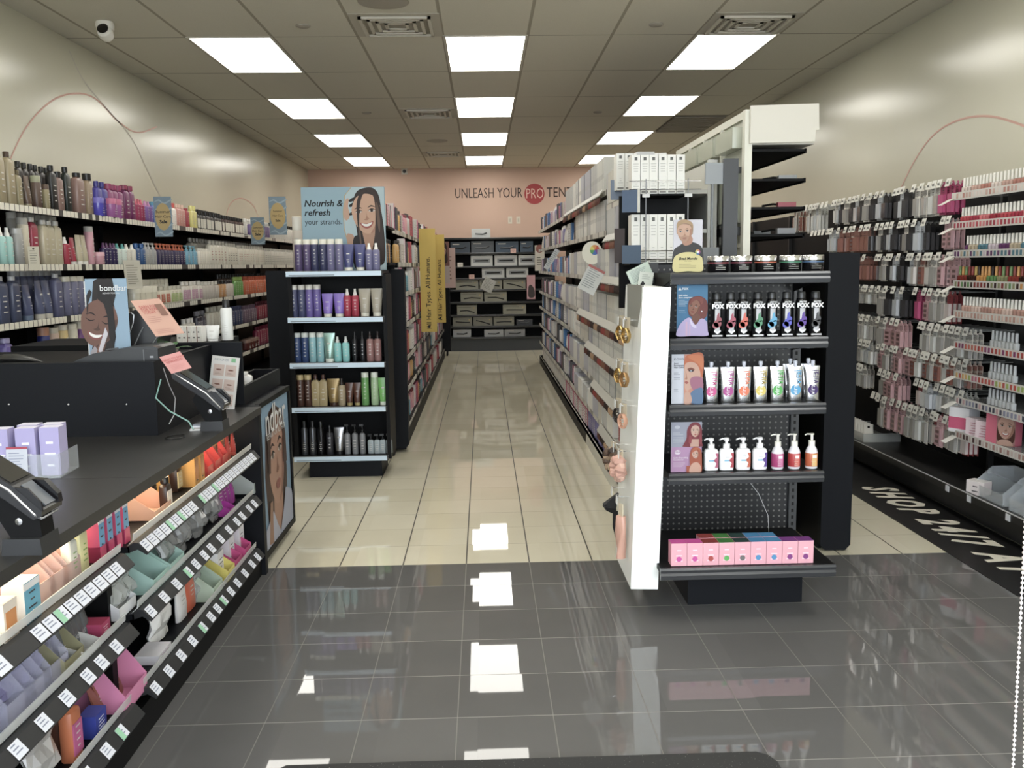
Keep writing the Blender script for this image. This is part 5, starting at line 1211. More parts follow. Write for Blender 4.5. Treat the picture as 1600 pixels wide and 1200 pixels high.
ct('cyl', 369, 700, 0, .035, .13, ('d0ccb8', 'd9c04a', .2), 'cream bottle with yellow top', x=-1.17)
for k, u in enumerate((375, 382, 389)):
    ct('cyl', u, 700-7*k, 0, .012, .14, ('1c1c1c', '9a9a6a', .3), 'thin black pencil in the far end holder, %s of three' % ('left', 'middle', 'right')[k], x=-1.15)
# middle tier, near bay
for k, u in enumerate((-6, 22, 52)):
    cp(k_tray(.13, .12, .10, 'c4c3dc', .35), ('lt', 1), u, 1100-20*k, 1, 'display_tray', 'lilac clear bin, %s of three' % ('left', 'middle', 'right')[k], 'tray', x=-1.15)
    cp(k_bag(.1, .11, '8c86b4', .8, k), ('lb', k), u, 1100-20*k, 1, 'plastic_bag', 'purple filled plastic bag in the %s lilac bin' % ('left', 'middle', 'right')[k], 'bag', x=-1.16)
cp(k_tray(.11, .12, .075, '8c8660', 1), ('ot', 1), 82, 1050, 1, 'display_tray', 'olive green card tray', 'tray')
cp(k_tray(.10, .1, .05, 'cfcdc6', 1, 1.0), ('wt', 1), 118, 1035, 1, 'display_tray', 'light grey card tray holding dark pouches', 'tray', x=-1.12)
for k in range(5): cp(k_pch(.055, .13, '56585a', 'c8c8c8'), ('ip', 1), 100+9*k, 1020-7*k, 1, 'dark_pouch', 'charcoal grey pouch with pale lettering, fanned in the light grey tray', 'pouch', x=-1.135, rz=PI/2+.15*(k-2), tilt=-.15)
cp(k_box(.06, .07, .05, 'b02a5c', 'c4305f', None, 'e8c8d4'), ('mb', 1), 148, 1008, 1, 'product_box', 'crimson pink open box', 'box', x=-1.12)
cp(k_tray(.13, .13, .06, 'e2e2e4', 1, 1.5), ('wt', 2), 168, 975, 1, 'display_tray', 'white card tray', 'tray', x=-1.16)
for k in range(2): cp(k_bag(.11, .13, 'b9bdb8', .5, 8+k), ('cb', k), 180+14*k, 960-12*k, 1, 'plastic_bag', 'clear crumpled bag in the near bay, %s one' % ('left', 'right')[k], 'bag', x=-1.13)
# middle tier, far bay
for k, u in enumerate((205, 232)):
    cp(k_tray(.14, .16, .08, 'b4dccf', .65, 1.4), ('mt', 1), u+10, 915-22*k, 1, 'display_tray', 'mint green clear bin, %s of two' % ('left', 'right')[k], 'tray', x=-1.15)
g_ = None
for k in range(6):
    g = G(); g.box(-.01, .01, -.035, .035, 0, .008, mat('1c1c1e', .3)); g.box(-.0105, .0105, -.004, .004, .0, .0085, CHROME)
    tag(obj('hair_clip', g, None, (-1.10-.018*(k % 3), ty(222, 925)+.005*k, FZ[1]+.003+.0085*(k//3)), .3), 'black hair clip in the pile beside the mint green bins', 'hair clip', 'black hair clips on the middle tier')
for k in range(7): cp(k_bag(.1, .13+.01*(k % 3), '9c9c9a', .65, 20+k), ('gb', k), 258+13*k, 880-11*k, 1, 'plastic_bag', 'grey clear plastic bag of accessories, %s from the mint bins' % ORD[k], 'bag', x=-1.13-.02*(k % 2))
for k in range(4): cp(k_pch(.07, .15, 'a8209a'), ('mp', 1), 345+6*k, 800-6*k, 1, 'magenta_pouch', 'magenta foil pouch, %s of four fanned ones' % ORD[k], 'pouch', x=-1.14, rz=PI/2+.12*(k-1.5), tilt=-.1)
cp(k_tray(.07, .06, .05, 'c02aa8', 1, 1.0), ('mgt', 1), 352, 800, 1, 'display_tray', 'magenta box holding the magenta pouches', 'tray', x=-1.11)
cp(k_tray(.16, .13, .08, 'c9d4d2', .5, 1.3), ('ct', 3), 382, 760, 1, 'display_tray', 'clear bin at the far end of the counter', 'tray', x=-1.14)
# bottom tier, near bay
cp(k_bag(.14, .17, 'a8a4a0', 1, 40), ('wbag', 1), 62, 1185, 2, 'plastic_bag', 'white and grey printed plastic bag near the bottom edge', 'bag', x=-1.12)
ct('bot', 112, 1165, 2, .062, .165, ('c4662c', 'e0dcd4', .12, .35), 'orange bottle with pink label', {'lab': 'c0508a'}, x=-1.11)
ct('bot', 92, 1165, 2, .058, .15, ('6a3a24', '2c1c16', .12, .4), 'brown bottle with pink label behind the orange bottle', {'lab': 'b04a80'}, x=-1.16)
ct('box', 146, 1145, 2, .07, .065, ('2c3c9a', '4052b0', '2c3c9a', 'e0e0ea'), 'royal blue carton with white print', x=-1.11)
cp(k_tray(.17, .16, .085, 'd87aa6', 1, 2.1), ('pkt', 1), 172, 1090, 2, 'display_tray', 'bright pink card tray with tall back', 'tray', x=-1.14)
for k in range(4): cp(k_pch(.1, .1, '8a4a34'), ('bp', 1), 160+8*k, 1095-7*k, 2, 'brown_pouch', 'shiny brown pouch in the bright pink tray', 'pouch', x=-1.13, rz=PI/2+.2, tilt=-.3)
# bottom tier, far bay
cp(k_bag(.18, .2, 'e4e2de', 1, 50), ('wbag', 2), 250, 1005, 2, 'plastic_bag', 'big white soft pack at the near end of the far bay', 'bag', x=-1.15)
cp(k_box(.12, .08, .03, 'e0dce0', None, None, '8a4a8a'), ('wpk', 1), 240, 1030, 2, 'product_box', 'white flat pack with purple print below the white soft pack', 'box', x=-1.12)
for k in range(2): cp(k_pch(.1, .16, 'e2dedc' if k == 0 else 'd2582c'), ('gl', k), 283+14*k, 965-14*k, 2, 'glove_pack', ('white glove pack beside the white soft pack', 'orange glove pack beside the white glove pack')[k], 'pack', x=-1.14)
cp(k_tray(.12, .15, .09, 'b8cdb4', .8, 1.4), ('gt', 1), 312, 935, 2, 'display_tray', 'pale green clear bin', 'tray')
cp(k_bag(.09, .12, 'a4a8a8', .7, 60), ('gb', 60), 306, 935, 2, 'plastic_bag', 'grey filled bag inside the pale green bin', 'bag')
cp(k_tray(.10, .15, .09, 'd9c63c', 1, 1.3), ('yt', 1), 334, 905, 2, 'display_tray', 'yellow edged bin', 'tray')
cp(k_box(.08, .1, .12, 'e8e6e8', None, None), ('wbx', 1), 328, 905, 2, 'product_box', 'white pack inside the yellow edged bin', 'box', x=-1.16)
for k, u in enumerate((350, 366)):
    cp(k_tray(.10, .13, .08, 'd8408a', .9, 1.2), ('pt', 5), u, 885-14*k, 2, 'display_tray', 'pink edged bin, %s of two' % ('left', 'right')[k], 'tray')
    cp(k_box(.08, .1, .12, 'e8e4e8', None, None), ('wbx', 2), u-4, 885-14*k, 2, 'product_box', 'white pack inside the %s pink edged bin' % ('left', 'right')[k], 'box', x=-1.17)
cp(k_box(.11, .03, .13, 'dddcd4', None, None, '5aa8b0'), ('wpad', 1), 384, 862, 2, 'product_box', 'white rounded pad pack at the far end', 'box', x=-1.15)

# ================================================================== LEFT LONG GONDOLA (its right face lines the middle aisle)
LRX = -.63
LR_Z = (.14, .445, .70, .97, 1.22, 1.458, 1.717)
for k in range(6):
    y0 = 7.13+1.22*k; y1 = y0+1.22
    wall_bay('gondola_bay', 'black gondola bay left of the middle aisle, %s from the left end display' % ORD[k], 'shelving', -1.10, LRX, y0, y1, LR_Z, 1.74, 1, STR_D if k else STR_R, 'gondola bays left of the middle aisle', xfs=[LRX]*5+[LRX-.02, LRX-.06])
for k in range(5):
    y0 = 7.13+1.22*k
    wall_bay('gondola_bay', 'back to back gondola bay hidden behind the left end display, %s' % ORD[k], 'shelving', -1.12, -1.58, y0, y0+1.22, (.14, .5, .9, 1.25), 1.3, -1, STR_D, 'rear gondola bays left of the middle aisle')
def mixrun(shelf_n, zlist, zi, a, b, x, rz, items, side, grp, dn, detail=False, seed=0, h_cap=.99):
    """fill a shelf with short groups; items = (kind, wd, h, args, colour words, kw)"""
    r = random.Random(seed); y = a; k = 0
    while y < b-.1:
        kind, wd, h, args, words, kw = items[(k*7+seed*3+r.randrange(2)) % len(items)]
        h = min(h, h_cap)
        n = r.randrange(2, 5); L = min(n*(wd+.006), b-y)
        run(kind, y, y+L, x, zlist[zi]+.001, wd, h, args, '%s, %s shelf of %s, group %s' % (words, shelf_n, side, ORD[k] if k < 14 else 'farther'), grp, 'y', rz, detail, kw=kw, dn=dn, depth=wd)
        y += L+r.choice((.0, .01, .03)); k += 1
LI = [('box', .06, .19, ('c8414e', None, 'b03044'), 'red carton', None), ('bot', .06, .18, ('2a2628', '3a3436', .15), 'black bottle', None), ('box', .07, .17, ('ddd8d0', None, 'c9c4bc'), 'white carton', None),
      ('tube', .055, .17, ('d88aa0', 'e0dcd4'), 'pink tube', None), ('box', .055, .2, ('c44a80', None, 'd8d0cc'), 'magenta carton', None), ('can', .05, .2, ('d9d6d0', '3a3a3c'), 'white can', None),
      ('bot', .06, .17, ('d9a23c', '2a2420', .15), 'amber bottle', None), ('box', .06, .16, ('7c3038', None, '9a8f88'), 'maroon carton', None), ('bot', .055, .16, ('4a9ab0', 'd8d8d4', .15), 'teal bottle', None),
      ('box', .05, .15, ('e0d8cc', None, 'b8a89a'), 'cream carton', None), ('bot', .055, .18, ('e8a0a8', '8a2030', .15), 'rose bottle', None), ('box', .06, .18, ('3a3a40', None, '4a4a50'), 'charcoal carton', None)]
nm7 = ('bottom', 'second lowest', 'third lowest', 'middle', 'third highest', 'second highest', 'top')
for zi in range(7):
    mixrun(nm7[zi], LR_Z, zi, 7.15, 14.3, LRX-.05-(.04 if zi == 6 else 0), PI/2, LI, 'the left gondola', 'goods on the %s shelf of the left gondola' % nm7[zi], -1, seed=zi+1)
# a few recognisable things near the front
g = G(); g.box(-1.05, LRX-.04, 6.62, 7.12, 1.70, 1.717, BLACK); g.box(-1.05, LRX-.04, 6.62, 7.12, 1.44, 1.458, BLACK); g.box(-1.06, -1.04, 6.62, 7.12, 1.411, 1.74, BLACK); g.box(-1.06, LRX-.04, 7.0, 7.02, 1.411, 1.44, BLACK)
tag(obj('side_rack', g), 'small black two tier rack just behind the blue header sign', 'rack')
for k in range(4):
    put(('fr', k % 3), k_box(.055, .05, .15+.01*(k % 2), ('2c2426', 'd8a0a8', 'b8304a')[k % 3], None, ('d8d0cc', 'c8384c', 'e0c8cc')[k % 3]), (LRX-.08, 6.68+.1*k, 1.718), PI/2, 'product_box', 'carton on the rack behind the header sign, %s from the sign' % ORD[k], 'box', 'cartons on the small rack')
for k in range(5):
    put(('fs', k % 2), k_bot(.05, .17, ('3a3a3c', 'c98a3c')[k % 2], '1c1c1c', .16), (LRX-.08, 6.66+.09*k, 1.459), PI/2, 'product_bottle', 'bottle on the lower rack tier behind the header sign, %s from the sign' % ORD[k], 'bottle', 'bottles on the small rack')
# yellow blade signs
def blade(y, x0, z0, w_, h_, label):
    A = Art(w_, h_, 'e6c020', .006)
    A.text('All Hair Types. All Humans.', .5, .38, .062, '23201a', 'CENTER', .01, 0, 90, 1.0); A.ell(.5, .055, .09, .012, '3a3420'); A.lines(.36, .03, .28, 1, .03, .004, '3a3420')
    A.rect(.3, .7, .88, .935, 'b8962a') if False else None
    o = poster('blade_sign', A, label, 'sign', (x0, y, z0), 0, 0, 'yellow blade signs on the left gondola')
    g = G(); g.tube([(0, .004, h_*.9), (-.03-(x0-LRX), .004, h_*.9)], .004, CHROME, 6); obj('bracket', g, o)
blade(9.0, -.615, .79, .155, 1.0, 'tall yellow blade sign with black sideways lettering, the nearer and bigger one')
blade(10.5, -.56, .79, .125, .99, 'tall yellow blade sign with black sideways lettering, the farther one behind')
W, H = .17, .55; A = Art(W, H, 'c9b8ae', .004); A.rect(0, 1, .42, 1, '8a5a4c'); A.blob([(.2, .5), (.16, .8), (.4, .98), (.75, .95), (.85, .7), (.8, .5)], '3a2620'); A.face(.5, .76, .06, 'c9957c', 'a0705a', 'a8504a', '2c1c18', 1, 0)
poster('hanging_poster', A, 'narrow poster with a brunette woman past the yellow blade signs', 'poster', (-.62, 12.4, 1.2), 0, 0)
A = Art(.2, .6, 'd8b4a8', .004); A.lines(.15, .85, .6, 8, .09, .03, '8a6a60')
poster('hanging_poster', A, 'narrow peach poster strip left of the rear tool display', 'poster', (-.62, 14.0, 1.1), 0, 0)

# ================================================================== REAR WALL TOOL DISPLAY
BZ = (.235, .42, .611, .826, 1.03, 1.222, 1.42, 1.64, 1.885); BF = 15.40
t = thing('tool_display', 'black shelving of boxed hair tools against the peach back wall', 'display shelf')
g = G(); g.box(-.75, 1.2, 15.82, 15.88, 0, 1.885, BLACK); obj('back_panel', g, t)
g = G(); g.box(-.7, 1.15, BF+.05, 15.82, 0, .2, mat('3c4045', .5)); obj('base', g, t)
for x in (-.75, 1.18): g = G(); g.box(x, x+.02, BF+.1, 15.82, 0, 1.885, BLACK); obj('side_panel', g, t)
for z in BZ: lip_shelf(t, -.73, 1.18, BF, 15.82, z, m=mat('3a3c3f', .3, .4), lip=.03)
BB = [ # z index, px start, px end, n, colour, height, words, window
 (7, 705, 736, 1, '2b3a48', .18, 'dark blue tool box at the left'), (7, 737, 773, 1, '4a5056', .19, 'grey printed tool box'), (7, 775, 811, 1, '33485c', .18, 'slate blue tool box'), (7, 813, 834, 1, '33485c', .18, 'slate blue tool box at the right end'),
 (6, 736, 771, 1, 'c9cac6', .17, 'white framed tool box'), (6, 773, 809, 1, 'c9cac6', .17, 'white framed tool box in the middle'), (6, 810, 838, 1, 'c9cac6', .17, 'white framed tool box at the right end'),
 (5, 753, 789, 1, 'c9cac6', .16, 'white framed tool box behind the hanging flyer'), (5, 791, 826, 1, 'c9cac6', .16, 'white framed tool box right of the flyer'),
 (4, 712, 748, 1, '9d9a84', .16, 'olive grey tool box at the left'), (4, 749, 785, 1, '9d9a84', .16, 'olive grey tool box in the middle'), (4, 786, 822, 1, '9d9a84', .16, 'olive grey tool box at the right'),
 (3, 719, 755, 1, '9d9a84', .16, 'olive grey tool box, left of the pair'), (3, 756, 792, 1, '9d9a84', .16, 'olive grey tool box, right of the pair'),
 (2, 713, 745, 1, '9d9a84', .16, 'olive grey tool box standing alone at the left'), (2, 785, 822, 1, '9d9a84', .16, 'olive grey tool box standing alone at the right'),
 (1, 706, 737, 1, '8f8c7a', .15, 'olive grey tool box at the left end'), (1, 738, 769, 1, '8f8c7a', .15, 'olive grey tool box, second'), (1, 770, 803, 1, '8f8c7a', .15, 'olive grey tool box, third'), (1, 806, 832, 1, '2a2a2c', .1, 'low black tool box'),
 (0, 706, 735, 1, 'b9bcc0', .13, 'silver tool box at the left'), (0, 755, 786, 1, 'b9bcc0', .12, 'silver tool box, middle'), (0, 787, 820, 1, '9a9ca0', .12, 'silver tool box, right'),
 (8, 738, 768, 1, 'c3c6c6', .15, 'white tool box on top')]
nmz = ('bottom', 'second', 'third', 'fourth', 'fifth', 'sixth', 'seventh', 'eighth', 'top')
for zi, u0, u1, n, c, h, wds in BB:
    y = BF+.06; x0, x1 = X(u0, y, 450), X(u1, y, 450); wd = x1-x0-.01
    dk_ = '1d1d1f'; r = random.Random(u0)
    def mk(wd=wd, h=h, c=c, r=r):
        g = G(); g.box(-wd/2, wd/2, 0, .22, 0, h, mat(c, .4))
        if c in ('9d9a84', '8f8c7a'):
            g.tube([(-wd*.35, -.003, h*(.2+.5*r.random())), (0, -.004, h*.45), (wd*.38, -.003, h*(.15+.3*r.random()))], .009, mat(dk_, .3), 5); g.quad([(-wd*.45, -.002, h*.75), (wd*.2, -.002, h*.75), (wd*.2, -.002, h*.8), (-wd*.45, -.002, h*.8)], mat('6c6a5c', .4))
            g.prism([(wd*.36+.012*math.cos(a_), h*.7+.012*math.sin(a_)) for a_ in [q*PI/5 for q in range(10)]], 'y', -.002, 0, mat('c9a85a', .4))
        elif c == 'c9cac6':
            g.box(-wd*.38, wd*.38, -.002, 0, h*.3, h*.72, mat('8b8d8c', .3)); g.tube([(-wd*.3, -.006, h*.5), (wd*.3, -.006, h*.52)], .012, mat(dk_, .3), 6)
        else:
            g.tube([(-wd*.3, -.004, h*.45), (wd*.1, -.004, h*.4), (wd*.3, -.004, h*.55)], .01, mat('1a1c20' if c != '2a2a2c' else '55565a', .3), 5); g.box(-wd*.4, -wd*.05, -.002, 0, h*.75, h*.83, LMK)
        return [('carton', g)]
    put(('tool', u0, zi), mk, ((x0+x1)/2, y, BZ[zi]+.001), 0, 'hair_tool_box', '%s, %s shelf of the rear tool display' % (wds, nmz[zi]), 'box', 'tool boxes on the rear display')
for (u, v, zi) in ((719, 410, 6), (737, 430, 5), (802, 392, 7)):
    p = at(u, v, 'y', BF-.02); g = G(); g.box(-.045, .045, 0, .002, 0, .07, mat('d9a89a' if u != 719 else 'd8d4c8', .5)); marks(g, .07, 0, .01, .06, DMK, 3, 1)
    tag(obj('shelf_tag', g, None, (p[0], BF-.012, BZ[zi]-.01)), 'small paper tag on the %s shelf edge of the rear tool display' % nmz[zi], 'tag', 'shelf tags on the rear display')
A = Art(.2, .22, 'c8c8c0', .002); A.lines(.12, .8, .75, 7, .1, .03, '8c8c84'); o = poster('paper_flyer', A, 'tilted grey flyer hanging in front of the rear tool display', 'flyer', (X(750, BF-.06, 440), BF-.0035, 1.05), 0, -.1); o.rotation_euler = (0, .45, 0)
A = Art(.16, .42, 'd6cfc0', .003); A.ell(.5, .86, .4, .16, '9a5a50'); A.lines(.2, .5, .6, 4, .09, .03, '6a645a')
poster('hanging_poster', A, 'white hanging sign with a red haired face, right side of the rear display', 'poster', (.86, 15.385, 1.33))
A = Art(.14, .4, 'd9a0a8', .003); A.blob([(.2, .1), (.2, .5), (.5, .6), (.9, .4), (.9, .1)], '4a3f40')
poster('hanging_poster', A, 'pink hanging sign with a dark figure, right side of the rear display', 'poster', (.72, 15.385, .86))
t = thing('rolling_display', 'narrow black rolling rack at the far left end of the middle aisle', 'rack', (-.66, 14.75, 0))
g = G(); g.box(-.08, .12, -.1, .1, .08, 1.2, NAVY); obj('panel', g, t)
for q in (-1, 1): g = G(); g.lathe([(.0001, -.012), (.035, -.012), (.035, .012), (.0001, .012)], BLACK, 12, T=Tm((.06, q*.08, .036), 0, 0, PI/2)); obj('caster', g, t)
for k in range(3): put(('mp4',), k_bot(.05, .14, 'd88a90', '2a2424', .2), (-.66-.04+.05*k, 14.70, 1.201), 0, 'product_bottle', 'pink bottle with dark cap on the narrow rolling rack', 'bottle', 'bottles on the rolling rack')

# ================================================================== RIGHT LONG GONDOLA
RRX = .80
RR_Z = (.12, .33, .59, .84, 1.06, 1.34, 1.64, 1.90)
nm8 = ('bottom', 'second lowest', 'third lowest', 'fourth lowest', 'fourth highest', 'third highest', 'second highest', 'top')
for k in range(7):
    y0 = 4.78+1.22*k
    wall_bay('gondola_bay', '%s gondola bay of hair colour on the right side of the middle aisle' % ORD[k], 'shelving', 1.21, RRX, y0, y0+1.22, RR_Z if k > 0 else RR_Z[:6]+(1.60, 1.80), 1.95, -1, STR_R, 'gondola bays right of the middle aisle', m=mat('c9c8bd', .4) if k < 2 else BLACK)
PALE = [('cfcfc6', 'a8a69c'), ('bcbcb8', '8c8c88'), ('d8d6cc', 'b8b4a8'), ('a9a9b2', '8a8a96'), ('c6c2b4', '9c988a')]
PN = ('pale', 'light grey', 'off white', 'bluish grey', 'stone')
cnt = [0]; stuffg = G()
def colour_boxes(zi, a, b, h, z=None, x=RRX+.045, sw=True, seed=0):
    r = random.Random(seed+zi*13); y = a; k = 0; z = RR_Z[zi]+.001 if z is None else z
    while y < b-.05:
        c = r.randrange(5); n = r.randrange(4, 9); wd = .046
        for q in range(n):
            if y > b-.05: break
            if cnt[0] < 300 and y < 8.0:
                cnt[0] += 1
                put(('hc', c, h), k_box(.042, .09, h, PALE[c][0], None, PALE[c][1], lines=1, mk='aaaaa6'), (x, y+wd/2, z), -PI/2+r.uniform(-.03, .03), 'hair_color_box', '%s slim hair colour box, %s shelf of the right gondola, group %s' % (PN[c], nm8[zi], ORD[k] if k < 14 else 'farther'), 'box', 'hair colour boxes, %s shelf' % nm8[zi])
            else: stuffg.box(x-.045, x+.045, y+.002, y+.044, z, z+h*r.uniform(.96, 1.0), mat(PALE[c][0], .5))
            y += wd
        y += r.choice((0, .01, .05)); k += 1
random.seed(3)
for zi, segs in {7: [(6.1, 9.0)], 6: [(6.05, 8.0)], 5: [(5.3, 8.6)], 4: [(4.85, 9.4)], 3: [(4.85, 8.8)], 2: [(4.9, 8.6)], 1: [(5.7, 8.2)], 0: [(4.85, 5.6)]}.items():
    for a, b in segs: colour_boxes(zi, a, b, {7: .22, 6: .2, 5: .19, 4: .17, 3: .17, 2: .17, 1: .14, 0: .13}[zi])
colour_boxes(7, 4.8, 6.0, .2, 1.801, seed=9); colour_boxes(6, 4.8, 6.0, .17, 1.601, seed=5)
if stuffg.v: o = obj('hair_color_boxes', stuffg); tag(o, 'rows of pale slim hair colour boxes far along the right gondola shelves', 'boxes', None, 'stuff')
RI = [('box', .06, .17, ('d8d6d0', None, 'b8b6ae'), 'white carton', None), ('bot', .055, .17, ('c8c4bc', 'e0ddd4', .15), 'pale bottle', None), ('box', .05, .17, ('3a8ac8', None, '2a6aa8'), 'bright blue carton', None),
      ('bot', .06, .18, ('7a74a8', 'd8d6d0', .15), 'lavender bottle', None), ('box', .055, .16, ('5a2a2c', None, 'c8c0b4'), 'dark red carton', None), ('tube', .05, .16, ('d6d2c8', 'a8a49c'), 'pale tube', None),
      ('box', .06, .18, ('2f2f33', None, '55555a'), 'black carton', None), ('bot', .055, .16, ('dcdcd8', '2c2c2e', .2), 'white bottle with dark cap', None), ('box', .05, .15, ('b04a70', None, 'd8ccd0'), 'plum pink carton', None)]
for zi, a in ((7, 9.0), (6, 8.05), (5, 8.65), (4, 9.4), (3, 8.8), (2, 8.6), (1, 8.2)):
    mixrun(nm8[zi], RR_Z, zi, a, 13.2, RRX+.05, -PI/2, RI, 'the right gondola', 'goods on the %s shelf of the right gondola' % nm8[zi], 1, seed=20+zi, h_cap=.2)
def gr(zi, a, b, kind, wd, h, args, desc, kw=None): run(kind, a, b, RRX+.045, RR_Z[zi]+.001, wd, h, args, '%s, %s shelf of the right gondola' % (desc, nm8[zi]), 'goods on the %s shelf of the right gondola' % nm8[zi], 'y', -PI/2, kw=kw, dn=1)
gr(0, 5.65, 7.3, 'bot', .07, .17, ('6f68a0', 'a8a4c0', .15), 'lavender bottle'); gr(1, 4.9, 5.3, 'bot', .06, .14, ('e0ddd8', 'd8d4cc', .2), 'white bottle'); gr(1, 5.35, 5.65, 'bot', .06, .14, ('b02c2c', '8a2020', .2), 'red bottle')
gr(0, 7.35, 9.3, 'box', .06, .16, ('d8d6d4', None, 'b8486a'), 'white and pink carton', {'bar': 'b8486a'}); gr(0, 9.3, 13, 'bot', .08, .17, ('c4c2ba', 'd8d6d0', .15), 'pale bottle')
# swatch strips with hair tufts along the shelf edges
TUFT = [mat(c, .6) for c in ('2c1a14', '5a2a1c', '7a4a30', '8a2a20', '4a3428', 'a5805a')]
for zi, a, b in ((7, 6.1, 8.8), (6, 5.0, 5.9), (5, 5.0, 6.6), (4, 4.8, 7.6), (3, 4.8, 7.0), (2, 4.85, 6.6), (1, 4.85, 6.2)):
    t = thing('swatch_rail', 'pale swatch rail with brown hair tufts under the %s shelf of the right gondola' % nm8[zi], 'swatch rail', (RRX-.012, a, RR_Z[zi] if not (zi == 6) else 1.60), 0, 'hair swatch rails')
    g = G(); g.prism([(0, .01), (-.03, -.035), (-.027, -.038), (.003, .006)], 'y', 0, b-a, mat('b4b2a6', .45)); n = int((b-a)/.05)
    for k in range(n): g.box(-.031, -.029, k*.05+.01, k*.05+.018, -.036, -.03, BLACK)
    obj('rail', g, t)
    r = random.Random(zi)
    for k in range(min(n, 95)):
        g = G(); m = TUFT[(k//4+zi) % 6]; yy = .02+.05*k
        g.loft([[(-.016+.009*math.cos(q)*s_-.003*j, yy+.013*math.sin(q)*s_, -.036-.016*j) for q in [2*PI*i/6 for i in range(6)]] for j, s_ in ((0, .7), (1, 1.1), (2, .9), (3, .3))], m); obj('hair_tuft', g, t)
# wire rack with two tiers of tall white boxes facing the entrance
t = thing('wire_rack', 'chrome wire rack carrying two tiers of tall white boxes above the accessory tower', 'rack')
for z in (1.765, 1.432):
    g = G(); g.box(.715, 1.0, 4.50, 4.76, z-.012, z-.004, BLACK); sh = obj('rack_shelf', g, t)
    for zz in (z+.015, z+.055):
        g = G(); g.tube([(.71, 4.49, zz), (1.06, 4.49, zz)], .0025, CHROME, 6); obj('rail', g, t)
for x in (.79, .995): g = G(); g.tube([(x, 4.485, 1.33), (x, 4.485, 1.83)], .0025, mat('77787a', .4, .5), 6); obj('wire_post', g, t)
g = G(); g.box(.70, 1.05, 4.75, 4.77, 1.2, 1.77, BLACK); obj('rack_back', g, t)
for x in (.79, .995):
    for z in (1.765, 1.415): g = G(); g.box(x-.018, x+.018, 4.478, 4.484, z-.022, z-.006, mat('c9c9c4', .4)); obj('clip', g, t)
for tier, (z, n, h) in enumerate(((1.762, 6, .185), (1.429, 6, .235))):
    for i in range(n):
        x = .745+.0435*i
        def mk(h=h):
            g = G(); g.box(-.0205, .0205, -.05, .05, 0, h, mat('dcdad0', .4)); g.box(-.007, .007, -.0508, -.05, h*.86, h*.94, mat('55554f', .5))
            marks(g, .03, -.0502, h*.1, h*.35, mat('a8a69c', .5), 4, 2); marks(g, .03, -.0502, h*.55, h*.8, mat('a8a69c', .5), 4, 5); g.quad([(-.016, -.0506, .005), (.016, -.0506, .005), (.016, -.0506, .014), (-.016, -.0506, .014)], mat('77756c', .5)); return [('carton', g)]
        put(('tw', h), mk, (x, 4.56, z), random.uniform(-.03, .03), 'hair_color_box', 'tall white hair colour box facing the entrance, %s rack tier, %s from the left' % (('upper', 'lower')[tier], ORD[i]), 'box', 'tall white boxes on the wire rack')
for i in range(6):
    put(('tw', .185), None, (.715+.0435*i, 4.86, 1.805), 0, 'hair_color_box', 'tall white hair colour box in the row peeking out on top behind the rack, %s' % ORD[i], 'box', 'tall white boxes behind the wire rack')
# booklets, swatch books and papers hanging off the near end of the right gondola
def hang(u0, v0, u1, v1, y, bg, label, rz=-.9, roll=0, deco=None, name='booklet', cat='booklet'):
    a = at(u0, v1, 'y', y); b = at(u1, v0, 'y', y); W_, H_ = (b[0]-a[0]), (b[2]-a[2]); A = Art(W_, H_, bg, .004)
    if deco: deco(A)
    o = poster(name, A, label, cat, a, 0, 0, 'papers hanging on the near end of the right gondola'); o.rotation_euler = (0, roll, rz*0.3); return o
def d_lines(A): A.lines(.12, .85, .76, 9, .085, .025, '8c9494')
def d_swt(A): A.rect(.0, 1, 0, .35, '4a2018'); [A.rect(.08+.15*k, .16+.15*k, .35, .45, 'efece0') for k in range(6)]
hang(972, 297, 1000, 332, 4.45, '4d6382', 'slate blue swatch book hanging beside the upper rack tier')
hang(996, 295, 1000, 332, 4.43, 'dddacb', 'thin white divider card beside the upper blue swatch book')
hang(972, 383, 1001, 412, 4.45, '4a627c', 'slate blue swatch book hanging beside the lower rack tier')
hang(960, 357, 976, 411, 4.5, '3c2c28', 'dark card with long brown hair photo beside the lower swatch book')
hang(954, 281, 975, 312, 4.9, '7a8ca4', 'pale blue small card hanging behind the upper swatch book')
def d_wheel(A):
    for k, c in enumerate(('c9402c', 'd98a2c', 'd8c93a', '4aa04a', '3a6ab8', '7a3a9a')):
        a0 = 2*PI*k/6; A.poly([(.62, .66)]+[(.62+.22*math.cos(a0+q*PI/12), .66+.22*math.sin(a0+q*PI/12)) for q in range(5)], c)
    A.ell(.62, .66, .07, .07, 'efeee4')
c = at(925, 395, 'x', .765); t = thing('color_wheel', 'round pale hair colour wheel card on the right gondola', 'card', c, -.45, None)
A = Art(.001, .001, 'dcd9c8', .001); g = G(); g.prism([(.075*math.cos(q*PI/16), .08*math.sin(q*PI/16)) for q in range(32)], 'y', 0, .003, mat('dcd9c8', .4)); obj('disc', g, t)
for k, c_ in enumerate(('c9402c', 'd98a2c', 'd8c93a', '4aa04a', '3a6ab8', '7a3a9a')):
    g = G(); a0 = 2*PI*k/6; g.quad([(.02, -.001, .02)]+[(.02+.035*math.cos(a0+q*PI/12), -.001, .02+.035*math.sin(a0+q*PI/12)) for q in range(5)], mat(c_, .4)); obj('color_sector', g, t)
def free(TL, TR, BL, bg, label, deco, W_=.15, H_=.2): return paper4(TL, TR, BL, bg, label, deco, W_, H_)
free(at(921, 412, 'y', 5.4), at(946, 425, 'y', 5.36), at(902, 449, 'y', 5.4), 'd0d2cc', 'tilted white price sheet with red corner hanging low on the right gondola', lambda A: (A.rect(0, 1, .9, 1, 'b8605a'), d_lines(A)))
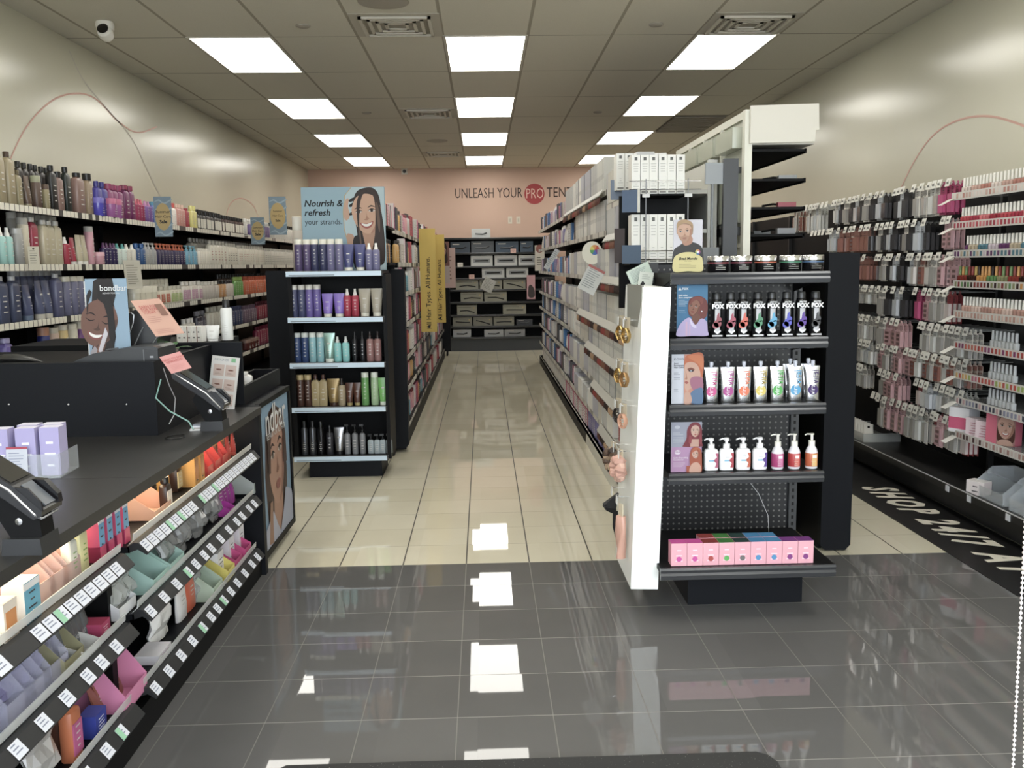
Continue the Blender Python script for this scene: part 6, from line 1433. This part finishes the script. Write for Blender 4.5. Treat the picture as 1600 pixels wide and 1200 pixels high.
free(at(868, 388, 'y', 7.8), at(875, 392, 'y', 7.8), at(849, 418, 'y', 7.8), 'c4c8c8', 'tilted grey sheet farther along the right gondola', d_lines)
free(at(978, 425, 'y', 3.92), at(1012, 408, 'y', 3.92), at(988, 448, 'y', 3.92), 'c9dac8', 'pale green booklet leaning on top of the white tower', d_lines)
free(at(1000, 424, 'y', 3.90), at(1022, 426, 'y', 3.90), at(996, 449, 'y', 3.90), 'd6dccf', 'white instruction card leaning on top of the white tower', lambda A: (A.lines(.2, .8, .6, 3, .12, .03, '9aa49a'), A.poly([(.15, .2), (.3, .45), (.5, .25), (.3, .1)], '1f1f1f')))

# white tall spine with clear bins, header box, black shelves on its right side
t = thing('salon_display', 'tall white framed display spine with pale header box rising behind the right end display', 'display shelf')
PW2 = mat('dcdac8', .45)
g = G(); g.box(1.265, 1.30, 4.48, 4.53, 0.2, 2.15, PW2); obj('front_frame', g, t)
for a, b in ((2.115, 2.15), (1.50, 1.52)): g = G(); g.box(1.27, 1.295, 4.53, 6.1, a, b, PW2); obj('frame_rail', g, t)
g = G(); g.box(1.283, 1.295, 4.53, 6.1, .2, 2.12, mat('b7b8a4', .4)); obj('spine_panel', g, t)
for k in range(4):
    g = G(); y = 4.92+.38*k; g.box(1.262, 1.283, y, y+.02, 1.52, 2.12, PW2); obj('mullion', g, t)
for k in range(4):
    for z, hh in ((1.98, .1), (1.62, .27)):
        g = G(); y = 4.56+.385*k; x0 = 1.225; m = mat('d8dcc8', .1, alpha=.55, spec=.8); g.box(x0, x0+.003, y, y+.33, z, z+hh, m); g.box(x0, 1.283, y, y+.33, z, z+.003, m); g.box(x0, 1.283, y, y+.003, z, z+hh, m); g.box(x0, 1.283, y+.327, y+.33, z, z+hh, m); obj('clear_bin', g, t)
g = G(); g.box(1.24, 1.283, 4.55, 6.1, 1.86, 1.89, mat('4a4b4a', .4)); obj('dark_rail', g, t); g = G(); g.box(1.24, 1.283, 4.55, 6.1, 1.56, 1.60, mat('4a4b4a', .4)); obj('dark_rail', g, t)
g = G(); g.prism([(1.285, 2.165), (1.612, 2.172), (1.617, 2.05), (1.60, 2.048), (1.597, 1.995), (1.285, 1.99)], 'y', 4.46, 4.475, mat('d8d2c2', .45)); g.prism([(1.3, 2.16), (1.60, 2.165), (1.60, 2.155), (1.3, 2.15)], 'y', 4.475, 6.0, mat('d8d2c2', .45)); hd = obj('header_box', g, t)
g = G(); g.box(1.3, 1.60, 4.48, 6.0, 1.985, 1.992, mat('b9b4a6', .5)); obj('header_floor', g, t)
for k, z in enumerate((1.955, 1.815, 1.68, 1.55)):
    g = G(); g.box(1.30, 1.572, 4.5, 6.1, z, z+.012, BLACK); g.box(1.564, 1.572, 4.5, 6.1, z-.008, z+.014, BLACK); obj('side_shelf', g, t)
for k, z in enumerate((1.827, 1.692, 1.562)):
    for q in range(6):
        g = G(); w_ = .05; g.tube([(0, -.02, .02), (.06, 0, .03), (.12, .02, .025)], .006, mat('1c1c1e', .3), 5) if q % 2 else g.box(.02, .11, -.015, .015, 0, .022+.004*k, mat(('8c8f8c', '9a3040', '77787a')[k], .3))
        tag(obj('hair_accessory', g, None, (1.44, 4.58+.2*q, z), 0), 'small %s accessory pack on the %s black side shelf, %s from the front' % (('grey', 'red', 'dark')[k] if q % 2 == 0 else 'black stick', ('upper', 'middle', 'lower')[k], ORD[q]), 'accessory', 'accessories on the black side shelves')
g = G(); g.box(1.155, 1.225, 4.44, 4.47, 1.40, 1.918, mat('3b3d40', .45)); tag(obj('upright_board', g), 'dark grey upright board standing in front of the white display spine', 'board')
g = G(); g.box(1.07, 1.155, 4.45, 4.47, 1.80, 1.90, mat('8a8f92', .4)); g.box(1.06, 1.14, 4.45, 4.47, 1.42, 1.5, mat('6a6d6d', .4)); g.box(1.10, 1.11, 4.452, 4.468, 1.5, 1.8, mat('6a6d6d', .4)); tag(obj('metal_bracket', g), 'grey metal bracket plates left of the dark upright board', 'bracket')
# wing and rear half of the right gondola
t = thing('gondola_wing', 'tall black wing panel with rounded foot behind the right end display', 'panel')
g = wing(1.645, 1.795, 4.36, 4.40, ''); obj('front_face', g, t)
g = G(); g.box(1.645, 1.665, 4.40, 4.76, .005, 1.465, BLACK); obj('inner_side', g, t)
g = G(); g.box(1.775, 1.795, 4.40, 4.76, .005, 1.465, NAVY); obj('outer_side', g, t)
t = thing('gondola_wing', 'black wing panel mostly hidden behind the white accessory tower', 'panel')
g = G(); g.box(.835, .985, 4.36, 4.40, .02, 1.32, NAVY); obj('front_face', g, t)
for k in range(6):
    y0 = 4.78+1.22*k
    wall_bay('gondola_bay', 'rear side gondola bay facing the right wall, %s from the entrance' % ORD[k], 'shelving', 1.30, 1.78, y0, y0+1.22, (.14, .45, .8, 1.1, 1.4), 1.5, 1, STR_D, 'gondola bays facing the right wall')

# ================================================================== RIGHT WALL: PEGBOARD OF CARDED PACKS
PX = 3.00; PF = 2.62
RWZ = (1.84, 1.63, 1.425, 1.215, 1.01, .835, .66, .49)
nmr = ('top', 'second', 'third', 'fourth', 'fifth', 'sixth', 'seventh', 'lowest')
CARDS = [('c6bcb2', 'dcd6ce', 'tan'), ('8a5444', 'a87060', 'copper'), ('c4c4bc', 'dcdcd6', 'grey'), ('e6e0d4', 'a8a49c', 'white'), ('1c1a1c', '4a484a', 'black'), ('dcb0b2', 'c89a9c', 'pale pink'), ('b02a64', 'c84a80', 'hot pink'), ('c4b4a4', '9a6050', 'beige'), ('9c3038', 'd8c8c0', 'red'), ('a4a9ae', 'c9ced2', 'blue grey')]
HK = mat('b8b8b4', .3, .8)
pk = [0]
racks = []
for k, (y0, y1) in enumerate(((4.0, 5.22), (5.22, 6.44), (6.44, 7.66), (7.66, 8.88), (8.88, 10.1), (10.1, 11.32))):
    t = thing('peg_rack', 'black pegboard rack of carded beauty packs on the right wall, %s section from the entrance' % ORD[k], 'rack', (0, 0, 0), 0, 'pegboard racks on the right wall'); racks.append((t, y0, y1))
    g = G(); g.box(PX-.02, PX+.03, y0, y1, .1, 1.86, BLACK); obj('back_panel', g, t)
    g = G(); g.box(PF+.06, PX-.02, y0, y1, 0, .12, BLACK); g.box(PF+.02, PF+.06, y0, y1, 0.02, .15, mat('161617', .4)); obj('base', g, t)
    g = G(); g.box(PF-.03, PX-.02, y0+.001, y1-.001, .15, .172, mat('2c2b2a', .35)); dk = obj('base_shelf', g, t)
    g = G(); g.box(PF-.04, PF-.03, y0+.001, y1-.001, .14, .184, mat('1d1d1e', .3)); g.box(PF-.041, PF-.038, y0+.001, y1-.001, .176, .183, mat('c8c8c6', .2)); obj('shelf_edge', g, dk)
    g = G(); g.box(PX-.05, PX-.02, y0-.012, y0+.012, .1, 1.86, mat('262627', .4)); obj('upright', g, t)
for k, y in enumerate((4.35, 4.72, 4.95)):
    g = G(); g.box(-.001, .001, -.02, .02, -.035, 0, mat('d8dade', .4)); tag(obj('shelf_tag', g, None, (PF-.043, y, .172)), 'small white price tag on the base shelf edge of the right wall, %s' % ORD[k], 'tag', 'price tags on the right base shelf')
def peg(row, y, ci, wd, hh, depth, n, xf):
    rk = next(((t, a, b) for t, a, b in racks if a <= y < b), None)
    if not rk: return
    z = RWZ[row]
    g = G(); g.tube([(PX-.02, y, z+.02), (xf+.02, y, z+.02), (xf, y, z+.03)], .0025, HK, 4); g.add([(xf-.006, y-.027, z-.002), (xf-.006, y+.027, z-.002), (xf+.008, y+.027, z+.044), (xf+.008, y-.027, z+.044)], [(0, 1, 2, 3)], mat('dcd9cc', .5)); g.box(xf-.005, xf-.003, y-.014, y+.008, z+.012, z+.024, mat('7d7b74', .5))
    obj('peg_hook', g, rk[0])
    c1, c2, cn = CARDS[ci]
    for q in range(n):
        pk[0] += 1
        nth_ = int((y-4.9)/.35)
        put(('pk', ci, wd, hh), k_card(wd, hh, c1, c2, c2 if ci % 2 else None, win='6a4a48' if ci in (5, 7) else None), (xf+.03+q*depth, y, z+.012), -PI/2+random.uniform(-.10, .10), 'carded_pack', '%s carded pack hanging in the %s peg row, right wall, stretch %s' % (cn, nmr[row], ORD[max(0, min(13, nth_))]), 'pack', 'carded packs in the %s peg row' % nmr[row], rot=(random.uniform(-.05, .05)*0, 0, -PI/2+random.uniform(-.12, .12)))
random.seed(11)
MIXC = {0: (0, 3, 0, 7), 1: (1, 1, 1, 7), 2: (2, 9, 2, 3), 3: (3, 2, 3, 3), 4: (4, 9, 4, 3), 5: (5, 5, 5, 3), 6: (6, 6, 6, 5), 7: (7, 3, 7, 2), 8: (8, 3, 3, 5), 9: (9, 2, 9, 3)}
plan = {0: [(5.2, 5.35, 6, .07, .17), (5.35, 5.65, 3, .07, .17), (5.75, 5.95, 4, .07, .17), (6.05, 6.9, 4, .085, .16), (6.9, 7.0, 9, .05, .15), (7.3, 7.55, 2, .06, .2), (7.75, 7.9, 7, .05, .18)],
        1: [(5.2, 5.35, 5, .06, .16), (5.5, 5.9, 4, .07, .17), (5.9, 6.3, 4, .075, .16), (6.3, 6.9, 1, .09, .16), (6.92, 7.15, 9, .06, .15)],
        2: [(5.1, 5.3, 5, .07, .17), (5.3, 5.65, 0, .065, .17), (5.68, 5.74, 9, .06, .17), (5.8, 6.25, 4, .075, .15), (6.3, 6.85, 1, .09, .15), (7.0, 7.1, 2, .06, .17)],
        3: [(5.2, 5.55, 8, .07, .17), (5.55, 5.62, 6, .07, .17), (5.75, 6.15, 4, .085, .17), (6.2, 6.6, 3, .06, .1), (6.65, 6.9, 7, .07, .1), (6.92, 7.2, 2, .06, .16)],
        4: [(4.95, 5.5, 3, .065, .15), (5.5, 5.6, 2, .06, .15), (5.75, 6.2, 5, .09, .16), (6.25, 6.9, 3, .07, .15), (6.92, 7.25, 7, .06, .15)],
        5: [(4.95, 5.6, 7, .065, .14), (5.65, 6.15, 5, .09, .15), (6.2, 6.9, 2, .07, .14), (6.92, 7.25, 8, .06, .15)],
        6: [(4.95, 5.5, 2, .065, .14), (5.5, 5.6, 8, .06, .14), (5.75, 6.15, 5, .08, .15), (6.3, 6.6, 3, .07, .14), (6.75, 7.25, 9, .055, .15)],
        7: [(4.95, 5.35, 8, .07, .17), (5.4, 5.65, 3, .06, .19), (5.7, 6.05, 5, .08, .19)]}
for row, segs in plan.items():
    for a, b, ci, wd, hh in segs:
        y = a+wd/2; k = 0
        while y < b:
            peg(row, y, MIXC[ci][k % 4], wd*.93, hh, .028, 3, PF+.02+random.uniform(-.01, .02)); y += wd+.012; k += 1
for row, ys in ((0, [7.15+.09*k for k in range(14)]), (1, [7.2+.08*k for k in range(4)]), (7, [6.1+.07*k for k in range(2)])):
    for y in ys:
        rk = next(((t, a, b) for t, a, b in racks if a <= y < b), None); z = RWZ[row]; xf = PF+.04
        if rk: g = G(); g.tube([(PX-.02, y, z+.02), (xf+.02, y, z+.02), (xf, y, z+.03)], .0025, HK, 4); g.add([(xf-.006, y-.027, z-.002), (xf-.006, y+.027, z-.002), (xf+.008, y+.027, z+.044), (xf+.008, y-.027, z+.044)], [(0, 1, 2, 3)], mat('dcd9cc', .5)); obj('peg_hook', g, rk[0])
# nail polish tiers (near end of the right wall)
t = thing('polish_display', 'clear and white tiered nail polish display at the near end of the right wall', 'display shelf')
NZ = (1.78, 1.62, 1.465, 1.30, 1.135, .965, .80, .66, .47)
NC = [['d8c8be', 'c9a090', 'b87868'], ['c03a48', 'b02a44', 'd86a70', 'a82038'], ['6a3a6a', 'b9a88a', '4a7a8a', 'c8b8c0'], ['8a2a20', '3a2018', 'c98a2c', '5a8a4a', '8a8a5a'], ['c89a88', 'd8b8a8', 'b88878'], ['b03a30', 'c8604a', '8a3a6a'], ['c04a3a', 'd8a848', '9ab048', 'c0607a'], ['4a4a5a', '8a8aa0', 'c8a0a0'], ['5a3a38', 'a87a70', 'c8b4ac']]
g = G(); g.box(2.93, 2.98, 3.6, 5.12, .3, 1.86, mat('2a2a2b', .4)); obj('back_panel', g, t)
nr = random.Random(4)
for i, z in enumerate(NZ):
    y1 = 5.13-.02*i; xf = PF+.0
    g = G(); g.box(xf, 2.93, 3.7, y1, z-.008, z, mat('b8bcbc', .15, alpha=.6)); sh = obj('tier', g, t)
    g = G(); g.box(xf-.004, xf, 3.7, y1, z-.030, z+.012, mat('cfcbc2', .3)); obj('front_strip', g, sh)
    g = G()
    for k in range(40):
        y = y1-.03-.033*k
        if y < 3.75: break
        g.box(xf-.0055, xf-.004, y-.009, y+.009, z-.022, z+.004, mat(nr.choice(NC[i]), .3))
    obj('colour_samples', g, sh)
    g = G(); y = y1-.0; g.add([(xf-.07, y-.03, z-.055), (xf-.07, y+.03, z-.055), (xf-.004, y+.03, z-.02), (xf-.004, y-.03, z-.02)], [(0, 1, 2, 3)], mat('d8d6cc', .5)); obj('corner_tag', g, sh)
def k_polish(c, cap):
    def f():
        b = G(); q = G(); b.lathe([(.012, 0), (.0135, .004), (.0135, .034), (.006, .04)], mat(c, .15), 10, 1, .6); q.lathe([(.0085, .04), (.0075, .085), (.006, .087)], mat(cap, .3), 8); return [('bottle', b), ('cap', q)]
    return f
for i in (0, 1, 2, 3, 4):
    for k in range(20):
        y = 5.06-.033*k-(.0 if i != 4 else .06)
        if i in (2,) and k < 2: continue
        if y < 4.3: break
        c = NC[i][(k//3) % len(NC[i])]; cap = 'dcd8cc' if i != 3 else nr.choice(('8a2a20', '2a1a18', 'c98a2c', 'c9a23c', '6a8a4a'))
        put(('np', c, cap), k_polish(c, cap), (PF+.03, y, NZ[i]+.001), 0, 'nail_polish_bottle', 'small nail polish bottle on the %s polish tier, %s cap, %s sixth of the tier' % (ORD[i], 'white' if cap == 'dcd8cc' else 'coloured', ORD[min(k//3, 5)]), 'nail polish', 'nail polish on the %s tier' % ORD[i], detail=False)
for i in (5, 6, 7):
    for k in range(7):
        y = 4.75-.036*k; put(('nt', i), k_polish('c9cbc9', 'b9bcbc'), (PF+.06, y, NZ[i]+.001), 0, 'nail_polish_bottle', 'clear empty looking polish bottle on the %s polish tier' % ORD[i], 'nail polish', 'clear polish bottles on the %s tier' % ORD[i], detail=False)
# boxes at the bottom of the polish display
put(('kit', 1), k_box(.12, .1, .14, 'e2e0e0', 'e2e0e0', 'dcdade', lines=0), (PF+.05, 4.98, NZ[8]+.001), -PI/2+.5, 'product_box', 'white beauty box with bright pink band beside the polish display', 'box')
g = G(); g.box(-.0605, .0605, -.051, .051, .02, .085, mat('d8507a', .4)); tag(obj('box_band', g, None, (PF+.05, 4.98, NZ[8]+.001), -PI/2+.5), 'bright pink band around the white beauty box', 'band')
for k in range(2): put(('kit', 2), k_box(.1, .06, .1, 'e0c8cc', 'e8d4d8', 'd8b0bc', 'b04060', lines=5), (PF+.05, 4.84-.1*k, NZ[8]+.001), -PI/2+.4, 'product_box', 'white and pink kit box, %s of two beside the smiling woman box' % ('left', 'right')[k], 'box', 'kit boxes on the lowest polish tier')
t = thing('product_box', 'pink box with a smiling woman photo at the right edge', 'box', (PF+.04, 4.60, NZ[8]+.001), -PI/2+.5)
g = G(); g.box(-.08, .08, 0, .06, 0, .17, mat('c85a70', .4)); obj('carton', g, t)
A = Art(.10, .165, 'b8807a', .001); A.blob([(.1, .1), (.05, .6), (.25, .95), (.7, .95), (.95, .6), (.9, .1)], '5a3428'); A.face(.5, .56, .06, 'd8a48c', 'b07a62', 'b8504a', '4a2a20', 2, 0); A.blob([(.1, .0), (.2, .14), (.5, .18), (.8, .14), (.9, 0)], 'd8a890')
o = obj('photo_print', A.g, t, (-.02, -.002, .002))
# acrylic bins on the base shelf at right
for k, (y, n) in enumerate(((4.62, 'left, holding a white box'), (4.28, 'middle, violet insert'), (3.98, 'right, violet insert'))):
    t = thing('acrylic_bin', 'clear acrylic bin on the base shelf of the right wall, %s' % n, 'bin', (PF+.10, y, .173), 0, 'acrylic bins on the right base shelf')
    g = G(); m = mat('cfd6da', .08, alpha=.32, spec=.8)
    g.box(-.1, .12, -.14, .14, 0, .003, m); g.box(-.1, -.097, -.14, .14, 0, .06, m); g.box(.117, .12, -.14, .14, 0, .15, m)
    for s_ in (-.14, .137): g.prism([(-.1, 0), (.12, 0), (.12, .15), (0, .15), (-.1, .06)], 'y', s_, s_+.003, m)
    obj('bin_walls', g, t)
    if k: g = G(); g.box(-.085, -.08, -.12, .02, .004, .12, mat('aab4cf', .3)); g.prism([(-.1+.045*math.cos(q*PI/10), .035+.03*math.sin(q*PI/10)) for q in range(11)], 'x', -.0865, -.085, mat('5a50a8', .3)); obj('insert', g, t)
put(('kb', 1), k_box(.1, .07, .075, 'd8ccc8', 'e4e0dc', 'e0d0cc', lines=2), (PF+.02, 4.74, .173), -PI/2+.5, 'product_box', 'small white box on the base shelf beside the left acrylic bin', 'box')
t = thing('acrylic_rack', 'clear acrylic tray of slanted white cards on the far base shelf of the right wall', 'rack', (PF+.06, 6.45, .173))
g = G(); m = mat('c4c6c0', .1, alpha=.45); g.box(-.06, .2, -.25, .25, 0, .004, m); g.box(-.063, -.06, -.25, .25, 0, .06, m); g.box(-.06, .2, -.253, -.25, 0, .06, m); g.box(-.06, .2, .25, .253, 0, .06, m); obj('tray', g, t)
for k in range(9):
    g = G(); g.box(-.03, .03, -.001, .001, 0, .115, mat('d2cdbf', .4)); g.box(-.008, .008, -.0018, -.001, .085, .1, BLACK)
    tag(obj('slanted_card', g, None, (PF+.04+.02, 6.25+.05*k, .180), 0), 'slanted white card in the acrylic tray of the far base shelf', 'card', 'slanted cards in the acrylic tray').rotation_euler = (-.45, 0, -PI/2+1.3)

# ================================================================== the many small goods: nearest 300 of a kind each on its own, the rest as stuff
FLUSH[0] = 1
def dist(a):
    l = a[2]; d = math.dist(l, (0, 0, CH)); hid = ('behind' in a[5]) or (a[0][0] == 'pk' and l[0] > 2.66)
    return d*(1.7 if hid else 1)
for nm_, lst in LATER.items():
    lst.sort(key=dist)
    for a in lst[:300]: put(*a)
    if len(lst) > 300:
        q = G()
        for key, make, loc, rz, *_r in lst[300:]:
            T = Matrix.Translation(loc) @ Matrix.Rotation(rz, 4, 'Z'); pp = G()
            for n_, g_ in make(): pp.merge(g_)
            o_ = len(q.v); q.v += [tuple(T @ Vector(p)) for p in pp.v]
            for f, mi, sm in zip(pp.f, pp.mi, pp.sm): q.f.append([o_+k for k in f]); q.mi.append(q._m(pp.mats[mi])); q.sm.append(sm)
        o = obj({'product_box': 'product_boxes'}.get(nm_, nm_+'s'), q)
        tag(o, {'product_bottle': 'crowd of small bottles on the far and rear parts of the shelves', 'product_box': 'crowd of small cartons far down the middle aisle shelves', 'carded_pack': 'carded packs hanging deeper and farther on the right wall pegs'}[nm_], 'goods', None, 'stuff')
